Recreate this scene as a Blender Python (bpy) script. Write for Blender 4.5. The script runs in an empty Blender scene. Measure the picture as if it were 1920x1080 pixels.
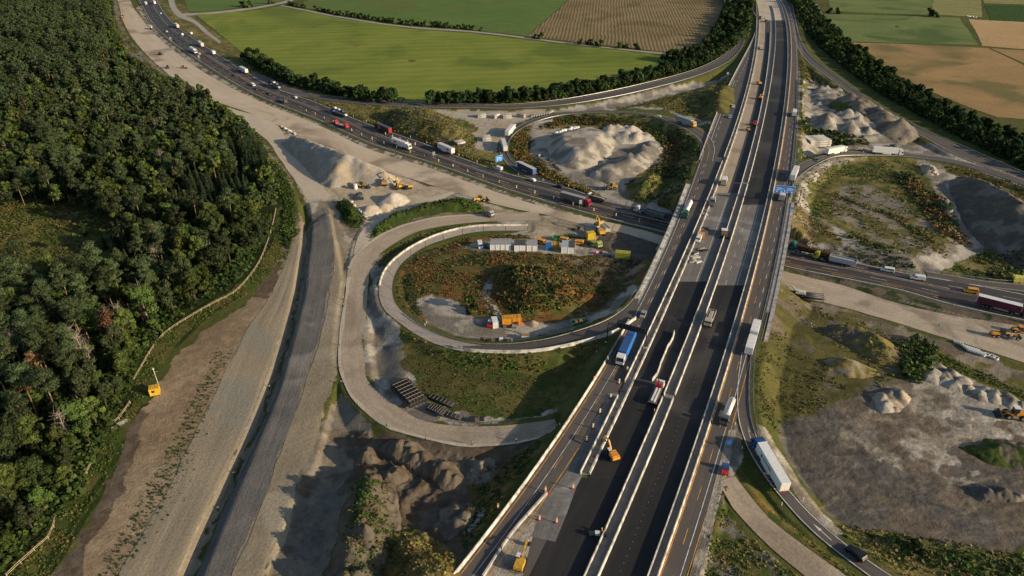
import bpy, math, random
import numpy as np
from mathutils import Matrix, Vector
random.seed(7); rng = np.random.default_rng(7)
SC = bpy.context.scene
COL = SC.collection
# ---------------------------------------------------------------- camera
H = 135.0; FPX = 1280.0; TH = math.atan(765.0/FPX)
CT, ST = math.cos(TH), math.sin(TH)
cam = bpy.data.cameras.new("camera"); cam.lens = 24.0; cam.sensor_width = 36.0
cam.clip_start = 1.0; cam.clip_end = 12000.0
camo = bpy.data.objects.new("camera", cam); COL.objects.link(camo)
camo.location = (0, 0, H); camo.rotation_euler = (math.pi/2-TH, 0, 0); SC.camera = camo

def at(px, py, z=0.0):
    """a place on the survey plan: point of height z seen in that direction from the drone's position"""
    xc = (px-960.0)/FPX; yc = (540.0-py)/FPX
    d = (xc, CT+yc*ST, -ST+yc*CT)
    t = (z-H)/d[2]
    return (t*d[0], t*d[1], z)
def main_z(y):            # height of the main motorway above the lower one
    return 7.0 if y < 330 else (7.0-(y-330)*3.5/370 if y < 700 else 3.5)
def atm(px, py):
    z = 7.0
    for _ in range(4):
        p = at(px, py, z); z = main_z(p[1])
    return p
# ---------------------------------------------------------------- noise
def _hash(ix, iy, seed):
    h = (ix.astype(np.int64)*374761393 + iy.astype(np.int64)*668265263 + seed*1442695041) & 0x7fffffff
    h = ((h ^ (h >> 13))*1274126177) & 0x7fffffff
    return ((h ^ (h >> 16)) & 0xffff)/65535.0
def vnoise(x, y, s, seed=0):
    x = np.asarray(x, float)/s; y = np.asarray(y, float)/s
    ix = np.floor(x); iy = np.floor(y); fx = x-ix; fy = y-iy
    fx = fx*fx*(3-2*fx); fy = fy*fy*(3-2*fy)
    a = _hash(ix, iy, seed); b = _hash(ix+1, iy, seed); c = _hash(ix, iy+1, seed); d = _hash(ix+1, iy+1, seed)
    return (a*(1-fx)+b*fx)*(1-fy)+(c*(1-fx)+d*fx)*fy
def fbm(x, y, s, seed=0, o=4):
    r = 0; a = 0.5; t = 0
    for k in range(o):
        r = r + a*vnoise(x, y, s/(2.03**k), seed+k*17); t += a; a *= .55
    return r/t
# ---------------------------------------------------------------- tags and materials
def tag(o, label=None, cat=None, group=None, kind=None):
    if label: o['label'] = label
    if cat: o['category'] = cat
    if group: o['group'] = group
    if kind: o['kind'] = kind
    return o
def newmat(name):
    m = bpy.data.materials.new(name); m.use_nodes = True
    n = m.node_tree; b = n.nodes['Principled BSDF']
    b.inputs['Specular IOR Level'].default_value = 0.3
    return m, n, b
_mc = {}
def flat(name, c, rough=0.6, spec=0.4, metal=0.0, var=0.10, vscale=1.5):
    if name in _mc: return _mc[name]
    m, n, b = newmat(name)
    b.inputs['Roughness'].default_value = rough; b.inputs['Specular IOR Level'].default_value = spec
    b.inputs['Metallic'].default_value = metal
    tc = n.nodes.new('ShaderNodeTexCoord'); nz = n.nodes.new('ShaderNodeTexNoise')
    nz.inputs['Scale'].default_value = vscale; nz.inputs['Detail'].default_value = 5
    n.links.new(tc.outputs['Object'], nz.inputs['Vector'])
    mx = n.nodes.new('ShaderNodeMix'); mx.data_type = 'RGBA'
    mx.inputs['A'].default_value = (*[max(0, v*(1-var*2.2)) for v in c], 1)
    mx.inputs['B'].default_value = (*[min(1, v*(1+var)) for v in c], 1)
    mr = n.nodes.new('ShaderNodeMapRange'); mr.inputs['From Min'].default_value = .3; mr.inputs['From Max'].default_value = .62
    n.links.new(nz.outputs['Fac'], mr.inputs['Value']); n.links.new(mr.outputs['Result'], mx.inputs['Factor'])
    n.links.new(mx.outputs['Result'], b.inputs['Base Color'])
    _mc[name] = m; return m
def N(n, t, **kw):
    x = n.nodes.new(t)
    for k, v in kw.items():
        if k in x.inputs: x.inputs[k].default_value = v
        else: setattr(x, k, v)
    return x
def strip_mat(name, c1, c2, su=1.2, sv=0.05, patch=6.0, amount=0.5, rough=0.9, bump=0.3, c3=None, fine=1.2, joints=0, spec=0.2):
    """surface of a road or graded strip: stains by patches, streaks along the way, grain; uv in metres"""
    m, n, b = newmat(name); L = n.links
    b.inputs['Roughness'].default_value = rough; b.inputs['Specular IOR Level'].default_value = spec
    uv = N(n, 'ShaderNodeUVMap')
    mp = N(n, 'ShaderNodeMapping'); mp.inputs['Scale'].default_value = (su, sv, 1)
    L.new(uv.outputs['UV'], mp.inputs['Vector'])
    n1 = N(n, 'ShaderNodeTexNoise', Scale=1.0, Detail=5.0, Roughness=.6); L.new(mp.outputs['Vector'], n1.inputs['Vector'])
    geo = N(n, 'ShaderNodeNewGeometry')
    n2 = N(n, 'ShaderNodeTexNoise', Scale=1.0/patch, Detail=6.0, Roughness=.62, Distortion=.6); L.new(geo.outputs['Position'], n2.inputs['Vector'])
    n3 = N(n, 'ShaderNodeTexNoise', Scale=fine, Detail=4.0, Roughness=.7); L.new(geo.outputs['Position'], n3.inputs['Vector'])
    def rng_(src, lo, hi):
        r = N(n, 'ShaderNodeMapRange'); r.inputs['From Min'].default_value = lo; r.inputs['From Max'].default_value = hi
        L.new(src, r.inputs['Value']); return r.outputs['Result']
    s = N(n, 'ShaderNodeMath', operation='MULTIPLY'); L.new(rng_(n1.outputs['Fac'], .36, .64), s.inputs[0]); s.inputs[1].default_value = amount
    p = N(n, 'ShaderNodeMath', operation='MULTIPLY'); L.new(rng_(n2.outputs['Fac'], .38, .62), p.inputs[0]); p.inputs[1].default_value = 1-amount
    a = N(n, 'ShaderNodeMath', operation='ADD'); L.new(s.outputs[0], a.inputs[0]); L.new(p.outputs[0], a.inputs[1])
    mx = N(n, 'ShaderNodeMix', data_type='RGBA'); L.new(a.outputs[0], mx.inputs['Factor'])
    mx.inputs['A'].default_value = (*c1, 1); mx.inputs['B'].default_value = (*c2, 1)
    out = mx.outputs['Result']
    if c3:
        n4 = N(n, 'ShaderNodeTexNoise', Scale=1.0/(patch*2.7), Detail=5.0, Distortion=1.2); L.new(geo.outputs['Position'], n4.inputs['Vector'])
        m4 = N(n, 'ShaderNodeMix', data_type='RGBA'); L.new(rng_(n4.outputs['Fac'], .53, .62), m4.inputs['Factor'])
        L.new(out, m4.inputs['A']); m4.inputs['B'].default_value = (*c3, 1); out = m4.outputs['Result']
    m2 = N(n, 'ShaderNodeMix', data_type='RGBA', blend_type='MULTIPLY'); m2.inputs['Factor'].default_value = 1
    r3 = N(n, 'ShaderNodeMapRange'); r3.inputs['From Min'].default_value = .3; r3.inputs['From Max'].default_value = .7
    r3.inputs['To Min'].default_value = .78; r3.inputs['To Max'].default_value = 1.18; L.new(n3.outputs['Fac'], r3.inputs['Value'])
    L.new(out, m2.inputs['A']); L.new(r3.outputs['Result'], m2.inputs['B']); out = m2.outputs['Result']
    if joints:
        sp = N(n, 'ShaderNodeSeparateXYZ'); L.new(uv.outputs['UV'], sp.inputs[0])
        q = N(n, 'ShaderNodeMath', operation='DIVIDE'); L.new(sp.outputs['Y'], q.inputs[0]); q.inputs[1].default_value = joints
        f = N(n, 'ShaderNodeMath', operation='FRACT'); L.new(q.outputs[0], f.inputs[0])
        g = N(n, 'ShaderNodeMath', operation='LESS_THAN'); L.new(f.outputs[0], g.inputs[0]); g.inputs[1].default_value = .18/joints*1.5
        m5 = N(n, 'ShaderNodeMix', data_type='RGBA'); L.new(g.outputs[0], m5.inputs['Factor']); L.new(out, m5.inputs['A']); m5.inputs['B'].default_value = (.07, .06, .05, 1)
        out = m5.outputs['Result']
    L.new(out, b.inputs['Base Color'])
    if bump:
        hh = N(n, 'ShaderNodeMath', operation='ADD'); L.new(n1.outputs['Fac'], hh.inputs[0]); L.new(n3.outputs['Fac'], hh.inputs[1])
        bp = N(n, 'ShaderNodeBump', Strength=bump, Distance=.5); L.new(hh.outputs[0], bp.inputs['Height']); L.new(bp.outputs['Normal'], b.inputs['Normal'])
    return m
# ---------------------------------------------------------------- meshes
def mesh_np(name, v, faces, mat=None, uv=None, smooth=False):
    """faces: (n,k) array"""
    v = np.asarray(v, np.float32); f = np.asarray(faces, np.int32)
    me = bpy.data.meshes.new(name); k = f.shape[1]
    me.vertices.add(len(v)); me.vertices.foreach_set('co', v.ravel())
    me.loops.add(f.size); me.loops.foreach_set('vertex_index', f.ravel())
    me.polygons.add(len(f)); me.polygons.foreach_set('loop_start', np.arange(0, f.size, k, dtype=np.int32))
    if uv is not None:
        l = me.uv_layers.new(name='UVMap'); l.data.foreach_set('uv', np.asarray(uv, np.float32)[f.ravel()].ravel())
    me.update(calc_edges=True)
    if smooth: me.polygons.foreach_set('use_smooth', np.ones(len(f), bool))
    if mat: me.materials.append(mat)
    return me
def link(name, me, parent=None):
    o = bpy.data.objects.new(name, me); COL.objects.link(o)
    if parent is not None: o.parent = parent
    return o
def empty(name, loc=(0, 0, 0), rz=0.0):
    o = bpy.data.objects.new(name, None); COL.objects.link(o); o.location = loc; o.rotation_euler = (0, 0, rz); o.empty_display_size = .5
    return o
class MB:
    def __init__(s): s.v = []; s.f = []
    def add(s, vs, fs):
        b = len(s.v); s.v += [tuple(p) for p in vs]; s.f += [tuple(b+i for i in f) for f in fs]; return s
    def box(s, c, d, rz=0, ry=0, taper=(1, 1), shift=0):
        """c centre of the base, d sizes, top scaled by taper"""
        x, y, z = d[0]/2, d[1]/2, d[2]; tx, ty = taper
        P = [(-x, -y, 0), (x, -y, 0), (x, y, 0), (-x, y, 0), (-x*tx+shift, -y*ty, z), (x*tx+shift, -y*ty, z), (x*tx+shift, y*ty, z), (-x*tx+shift, y*ty, z)]
        cr, sr = math.cos(rz), math.sin(rz); cy, sy = math.cos(ry), math.sin(ry); Q = []
        for p in P:
            px, pz = p[0]*cy+p[2]*sy, -p[0]*sy+p[2]*cy
            Q.append((c[0]+px*cr-p[1]*sr, c[1]+px*sr+p[1]*cr, c[2]+pz))
        return s.add(Q, [(3, 2, 1, 0), (4, 5, 6, 7), (0, 1, 5, 4), (1, 2, 6, 5), (2, 3, 7, 6), (3, 0, 4, 7)])
    def prof(s, pts, y0, y1):
        """profile in x,z extruded along y"""
        n = len(pts); V = [(p[0], y0, p[1]) for p in pts]+[(p[0], y1, p[1]) for p in pts]
        F = [tuple(range(n)), tuple(range(2*n-1, n-1, -1))]+[(i, i+n, (i+1) % n+n, (i+1) % n) for i in range(n)]
        return s.add(V, F)
    def tube(s, a, b, r0, r1=None, n=8, cap=True):
        r1 = r0 if r1 is None else r1
        a = Vector(a); b = Vector(b); d = (b-a).normalized(); u = d.orthogonal().normalized(); w = d.cross(u)
        V = []
        for c, r in ((a, r0), (b, r1)):
            for i in range(n):
                t = 2*math.pi*i/n; V.append(c+(u*math.cos(t)+w*math.sin(t))*r)
        F = [(i, (i+1) % n, (i+1) % n+n, i+n) for i in range(n)]
        if cap: F += [tuple(range(n-1, -1, -1)), tuple(range(n, 2*n))]
        return s.add(V, F)
    def ball(s, c, r, n=8, m=5, sz=(1, 1, 1)):
        V = [(c[0], c[1], c[2]-r*sz[2])]
        for j in range(1, m):
            ph = math.pi*j/m
            for i in range(n):
                t = 2*math.pi*i/n; V.append((c[0]+r*sz[0]*math.sin(ph)*math.cos(t), c[1]+r*sz[1]*math.sin(ph)*math.sin(t), c[2]-r*sz[2]*math.cos(ph)))
        V.append((c[0], c[1], c[2]+r*sz[2])); e = len(V)-1
        F = [(0, 1+(i+1) % n, 1+i) for i in range(n)]
        for j in range(m-2):
            F += [(1+j*n+i, 1+j*n+(i+1) % n, 1+(j+1)*n+(i+1) % n, 1+(j+1)*n+i) for i in range(n)]
        F += [(e, 1+(m-2)*n+i, 1+(m-2)*n+(i+1) % n) for i in range(n)]
        return s.add(V, F)
    def mesh(s, name, mat, smooth=False):
        me = bpy.data.meshes.new(name); me.from_pydata(s.v, [], s.f); me.update()
        if smooth: me.polygons.foreach_set('use_smooth', np.ones(len(me.polygons), bool))
        if mat: me.materials.append(mat)
        return me
    def obj(s, name, mat, parent=None, bevel=0, smooth=False):
        o = link(name, s.mesh(name, mat, smooth), parent)
        if bevel:
            b = o.modifiers.new('bevel', 'BEVEL'); b.width = bevel; b.segments = 2
        return o
# ---------------------------------------------------------------- curves
def smooth_curve(P, n=None, step=4.0):
    """Catmull-Rom through P (k,d), resampled to n points of equal arc length"""
    P = np.asarray(P, float); k = len(P)
    if k == 2: C = P[0]+(P[1]-P[0])*np.linspace(0, 1, 30)[:, None]
    else:
        E = np.vstack([2*P[0]-P[1], P, 2*P[-1]-P[-2]]); out = []
        for i in range(k-1):
            p0, p1, p2, p3 = E[i], E[i+1], E[i+2], E[i+3]
            d = [max(1e-3, np.linalg.norm(b-a))**.5 for a, b in ((p0, p1), (p1, p2), (p2, p3))]
            t0 = 0; t1 = d[0]; t2 = t1+d[1]; t3 = t2+d[2]
            for t in np.linspace(t1, t2, 14, endpoint=False):
                A1 = (t1-t)/(t1-t0)*p0+(t-t0)/(t1-t0)*p1; A2 = (t2-t)/(t2-t1)*p1+(t-t1)/(t2-t1)*p2; A3 = (t3-t)/(t3-t2)*p2+(t-t2)/(t3-t2)*p3
                B1 = (t2-t)/(t2-t0)*A1+(t-t0)/(t2-t0)*A2; B2 = (t3-t)/(t3-t1)*A2+(t-t1)/(t3-t1)*A3
                out.append((t2-t)/(t2-t1)*B1+(t-t1)/(t2-t1)*B2)
        C = np.vstack([out, P[-1]])
    s = np.r_[0, np.cumsum(np.linalg.norm(np.diff(C[:, :2], axis=0), axis=1))]
    if n is None: n = max(3, int(s[-1]/step)+1)
    q = np.linspace(0, s[-1], n)
    return np.stack([np.interp(q, s, C[:, j]) for j in range(C.shape[1])], 1)
def W(pts, z=0.0):
    """list of plan points (px,py[,z]) -> world"""
    return np.array([at(p[0], p[1], p[2] if len(p) > 2 else z) for p in pts])
def dist_poly(x, y, P):
    """distance of points to a polyline (k,>=2) and the interpolated other columns there"""
    P = np.asarray(P, float); best = np.full(x.shape, 1e9); ext = np.zeros(x.shape+(P.shape[1]-2,))
    for a, b in zip(P[:-1], P[1:]):
        dx, dy = b[0]-a[0], b[1]-a[1]; L = dx*dx+dy*dy+1e-9
        t = np.clip(((x-a[0])*dx+(y-a[1])*dy)/L, 0, 1)
        d = np.hypot(x-a[0]-t*dx, y-a[1]-t*dy); m = d < best
        best[m] = d[m]
        if P.shape[1] > 2: ext[m] = (a[2:]+t[m][:, None]*(b[2:]-a[2:]))
    return best, ext
def inpoly(x, y, P):
    r = np.zeros(x.shape, bool); n = len(P); j = n-1
    for i in range(n):
        xi, yi = P[i][0], P[i][1]; xj, yj = P[j][0], P[j][1]
        c = ((yi > y) != (yj > y)) & (x < (xj-xi)*(y-yi)/((yj-yi)+1e-12)+xi)
        r ^= c; j = i
    return r
# ================================================================ survey of roads (plan points and heights)
class Strip:
    def __init__(s, L, R, z=0.0, step=4.0, main=False):
        f = (lambda P: np.array([atm(*p[:2]) for p in P])) if main else (lambda P: W(P, z))
        a, b = f(L), f(R)
        n = max(6, int(max(np.linalg.norm(np.diff(a[:, :2], axis=0), axis=1).sum(), np.linalg.norm(np.diff(b[:, :2], axis=0), axis=1).sum())/step))
        s.L = smooth_curve(a, n); s.R = smooth_curve(b, n)
    def outline(s, k=3):
        idx = np.unique(np.r_[np.arange(0, len(s.L), k), len(s.L)-1])
        return np.vstack([s.L[idx], s.R[idx][::-1], s.L[:1]])
    def line(s, t): return s.L*(1-t)+s.R*t
ST_ = {}
ST_['low'] = Strip([(246,-30),(260,0),(300,60),(390,125),(480,178),(600,226),(697,270),(815,307),(960,358),(1120,405),(1250,437),(1474,500),(1600,526),(1690,545),(1765,567),(1840,585),(1930,604),(2150,655)],
                   [(285,-30),(295,0),(325,42),(390,89),(480,145),(527,168),(600,194),(655,218),(730,246),(800,270),(867,296),(960,327),(1067,352),(1140,377),(1267,402),(1478,470),(1600,491),(1700,512),(1810,530),(1930,553),(2150,600)], 0)
ST_['rampN'] = Strip([(475,146,0),(527,171,0),(610,188,0),(700,197,0.5),(800,202,.5),(900,203,.5),(960,204,.5),(1050,198,1),(1140,184,2),(1230,164,3),(1310,141,3.2),(1362,117,3.5),(1388,90,3.5),(1398,55,3.5),(1404,20,3.5)],
                     [(470,132,0),(520,155,0),(600,179,0),(700,188,.5),(800,194,.5),(900,197,.5),(960,197,.5),(1040,190,1),(1130,175,2),(1220,155,3),(1300,133,3.2),(1350,110,3.5),(1378,86,3.5),(1391,55,3.5),(1399,20,3.5)])
ST_['loopN'] = Strip([(1040,345,0),(1000,330,0),(969,309,0),(959,300,0),(953,291,0),(951,277,0),(955,264,.3),(965,251,.6),(984,238,1),(1010,227,1),(1040,219,1.5),(1077,214,2),(1134,212,3),(1190,214,4),(1237,222,5),(1262,232,5.5),(1290,245,6),(1309,260,6.5),(1317,280,7),(1312,305,7)],
                     [(1010,341,0),(975,325,0),(952,309,0),(941,294,0),(936,285,0),(936,272,0),(941,260,.3),(962,243,.6),(980,232,1),(1002,223,1),(1032,215,1.5),(1077,210,2),(1134,208,3),(1190,210,4),(1237,216,5),(1264,223,5.5),(1300,236,6),(1328,253,6.5),(1341,275,7),(1338,302,7)])
ST_['loopS'] = Strip([(990,432,0),(892,435,.2),(830,450,.8),(792,465,1.2),(755,492,1.8),(740,515,2),(735,540,2.3),(740,567,2.7),(760,590,3),(792,612,3.4),(830,630,3.8),(880,644,4.4),(930,648,4.8),(1010,641,5.5),(1072,626,6.2),(1135,604,6.8),(1175,577,7),(1200,545,7)],
                     [(990,423,0),(890,425,.2),(835,436,.8),(787,455,1.2),(745,482,1.8),(720,510,2),(711,540,2.3),(712,560,2.7),(722,582,3),(745,602,3.2),(780,627,3.6),(817,645,4),(867,657,4.4),(917,661,4.8),(997,660,5.5),(1060,650,6.2),(1115,636,6.8),(1155,622,7),(1192,598,7)])
ST_['brown'] = Strip([(1040,785,4.5),(1020,790,4.2),(960,796,3.6),(905,800,3),(842,797,2.6),(792,790,2.3),(767,777,2),(730,752,1.8),(705,730,1.5),(687,707,1.2),(684,670,1),(680,640,1),(686,597,.8),(689,565,.6),(690,540,.6),(695,502,.6),(712,477,.5),(742,455,.3),(780,435,.2),(842,422,.1),(920,415,0),(1010,413,0)],
                     [(1050,808,4.5),(1010,822,4.2),(960,832,3.6),(880,836,3),(817,827,2.6),(767,815,2.3),(725,800,2),(677,762,1.8),(655,737,1.5),(645,715,1.2),(637,690,1),(636,652,1),(640,615,.8),(645,577,.6),(651,540,.6),(655,505,.6),(665,482,.5),(692,455,.3),(732,431,.2),(777,416,.2),(830,406,.1),(905,402,0),(1010,398,0)])
ST_['inner'] = Strip([(662,478,.4),(672,442,.3),(695,417,.2),(730,400,.1),(780,380,0),(850,357,0)],
                     [(688,464,.4),(695,444,.3),(710,420,.2),(742,402,.1),(792,388,0),(853,362,0)])
ST_['plainW'] = Strip([(205,-30),(222,5),(230,38),(255,80),(303,128),(380,180),(480,216),(517,232),(560,255),(620,275),(690,307),(730,322),(820,350),(900,374),(960,390),(1020,402),(1090,420),(1180,440),(1300,482),(1445,528)],
                      [(236,-30),(248,10),(262,30),(290,64),(380,134),(470,182),(600,236),(697,281),(815,318),(960,370),(1080,403),(1120,412),(1180,425),(1300,459),(1445,500)], 0)
ST_['haul'] = Strip([(303,128),(340,160),(400,195),(450,228),(500,262),(517,285),(540,320),(562,350),(577,375)],
                    [(330,142),(380,178),(440,205),(480,216),(517,232),(538,268),(570,310),(600,345),(625,372)], 0)
ST_['plainE'] = Strip([(1440,542),(1525,562),(1640,592),(1777,635),(1890,670),(1960,695),(2150,760)],
                      [(1440,500),(1480,510),(1600,541),(1660,561),(1740,583),(1920,613),(2150,668)], 0)
ST_['rampE'] = Strip([(1484,372,7),(1487,352,7),(1493,338,7),(1505,325,6.8),(1535,306,6),(1569,294,5),(1609,292,4),(1643,292,3.5),(1697,294,3),(1790,308,2),(1915,346,1.5),(2100,420,1)],
                     [(1474,362,7),(1477,335,7),(1487,316,7),(1510,302,6.8),(1545,292,6),(1589,284,5),(1635,284,3.5),(1697,287,3),(1790,299,2),(1915,334,1.5),(2100,405,1)])
ST_['rampNE'] = Strip([(1480,10,3.5),(1486,50,3.5),(1497,95,3.5),(1515,117,3.5),(1575,162,3),(1640,207,2.5),(1740,262,2),(1790,290,1.5),(1920,342,1),(2100,420,1)],
                      [(1484,0,3.5),(1492,40,3.5),(1504,80,3.5),(1524,108,3.5),(1580,152,3),(1645,197,2.5),(1745,250,2),(1805,276,1.5),(1920,326,1),(2100,400,1)])
ST_['rampSE'] = Strip([(1390,660,7),(1382,720,7),(1382,773,7),(1387,803,6.8),(1403,845,6.4),(1430,890,6),(1450,917,5.8),(1515,990,5.4),(1580,1045,5),(1627,1080,5),(1740,1160,5)],
                      [(1411,660,7),(1407,720,7),(1410,782,7),(1427,833,6.6),(1455,880,6.2),(1475,911,5.8),(1515,957,5.4),(1590,1022,5),(1675,1080,5),(1800,1160,5)])
ST_['old'] = Strip([(1346,900,7),(1365,940,6.5),(1385,965,6.2),(1440,1022,6),(1527,1095,5.8),(1600,1160,5.8)],
                   [(1378,893,7),(1410,935,6.5),(1440,970,6.2),(1510,1025,6),(1600,1090,5.8),(1680,1160,5.8)])
ST_['exitE'] = Strip([(1740,519,0),(1800,531,0),(1860,540,0),(1930,549,0),(2150,590,0)], [(1735,508,0),(1800,519,0),(1860,528,0),(1930,534,0),(2150,570,0)])
# main motorway: lines across it at a series of rows of the plan
ROW = [1250, 1080, 945, 810, 675, 540, 405, 270, 135, 15]
def mline(xs, deg=4):
    P = np.array([atm(x, y) for x, y in zip(xs, ROW) if x is not None])
    c = np.polynomial.Polynomial.fit(P[:, 1], P[:, 0], deg)
    return c
ML = dict(
 LL=mline([None,848,955,1057,1148,1207,1266,1326,1379,1405]),
 L2=mline([None,995,1059,1126,1191,1256,1312,1367,1407,1418]),
 L3=mline([None,1012,1077,1144,1206,1270,1318,1375,1412,1421]),
 M1=mline([None,1097,1156,1217,1271,1322,1373,1410,1438,1441]),
 M2=mline([None,1123,1180,1238,1290,1340,1385,1421,1448,1448]),
 R1=mline([None,1217,1263,1309,1354,1397,1431,1459,1476,1466]),
 R2=mline([None,1234,1280,1326,1368,1406,1440,1466,1482,1471]),
 RR=mline([None,1292,1331,1367,1410,1451,1477,1488,1497,1481]),
)
Y0, Y1 = 52.0, 1000.0
def mpt(c, y, off=0.0, dz=0.0):
    x = ML[c](y) if isinstance(c, str) else c(y)
    return (float(x)+off, float(y), main_z(y)+dz)
def row_y(py): return atm(1250, py)[1]
# ================================================================ terrain
yy = [40.0]
while yy[-1] < 1150: yy.append(yy[-1]+min(5.0, max(.42, 1.25e-5*(yy[-1]**2+H*H))))
while yy[-1] < 9000: yy.append(yy[-1]*1.12)
yy = np.array(yy); NU = 880
uu = np.linspace(-1, 1, NU)
half = 1.13*.75*(yy*CT+H*ST)+28
GX = half[:, None]*uu[None, :]; GY = np.repeat(yy[:, None], NU, 1)
def falloff(poly, z, r, X, Y):
    """smooth plateau"""
    P = W(poly, z)[:, :2]; P = np.vstack([P, P[:1]])
    lo = P.min(0)-r; hi = P.max(0)+r; m = (X > lo[0]) & (X < hi[0]) & (Y > lo[1]) & (Y < hi[1])
    out = np.zeros(X.shape); x, y = X[m], Y[m]
    ins = inpoly(x, y, P[:-1]); d, _ = dist_poly(x, y, P)
    t = np.clip(np.where(ins, 1, 1-d/r), 0, 1); out[m] = t*t*(3-2*t)
    return out
def strokes(pts, z, w, X, Y, warp=0.0):
    P = W(pts, z); P = smooth_curve(P, step=6)[:, :2]
    lo = P.min(0)-w*1.3-2; hi = P.max(0)+w*1.3+2; m = (X > lo[0]) & (X < hi[0]) & (Y > lo[1]) & (Y < hi[1])
    out = np.zeros(X.shape); x, y = X[m], Y[m]
    d, _ = dist_poly(x, y, P)
    if warp: d = d+(fbm(x, y, 3.0, 5)-.5)*warp*2
    out[m] = np.clip(1-np.abs(d)/w, 0, 1)
    return out
DITCH = [(345,1100),(378,1015),(410,945),(475,810),(525,675),(561,540),(568,495),(574,450),(575,420),(567,370),(560,342),(545,318),(530,297),(507,268),(480,241),(410,197),(325,147),(295,120),(247,72),(225,25),(215,-20)]
UNDER = [(1235,383),(1510,458),(1500,565),(1440,553),(1165,497)]
def terrain(X, Y):
    far = np.clip((Y-900)/400, 0, 1)
    h = (fbm(X, Y, 60, 3)-.5)*1.2*(1-far)+(fbm(X, Y, 900, 9)-.5)*60*np.clip((Y-1500)/3000, 0, 1)
    for poly, z, r in [
        ([(1430,600),(1560,640),(1700,700),(1930,790),(2200,1000),(2200,1300),(1600,1300),(1380,1300),(1400,850)], 3.2, 22),
        ([(760,650),(1100,650),(1060,760),(900,785),(760,740)], 2.2, 10), ([(770,480),(960,470),(1180,480),(1120,590),(900,630),(790,590)], 1.6, 12),
        ([(1000,235),(1240,240),(1290,270),(1260,360),(1150,350),(1030,320)], 1.2, 8), ([(1110,215),(1250,190),(1370,150),(1340,240)], 3, 10),
        ([(1510,330),(1650,300),(1780,330),(1780,420),(1700,480),(1500,430)], 2.6, 16),
        ([(1500,150),(1560,180),(1700,250),(1500,255)], 2.0, 12), ([(1350,960),(1400,960),(1520,1100),(1300,1100)], 6, 8),
        ([(700,850),(850,845),(960,850),(900,1000),(840,1100),(640,1100)], 1.5, 8),
        ([(575,430),(615,400),(640,520),(640,680),(590,860),(520,1000),(480,1120),(365,1120),(440,940),(530,720),(575,540)], 1.1, 1.6)]:
        m = falloff(poly, z, r, X, Y); h = h*(1-m)+(z+(fbm(X, Y, 25, 11)-.5)*.7*(1 if r > 3 else .15))*m
    # rough ground
    for poly, amp, sc in [([(1440,700),(1930,800),(1930,990),(1600,980),(1470,860)], .4, 5), ([(660,800),(1000,840),(930,950),(860,1100),(620,1100)], 2.2, 7), ([(500,232),(560,245),(700,290),(900,350),(860,352),(700,318)], 1.2, 4), ([(760,220),(900,250),(900,290),(700,240)], .7, 6), ([(1500,150),(1700,230),(1700,255),(1500,255)], 1.5, 7), ([(1120,430),(1240,440),(1200,490),(1060,470)], 1.2, 6), ([(0,380),(240,400),(220,560),(0,560)], 1.2, 8)]:
        m = falloff(poly, 1, 4, X, Y); h += m*amp*(fbm(X, Y, sc, 21, 5)-.4)+m*amp*.45*(.6-np.abs(2*fbm(X, Y, sc*.6, 23, 4)-1)*1.6)
    d = strokes(DITCH, 0, 2.6, X, Y); h -= 1.9*d
    d = strokes([(660,775),(645,830),(625,900),(608,1000),(590,1100)], 0, 9, X, Y); h -= 1.2*d
    wts = [('haul', 2), ('plainW', 1), ('plainE', 1), ('inner', .5), ('brown', .8), ('low', 2), ('exitE', 1), ('rampNE', 2), ('rampN', 2), ('old', 1), ('rampE', 2), ('rampSE', 1.6), ('loopS', 1.2), ('loopN', 1.5)]
    lo_ = np.full(X.shape, -99.); hi_ = np.full(X.shape, 99.); fixed = np.full(X.shape, np.nan)
    und = falloff(UNDER, 0, .5, X, Y) > 0.5
    cell = np.maximum(0.5, .0105*(Y*CT+H*ST)/5+.4)
    mo = np.array([mpt('LL', y, -1.2) for y in np.linspace(45, 1000, 90)]+[mpt('RR', y, 1.4) for y in np.linspace(1000, 45, 90)]+[mpt('LL', 45, -1.2)])
    for nm, sh in wts+[('main', .8)]:
        O = mo if nm == 'main' else ST_[nm].outline()
        R = 28.0; lo = O[:, :2].min(0)-R; hi = O[:, :2].max(0)+R
        m = (X > lo[0]) & (X < hi[0]) & (Y > lo[1]) & (Y < hi[1])
        if nm == 'main': m &= ~und
        x, y = X[m], Y[m]; d, e = dist_poly(x, y, O)
        ins = inpoly(x, y, O[:-1, :2]); d = np.where(ins, 0, d); z = e[:, 0]-.14
        if nm == 'main': z = np.where(y < 330, 7.0, np.where(y < 700, 7-(y-330)*3.5/370, 3.5))-.14
        w = sh+cell[m]*.8
        k = np.maximum(0, d-w)/1.75
        wd = .75 if nm in ('haul', 'inner', 'plainW') else 1
        lo_[m] = np.maximum(lo_[m], np.where(k < 9, z-k, -99)); hi_[m] = np.minimum(hi_[m], np.where(k < 9, z+k*wd, 99))
        f = fixed[m]; f[d <= w] = z[d <= w]; fixed[m] = f
    h = np.where(lo_ > -50, np.maximum(h, lo_), h); hh = np.minimum(h, hi_)
    h = np.where(hi_ < 50, np.where(lo_ <= hi_, hh, np.maximum(lo_, hi_)*.0+lo_), h)
    h = np.where(np.isnan(fixed), h, fixed)
    return h
GZ = terrain(GX, GY)
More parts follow.
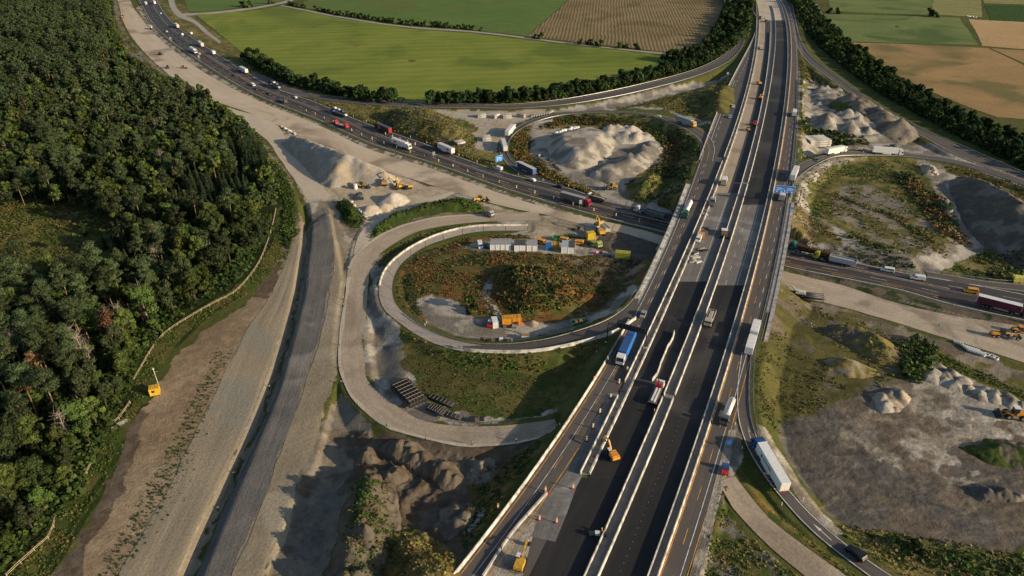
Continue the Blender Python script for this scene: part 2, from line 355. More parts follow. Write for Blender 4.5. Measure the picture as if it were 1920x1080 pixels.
def gz(x, y):
    """height of the ground mesh"""
    x = np.asarray(x, float); y = np.asarray(y, float)
    i = np.clip(np.searchsorted(yy, y)-1, 0, len(yy)-2); t = np.clip((y-yy[i])/(yy[i+1]-yy[i]), 0, 1)
    hf = half[i]*(1-t)+half[i+1]*t
    u = np.clip((x/hf+1)/2*(NU-1), 0, NU-1.001); j = u.astype(int); s = u-j
    return (GZ[i, j]*(1-s)+GZ[i, j+1]*s)*(1-t)+(GZ[i+1, j]*(1-s)+GZ[i+1, j+1]*s)*t
# ---------------------------------------------------------------- ground colours (soils, plus shade painted by the bridge and eastern mound)
C = dict(beige=(.46,.38,.275), beige2=(.38,.31,.22), lgravel=(.36,.325,.27), grey=(.18,.16,.13), dgrey=(.10,.09,.078), tan=(.27,.225,.155), tan2=(.22,.185,.135),
         brown=(.235,.17,.105), brown2=(.275,.21,.135), dbrown=(.105,.078,.052), green=(.056,.078,.017), dgreen=(.026,.042,.011), olive=(.108,.098,.030), dolive=(.078,.072,.024), dry=(.19,.155,.055), orange=(.165,.105,.032), forest=(.020,.028,.010),
         fgreen=(.085,.125,.022), soil=(.13,.105,.078), white=(.5,.45,.38), rust=(.16,.085,.028))
colv = np.zeros(GX.shape+(3,), np.float32); 
def mixc(a, b, t): return np.asarray(C[a])[None]*(1-t[:, None])+np.asarray(C[b])[None]*t[:, None]
def sstep(v, lo, hi):
    t = np.clip((v-lo)/(hi-lo), 0, 1); return t*t*(3-2*t)
_wx = (fbm(GX, GY, 7, 31)-.5); _wy = (fbm(GX, GY, 7, 47)-.5)
def paint(poly, c1, c2=None, z=0.0, sc=9.0, warp=3.0, c3=None, seed=1, lo=.42, hi=.58, a=1.0):
    P = W(poly, z)[:, :2]; l = P.min(0)-warp-1; h = P.max(0)+warp+1
    m = (GX > l[0]) & (GX < h[0]) & (GY > l[1]) & (GY < h[1]); idx = np.nonzero(m)
    x, y = GX[idx], GY[idx]
    ins = inpoly(x+_wx[idx]*warp*2, y+_wy[idx]*warp*2, P)
    idx = (idx[0][ins], idx[1][ins]); x, y = x[ins], y[ins]
    t = sstep(fbm(x, y, sc, seed, 5), lo, hi); c = mixc(c1, c2 or c1, t)
    if c3:
        u = sstep(fbm(x+500, y, sc*.8, seed+5, 5), .50, .62)[:, None]; c = c*(1-u)+np.asarray(C[c3])*u
    colv[idx] = colv[idx]*(1-a)+c*a
def pstroke(pts, c, z=0.0, w=1.0, a=1.0, warp=0.4, soft=.5):
    m = strokes(pts, z, w, GX, GY, warp)[..., None]; m = np.clip(m/soft, 0, 1)*a
    colv[:] = colv*(1-m)+np.asarray(C[c])*m
t = fbm(GX, GY, 14, 2)
colv[:] = np.asarray(C['olive'])*(1-t[..., None])+np.asarray(C['green'])*t[..., None]
# far farmland patchwork
fx = np.floor((GX+GY*.3)/230); fy = np.floor((GY-GX*.2)/160); r = _hash(fx, fy, 5)
far = (GY > 985)
pc = np.array([C['fgreen'], C['dry'], C['green'], C['brown'], C['olive']])[(r*4.99).astype(int)]
colv[far] = pc[far]
P_ = paint
# forest floor and edge grass
P_([(-400,-60),(205,-60),(215,40),(240,110),(300,150),(400,195),(470,240),(510,290),(535,330),(550,370),(530,440),(510,495),(430,545),(330,610),(270,680),(250,760),(190,850),(110,990),(20,1090),(-400,1200)], 'forest', 'dgreen')
P_([(-20,385),(60,372),(180,385),(235,430),(230,500),(150,530),(50,560),(-20,560)], 'green', 'olive', c3='olive', sc=7)
pstroke([(60,405),(110,398),(160,405)], 'brown', w=3.5, warp=2)
P_([(205,-40),(222,0),(226,40),(245,80),(300,128),(340,155),(400,195),(470,250),(520,290),(552,340),(548,400),(520,360),(480,300),(430,240),(380,200),(310,160),(255,130),(225,80)], 'tan2', 'olive', sc=6, c3='grey')
P_([(548,380),(556,420),(545,470),(525,510),(480,540),(400,590),(330,640),(300,690),(262,775),(230,850),(95,1090),(5,1100),(90,1000),(180,850),(245,750),(255,690),(300,630),(400,565),(480,515),(515,440),(520,390)], 'green', 'olive', sc=6)
P_([(505,300),(525,310),(545,350),(553,395),(550,450),(520,440),(530,380)], 'green', 'dgreen')
pstroke([(268,760),(230,840),(150,960),(70,1085)], 'dgreen', w=1.2); pstroke([(285,745),(235,855),(160,970),(85,1090)], 'dgreen', w=1.0)
pstroke([(330,650),(380,600),(450,555)], 'dgreen', w=1.0); pstroke([(215,800),(235,790)], 'white', w=1.2)
P_([(97,1090),(160,985),(215,892),(240,810),(262,770),(290,735),(330,670),(380,622),(480,555),(520,495),(540,440),(556,400),(572,420),(568,470),(545,560),(500,700),(460,800),(400,930),(330,1090)], 'brown', 'brown2', sc=16, lo=.3, hi=.7)
P_([(97,1090),(160,985),(215,892),(240,805),(262,770),(275,770),(262,820),(225,920),(180,1000),(145,1090)], 'dbrown', 'soil', sc=4)
P_([(480,555),(520,495),(545,440),(556,400),(566,420),(545,500),(500,560)], 'dbrown', 'tan2', sc=5)
P_([(215,1090),(275,985),(322,905),(367,810),(425,690),(462,622),(510,548),(547,457),(565,430),(572,470),(560,540),(522,675),(472,810),(408,945),(345,1090)], 'tan', 'tan2', sc=15)
# building yard around the triangle
P_([(480,222),(560,262),(640,290),(830,352),(960,395),(1080,410),(1250,445),(1240,500),(1180,520),(1080,470),(900,470),(870,455),(990,432),(880,400),(780,420),(700,470),(670,520),(645,540),(620,420),(575,400),(560,340),(520,270)], 'beige2', 'tan', sc=16, c3='lgravel')
P_([(570,262),(700,300),(840,350),(850,357),(780,383),(730,400),(700,415),(680,440),(660,420),(650,390),(610,375),(575,335)], 'beige', 'beige2', sc=12)
P_([(515,230),(560,243),(640,272),(720,300),(820,340),(828,352),(790,340),(700,316),(600,275),(530,248)], 'soil', 'lgravel', sc=3, warp=1.5)
P_([(760,310),(830,340),(828,350),(800,350),(745,325)], 'dbrown', 'soil', sc=4, warp=1.5)
P_([(625,375),(650,380),(690,440),(672,475),(650,440)], 'soil', 'tan2'); P_([(700,440),(710,420),(780,383),(850,372),(905,380),(930,400),(830,410),(770,425),(715,445)], 'soil', 'brown', sc=5)
# earth strips left of the brown bend
P_([(575,430),(603,375),(617,377),(645,440),(652,495),(644,540),(640,640),(632,677),(605,765),(585,847),(540,997),(500,1100),(360,1100),(415,945),(478,810),(528,675),(564,540),(572,480)], 'tan2', 'tan', sc=10)
P_([(640,740),(662,760),(700,815),(700,850),(660,900),(640,1000),(600,1100),(490,1100),(555,910),(600,800)], 'grey', 'soil', sc=6, c3='tan2')
P_([(655,800),(700,815),(760,820),(880,838),(1000,830),(1020,815),(1010,850),(930,930),(880,1100),(600,1100),(640,1000),(655,900)], 'soil', 'dbrown', sc=6, z=1.5)
P_([(880,900),(930,870),(1010,835),(1025,850),(960,930),(870,1060),(860,1000),(890,960)], 'olive', 'orange', c3='dgreen', z=3, sc=4)
P_([(850,1000),(885,960),(905,985),(880,1020)], 'grey', 'lgravel', z=3)
# inside the brown bend and the big island
P_([(692,480),(720,470),(716,540),(735,600),(760,640),(770,690),(800,760),(900,785),(1040,770),(1040,795),(900,803),(790,793),(725,755),(685,705),(680,640),(690,560)], 'grey', 'tan2', sc=7, c3='lgravel', z=1)
P_([(745,610),(790,640),(870,662),(960,668),(1060,655),(1150,630),(1135,680),(1060,760),(1000,785),(900,778),(830,760),(780,720),(755,680)], 'dolive', 'olive', c3='green', z=3, sc=7)
P_([(830,660),(960,668),(1060,658),(1120,640),(1118,665),(1040,690),(900,690)], 'green', 'olive', z=4, sc=5)
P_([(737,520),(760,490),(800,465),(870,440),(980,432),(1000,440),(880,450),(870,470),(960,470),(1080,478),(1200,480),(1235,500),(1200,545),(1130,600),(1010,638),(900,640),(800,612),(745,570)], 'olive', 'dolive', c3='rust', z=2, sc=7)
P_([(1040,480),(1180,485),(1210,510),(1170,560),(1120,590),(1060,590),(1140,550),(1080,510)], 'brown', 'olive', c3='dbrown', z=2, sc=6)
P_([(780,560),(810,545),(860,560),(890,590),(1000,600),(1060,595),(1140,580),(1185,540),(1195,560),(1150,600),(1060,632),(930,642),(850,630),(800,600)], 'grey', 'lgravel', z=3, sc=8)
pstroke([(925,520),(912,545),(925,580),(950,600)], 'lgravel', z=2, w=2.0)
P_([(868,455),(900,450),(1000,455),(1080,448),(1160,470),(1230,480),(1210,500),(1100,480),(1000,474),(900,474),(872,468)], 'lgravel', 'grey', z=1, sc=9)
P_([(1130,440),(1180,432),(1240,440),(1230,490),(1170,495),(1110,470)], 'dgrey', 'soil', c3='dbrown', z=0, sc=5)  # dark soil, with the shade beside the bridge painted into it
P_([(1040,445),(1060,440),(1120,450),(1115,462),(1060,455)], 'dgreen', 'soil', z=0, sc=3, warp=1)
P_([(720,500),(760,470),(830,432),(890,420),(990,416),(985,424),(880,426),(800,447),(735,492),(712,540),(705,545)], 'olive', 'green', c3='dbrown', z=1, sc=4, warp=1.5)
# ground between lower motorway and the northern ramp
P_([(540,175),(610,190),(800,205),(960,208),(1050,202),(1000,225),(950,245),(935,275),(940,305),(870,290),(740,240),(640,205)], 'dry', 'olive', c3='green', sc=6)
P_([(790,205),(960,210),(1030,205),(1000,222),(960,240),(938,262),(932,285),(900,282),(880,262),(900,240),(870,225)], 'lgravel', 'beige2', sc=9)
P_([(1030,206),(1100,196),(1200,178),(1290,158),(1360,145),(1375,150),(1290,168),(1200,190),(1150,200),(1240,208),(1310,230),(1345,250),(1350,275),(1330,250),(1250,212),(1130,205),(1060,210)], 'lgravel', 'grey', z=1, sc=7)
P_([(1150,200),(1210,188),(1300,168),(1375,152),(1372,200),(1352,240),(1300,222),(1240,205)], 'olive', 'dry', c3='green', z=2, sc=5)
P_([(975,300),(960,280),(968,255),(1000,232),(1080,217),(1180,218),(1260,235),(1308,262),(1318,300),(1290,360),(1255,400),(1180,375),(1090,350),(1020,330)], 'olive', 'dry', c3='dgreen', z=1, sc=6)
P_([(1000,230),(1020,222),(1040,250),(1140,243),(1230,262),(1245,285),(1235,310),(1200,325),(1170,345),(1210,370),(1265,395),(1230,400),(1140,375),(1080,345),(1040,325),(1000,300),(995,270),(1018,255)], 'grey', 'lgravel', z=1, sc=9)
P_([(980,240),(1005,228),(1035,222),(1050,245),(1020,262),(1000,262)], 'lgravel', 'beige2', z=1)
pstroke([(1215,392),(1230,375),(1270,362)], 'lgravel', z=0, w=1.6)
# verges along the northern and southern fields
P_([(295,0),(310,0),(345,60),(400,95),(470,125),(560,158),(640,178),(800,192),(1000,190),(1150,168),(1290,130),(1290,140),(1140,186),(960,206),(700,200),(560,176),(470,142),(400,100),(330,45)], 'olive', 'dry', sc=6, c3='green')
P_([(315,0),(345,10),(355,26),(400,60),(460,95),(450,110),(400,90),(350,60),(325,30)], 'dry', 'olive', sc=6)
# north east quarter
P_([(1495,105),(1530,130),(1600,180),(1700,245),(1760,275),(1880,325),(1920,345),(1800,300),(1700,285),(1500,300),(1490,250)], 'olive', 'green', z=2, c3='dry', sc=6)
P_([(1515,150),(1530,145),(1580,175),(1660,215),(1725,255),(1690,265),(1520,255),(1505,220)], 'grey', 'lgravel', z=2, sc=7)
P_([(1500,262),(1560,270),(1620,262),(1700,262),(1800,275),(1930,335),(1940,350),(1790,305),(1690,285),(1640,280),(1560,278),(1500,300)], 'lgravel', 'grey', z=2.5, sc=8)
P_([(1497,130),(1510,150),(1505,215),(1503,280),(1493,300),(1490,250)], 'olive', 'lgravel', z=3, warp=1)
# eastern loop inside
P_([(1484,375),(1495,345),(1530,315),(1570,300),(1700,298),(1790,312),(1800,340),(1850,450),(1790,500),(1740,515),(1600,488),(1478,465)], 'olive', 'dry', c3='green', z=2, sc=6)
P_([(1484,400),(1492,350),(1515,327),(1560,303),(1640,295),(1600,302),(1560,315),(1520,345),(1508,370),(1520,400),(1580,430),(1660,465),(1770,475),(1700,490),(1600,482),(1580,470),(1570,440),(1540,415)], 'grey', 'lgravel', z=3, sc=7)
P_([(1570,350),(1640,350),(1720,400),(1790,450),(1780,480),(1700,478),(1620,440),(1560,400)], 'grey', 'olive', z=2.5, sc=6, c3='tan2')
P_([(1484,385),(1510,400),(1550,420),(1575,455),(1570,468),(1480,456)], 'olive', 'brown', z=3, sc=4)
P_([(1478,455),(1570,468),(1640,478),(1720,488),(1790,470),(1850,455),(1790,500),(1740,520),(1700,508),(1640,495),(1580,478),(1478,466)], 'lgravel', 'grey', z=.5, sc=8)
P_([(1720,300),(1760,305),(1790,335),(1810,380),(1850,440),(1840,470),(1780,470),(1800,430),(1775,400),(1740,340)], 'lgravel', 'grey', z=2, sc=8)
P_([(1760,515),(1850,465),(1940,480),(1940,530),(1860,526)], 'olive', 'green', z=1, c3='dry', sc=6)
P_([(1780,308),(1930,350),(1930,380),(1850,355),(1790,330)], 'olive', 'dry', z=2); P_([(1790,330),(1850,350),(1930,400),(1930,480),(1850,455),(1800,400)], 'dgrey', 'soil', z=2)  # second patch: shade of the mound's left slope painted dark on the ground
# median mess beside the lower motorway
P_([(262,10),(300,66),(390,131),(480,184),(600,232),(697,275),(815,312),(960,364),(1120,412),(1240,440),(1245,452),(1100,415),(960,371),(815,319),(697,282),(600,238),(480,190),(380,136),(290,70),(255,15)], 'soil', 'lgravel', sc=3, warp=.8)
P_([(1474,500),(1600,527),(1765,568),(1930,605),(1930,620),(1740,585),(1600,545),(1474,512)], 'soil', 'dgreen', sc=4, warp=.8)
# south east quarter
P_([(1440,545),(1540,562),(1640,592),(1777,636),(1930,690),(2000,730),(2000,760),(1800,690),(1700,670),(1600,640),(1450,600)], 'soil', 'tan2', c3='olive', sc=6, z=1)
P_([(1450,560),(1540,570),(1640,600),(1710,640),(1740,660),(1720,720),(1660,740),(1560,790),(1470,790),(1420,760),(1418,680)], 'dolive', 'soil', c3='olive', z=3, sc=8)
P_([(1425,640),(1470,630),(1560,700),(1520,760),(1450,790),(1420,750)], 'dolive', 'olive', z=4, sc=6)
P_([(1465,800),(1560,760),(1640,720),(1730,700),(1930,760),(2100,860),(2100,1010),(1800,1020),(1600,1000),(1530,920),(1480,880)], 'dgrey', 'soil', z=3.2, sc=9)
P_([(1600,760),(1660,725),(1720,700),(1790,720),(1930,770),(1930,830),(1850,815),(1800,830),(1800,900),(1930,915),(1930,930),(1700,900),(1640,860),(1610,800)], 'tan2', 'lgravel', z=3.2, sc=14, lo=.3, hi=.85, c3='soil', warp=14)
P_([(1590,790),(1640,770),(1700,800),(1660,850),(1600,860)], 'soil', 'tan2', z=3.2, sc=6, warp=9, a=.6)
P_([(1480,880),(1600,840),(1660,870),(1800,920),(1930,935),(1930,1030),(1600,1000),(1540,950)], 'dgrey', 'soil', z=3.2, sc=8)
P_([(1735,670),(1800,690),(1930,760),(1930,800),(1800,735),(1740,705)], 'lgravel', 'grey', z=2, sc=5)
P_([(1755,650),(1800,668),(1930,730),(1930,748),(1800,690),(1745,665)], 'green', 'olive', z=1.5, sc=5, warp=1.5)
P_([(1415,800),(1440,810),(1470,850),(1500,900),(1540,950),(1580,1000),(1560,1000),(1520,960),(1480,910),(1430,840)], 'lgravel', 'tan2', z=5.5, sc=5, warp=1)
P_([(1420,760),(1440,790),(1465,810),(1450,800),(1425,800)], 'olive', 'green', z=5)
P_([(1560,985),(1620,985),(1700,1000),(1800,1015),(1930,1035),(2100,1080),(2100,1300),(1750,1300),(1690,1100),(1610,1030)], 'olive', 'dry', c3='green', z=4, sc=6)
P_([(1375,900),(1400,905),(1440,950),(1520,1010),(1590,1060),(1620,1085),(1600,1090),(1510,1022),(1440,968),(1410,932)], 'olive', 'orange', c3='green', z=6, sc=3, warp=1)
P_([(1348,930),(1375,980),(1440,1030),(1520,1100),(1310,1100),(1320,1020)], 'olive', 'green', c3='grey', z=6, sc=4, warp=1)
P_([(1305,1100),(1330,1000),(1345,920),(1350,860),(1370,800),(1382,780),(1395,850),(1372,895),(1352,905),(1335,1000),(1322,1100)], 'lgravel', 'grey', z=7, sc=4, warp=.6)
# tyre tracks
for k in range(110):
    px = rng.uniform(1480, 1880); py = rng.uniform(770, 970); a = rng.uniform(-.5, .3)-.8*(px < 1600); l = rng.uniform(20, 70)
    pstroke([(px, py), (px+l*.5, py+l*a*.5+rng.uniform(-5, 5)), (px+l, py+l*a)], rng.choice(['dgrey', 'tan2', 'soil', 'dgrey']), z=3.2, w=.45, a=.35)
for k in range(26):
    px = rng.uniform(1480, 1880); t_ = (px-1470)/450; py = 530+t_*75+rng.uniform(-4, 40)*(1-.2*t_)
    pstroke([(px, py), (px+90, py+20), (px+180, py+44)], rng.choice(['beige', 'tan2', 'soil']), w=.5, a=.35)
m_ = falloff([(1465,800),(1560,760),(1640,730),(1730,700),(1930,740),(2100,860),(2100,1060),(1800,1020),(1600,1000),(1530,920),(1480,880)], 3.2, 6, GX, GY)+falloff([(97,1090),(160,985),(215,892),(240,810),(290,735),(380,622),(480,555),(540,560),(500,700),(400,930),(330,1090)], 0, 4, GX, GY)*.35
wv = (fbm(GX, GY, 45, 201)-.5)*7; ang = wv; ca_, sa_ = np.cos(ang), np.sin(ang)
st_ = fbm((GX*ca_+GY*sa_)*.12, (-GX*sa_+GY*ca_), 1.5, 205, 3); st2 = fbm(GX*.18+GY*.35, GY*1.0-GX*.25, 1.6, 207, 3)
colv *= (1+m_*((st_-.5)*.9+(st2-.5)*.7))[..., None]
if True:
    g = np.clip(fbm(GX, GY, 2.2, 77, 3), .3, .7); colv *= (1+(g[..., None]-.5)*.55)
    g = np.clip(fbm(GX, GY, 35, 71, 3), .3, .7); colv *= (1+(g[..., None]-.5)*.35)
def ground_mat():
    m, n, b = newmat('ground'); L = n.links; b.inputs['Roughness'].default_value = .95; b.inputs['Specular IOR Level'].default_value = .1
    at_ = N(n, 'ShaderNodeAttribute', attribute_name='col'); geo = N(n, 'ShaderNodeNewGeometry')
    a = N(n, 'ShaderNodeTexNoise', Scale=1.6, Detail=6.0, Roughness=.7); L.new(geo.outputs['Position'], a.inputs['Vector'])
    c = N(n, 'ShaderNodeTexNoise', Scale=.35, Detail=5.0, Roughness=.65, Distortion=.8); L.new(geo.outputs['Position'], c.inputs['Vector'])
    s = N(n, 'ShaderNodeMath', operation='ADD'); L.new(a.outputs['Fac'], s.inputs[0]); L.new(c.outputs['Fac'], s.inputs[1])
    r = N(n, 'ShaderNodeMapRange'); r.inputs['From Min'].default_value = .75; r.inputs['From Max'].default_value = 1.25
    r.inputs['To Min'].default_value = .76; r.inputs['To Max'].default_value = 1.24; L.new(s.outputs[0], r.inputs['Value'])
    mx = N(n, 'ShaderNodeMix', data_type='RGBA', blend_type='MULTIPLY'); mx.inputs['Factor'].default_value = 1
    L.new(at_.outputs['Color'], mx.inputs['A']); L.new(r.outputs['Result'], mx.inputs['B']); L.new(mx.outputs['Result'], b.inputs['Base Color'])
    bp = N(n, 'ShaderNodeBump', Strength=.45, Distance=.6); L.new(s.outputs[0], bp.inputs['Height']); L.new(bp.outputs['Normal'], b.inputs['Normal'])
    return m
MG = ground_mat()
def grid_faces(nr, nc):
    i = np.arange(nr-1)[:, None]*nc+np.arange(nc-1)[None]; i = i.ravel()
    return np.stack([i, i+1, i+1+nc, i+nc], 1)
def col_attr(me, c):
    a = me.color_attributes.new(name='col', type='FLOAT_COLOR', domain='POINT')
    a.data.foreach_set('color', np.hstack([c.reshape(-1, 3), np.ones((c.size//3, 1))]).astype(np.float32).ravel())
me = mesh_np('ground', np.stack([GX, GY, GZ], -1).reshape(-1, 3), grid_faces(*GX.shape), MG, smooth=True)
col_attr(me, colv); tag(link('ground', me), kind='structure')
# ---------------------------------------------------------------- strips laid on the ground
def strip_obj(name, s, mat, off=.1, cols=8, drape=True, a=0.0, b=1.0, parent=None, kind='structure', i0=0, i1=None, rag=0.0):
    Lp, Rp = s.L[i0:i1], s.R[i0:i1]
    tt = np.linspace(a, b, cols); P = Lp[:, None]*(1-tt[None, :, None])+Rp[:, None]*tt[None, :, None]
    if rag:
        q = np.cumsum(np.r_[0, np.linalg.norm(np.diff(Lp[:, :2], axis=0), axis=1)])
        for e, sd in ((0, 1), (-1, 2)):
            dv = (P[:, 0]-P[:, -1]); dv /= np.linalg.norm(dv, axis=1)[:, None]+1e-9
            P[:, e] += dv*((fbm(q, q*0+sd*31, 9, 3)-.5)*2*rag*(1 if e == 0 else -1))[:, None]
    if drape: P[..., 2] = np.maximum(gz(P[..., 0], P[..., 1]), P[..., 2]-.14 if drape == 2 else -99)+off
    else: P[..., 2] += off-.14
    mid = P[:, cols//2]; v = np.cumsum(np.r_[0, np.linalg.norm(np.diff(mid[:, :2], axis=0), axis=1)])
    wid = np.linalg.norm(Lp[:, :2]-Rp[:, :2], axis=1).mean()
    uv = np.stack([np.repeat(tt[None]*wid, len(v), 0), np.repeat(v[:, None], cols, 1)], -1).reshape(-1, 2)
    me = mesh_np(name, P.reshape(-1, 3), grid_faces(P.shape[0], cols), mat, uv=uv, smooth=True)
    o = link(name, me, parent)
    if kind: o['kind'] = kind
    return o
M_asph = strip_mat('worn_asphalt', (.085,.074,.066), (.115,.10,.09), su=.9, sv=.02, amount=.55, bump=.03, rough=.8, fine=3)
M_asphD = strip_mat('dark_asphalt', (.046,.043,.043), (.070,.064,.061), su=.8, sv=.015, amount=.6, bump=.03, rough=.75, fine=3)
M_new = strip_mat('fresh_asphalt', (.014,.0135,.014), (.034,.031,.029), su=.35, sv=.01, amount=.65, patch=18, bump=.05, rough=.75, c3=(.055,.049,.043), fine=3, spec=.3)
M_conc = strip_mat('concrete_road', (.29,.25,.205), (.38,.33,.275), su=.7, sv=.02, amount=.5, bump=.03, joints=10)
M_oldc = strip_mat('milled_surface', (.13,.12,.11), (.20,.185,.165), su=.6, sv=.012, amount=.6, bump=.05, c3=(.25,.235,.21), patch=9)
M_browngr = strip_mat('rolled_gravel', (.32,.255,.185), (.42,.34,.25), su=.5, sv=.03, amount=.55, bump=.2, c3=(.27,.215,.155), patch=12)
M_beige = strip_mat('pale_base_course', (.44,.35,.25), (.54,.45,.34), su=.25, sv=.012, amount=.55, bump=.15, c3=(.29,.225,.16), patch=22)
M_beige2 = strip_mat('pale_haul_road', (.44,.37,.28), (.52,.445,.345), su=.3, sv=.03, amount=.5, bump=.2, c3=(.32,.28,.22), patch=15)
M_grey = strip_mat('grey_crushed_stone', (.095,.09,.083), (.165,.153,.137), su=.45, sv=.03, amount=.45, bump=.45, c3=(.21,.19,.165), patch=10, fine=1.6)
M_tan = strip_mat('graded_loam', (.20,.165,.112), (.27,.225,.155), su=.35, sv=.05, amount=.3, bump=.35, c3=(.30,.26,.19), patch=11, fine=1.4)
M_tan1 = strip_mat('graded_sand', (.21,.175,.125), (.34,.28,.19), su=.4, sv=.012, amount=.75, bump=.35, c3=(.24,.22,.17), patch=20, fine=1.4)
M_path = strip_mat('farm_track', (.30,.27,.23), (.38,.34,.29), amount=.5, bump=.1)
tanS = Strip([(215,1090),(275,985),(322,905),(367,810),(425,690),(462,622),(510,548),(547,457)], [(340,1090),(372,1015),(404,945),(469,810),(519,675),(555,540),(562,497),(567,455)], 0)
strip_obj('earthwork_strip', tanS, M_tan1, .09, 14, rag=1.0)
greyS = Strip([(356,1100),(384,1022),(417,945),(482,810),(532,675),(567,540),(575,495),(581,440),(585,400)], [(424,1100),(480,970),(510,892),(540,810),(572,710),(600,630),(616,540),(622,500),(622,420),(606,385)], 1.1)
strip_obj('gravel_strip', greyS, M_grey, .10, 14, rag=1.2)
tan2S = Strip([(426,1100),(482,970),(512,892),(542,810),(574,710),(602,630),(618,540),(624,500),(624,420),(610,385)], [(490,1100),(540,997),(555,910),(585,847),(597,810),(605,765),(625,725),(632,677),(635,640),(642,585),(644,540),(650,495),(640,445),(622,390)], 1.0)
strip_obj('loam_strip', tan2S, M_tan, .09, 12, rag=1.2)
strip_obj('gravel_carriageway', ST_['plainW'], M_beige, .12, 14, drape=2, rag=.6)
strip_obj('haul_road', ST_['haul'], M_beige2, .09, 10, rag=1.0)
M_beigeE = strip_mat('dusty_base_course', (.33,.27,.20), (.47,.39,.295), su=.3, sv=.02, amount=.5, bump=.3, c3=(.25,.205,.15), patch=9)
strip_obj('gravel_carriageway', ST_['plainE'], M_beigeE, .12, 14, drape=2, rag=.8)
strip_obj('gravel_road', ST_['brown'], M_browngr, .16, 10, drape=2, rag=.5)
strip_obj('gravel_shoulder', ST_['brown'], M_beige2, .19, 4, drape=2, a=.90, b=1.05, rag=.5)
strip_obj('gravel_road', ST_['inner'], M_beige2, .12, 8, drape=2, rag=.5)
strip_obj('farm_track', Strip([(1352,-20),(1358,15),(1350,45),(1328,82),(1303,104)], [(1360,-20),(1366,15),(1357,45),(1334,82),(1309,104)], 0), M_path, .12, 3)
strip_obj('farm_track', Strip([(526,11),(640,33.5),(760,52),(880,60),(985,72.5),(1100,86),(1200,97),(1295,106)], [(528,9),(640,31),(760,49.5),(880,57.5),(985,70),(1100,83.5),(1200,94.5),(1296,103)], 0), M_path, .12, 3)
strip_obj('farm_track', Strip([(314,-10),(320,15),(336,33),(360,42),(382,60),(412,82)], [(326,-10),(330,12),(345,28),(366,38),(388,57),(414,78)], 0), M_path, .12, 4)
strip_obj('farm_track', Strip([(340,30),(380,28),(440,22),(500,13),(545,3),(560,-6)], [(338,26),(380,24),(440,18),(500,9.5),(540,0),(552,-6)], 0), M_path, .14, 4)
strip_obj('farm_track', Strip([(1528,8),(1545,38),(1568,72),(1600,105),(1650,135)], [(1533,8),(1549,38),(1572,72),(1604,104),(1653,132)], 0), M_path, .12, 3)
strip_obj('lower_motorway', ST_['low'], M_asphD, .16, 12, drape=2)
strip_obj('slip_road', ST_['exitE'], M_asph, .15, 5, drape=2)
for k, m_, nm in (('rampNE', M_asph, 'slip_road'), ('rampN', M_asph, 'slip_road'), ('loopN', M_asph, 'loop_road'), ('rampE', M_asph, 'slip_road'), ('rampSE', M_asph, 'slip_road'), ('old', M_browngr, 'closed_road')):
    strip_obj(nm, ST_[k], m_, .15, 6, drape=2)
nS = len(ST_['loopS'].L); kS = int(nS*.685)
strip_obj('loop_road', ST_['loopS'], M_conc, .15, 6, drape=2, i1=kS+1)
strip_obj('loop_road', ST_['loopS'], M_asph, .15, 6, drape=2, i0=kS)
# main motorway deck surfaces
class MS(Strip):
    def __init__(s, a, b, y0, y1, oa=0, ob=0, step=4.0):
        n = max(3, int((y1-y0)/step)); ys = np.linspace(y0, y1, n)
        s.L = np.array([mpt(a, y, oa) for y in ys]); s.R = np.array([mpt(b, y, ob) for y in ys])
def mstrip(name, a, b, y0, y1, mat, off=.14, oa=0, ob=0, cols=5, step=4.0):
    return strip_obj(name, MS(a, b, y0, y1, oa, ob, step), mat, off, cols, drape=False)
yb = Y0; ye = 985.0
r_ = row_y
mstrip('main_carriageway', 'LL', 'L2', yb, ye, M_asph, .16, oa=.2, ob=-.2)
M_black_y0 = r_(528)
mstrip('main_carriageway', 'L3', 'M1', r_(895), M_black_y0, M_new, .16, ob=-.2, oa=.2)
mstrip('main_carriageway', 'L3', 'M1', M_black_y0, r_(362), M_oldc, .16, ob=-.2, oa=.2)
M_mid = lambda y: ML['L3'](y)*.45+ML['M1'](y)*.55
mstrip('main_carriageway', 'L3', M_mid, r_(362), r_(38), M_browngr, .16, oa=.2)
mstrip('main_carriageway', M_mid, 'M1', r_(362), r_(38), M_asphD, .12, ob=-.2)
mstrip('main_carriageway', 'L3', 'R1', r_(38), ye, M_beige2, .155, oa=.2, ob=-.2)
mstrip('main_carriageway', 'M2', 'R1', yb, r_(535), M_new, .16, oa=.2, ob=-.2)
mstrip('main_carriageway', 'M2', 'R1', r_(535), r_(384), M_oldc, .16, oa=.2, ob=-.2)
mstrip('main_carriageway', 'M2', 'R1', r_(384), r_(38), M_new, .16, oa=.2, ob=-.2)
mstrip('main_carriageway', 'R2', 'RR', yb, ye, M_asph, .16, oa=.2)
M_medc = strip_mat('median_concrete', (.16,.155,.145), (.23,.215,.195), amount=.5, bump=.05, sv=.03)
M_rub = strip_mat('median_rubble', (.24,.21,.17), (.40,.36,.30), amount=.2, bump=.9, patch=2.5, fine=2.2, c3=(.15,.13,.11))
mstrip('median', 'M1', 'M2', yb, r_(38), M_medc, .13, cols=3)
mstrip('median', 'L2', 'L3', r_(890), r_(40), M_rub, .13, cols=3)
mstrip('median', 'R1', 'R2', yb, ye, M_medc, .13, cols=3)
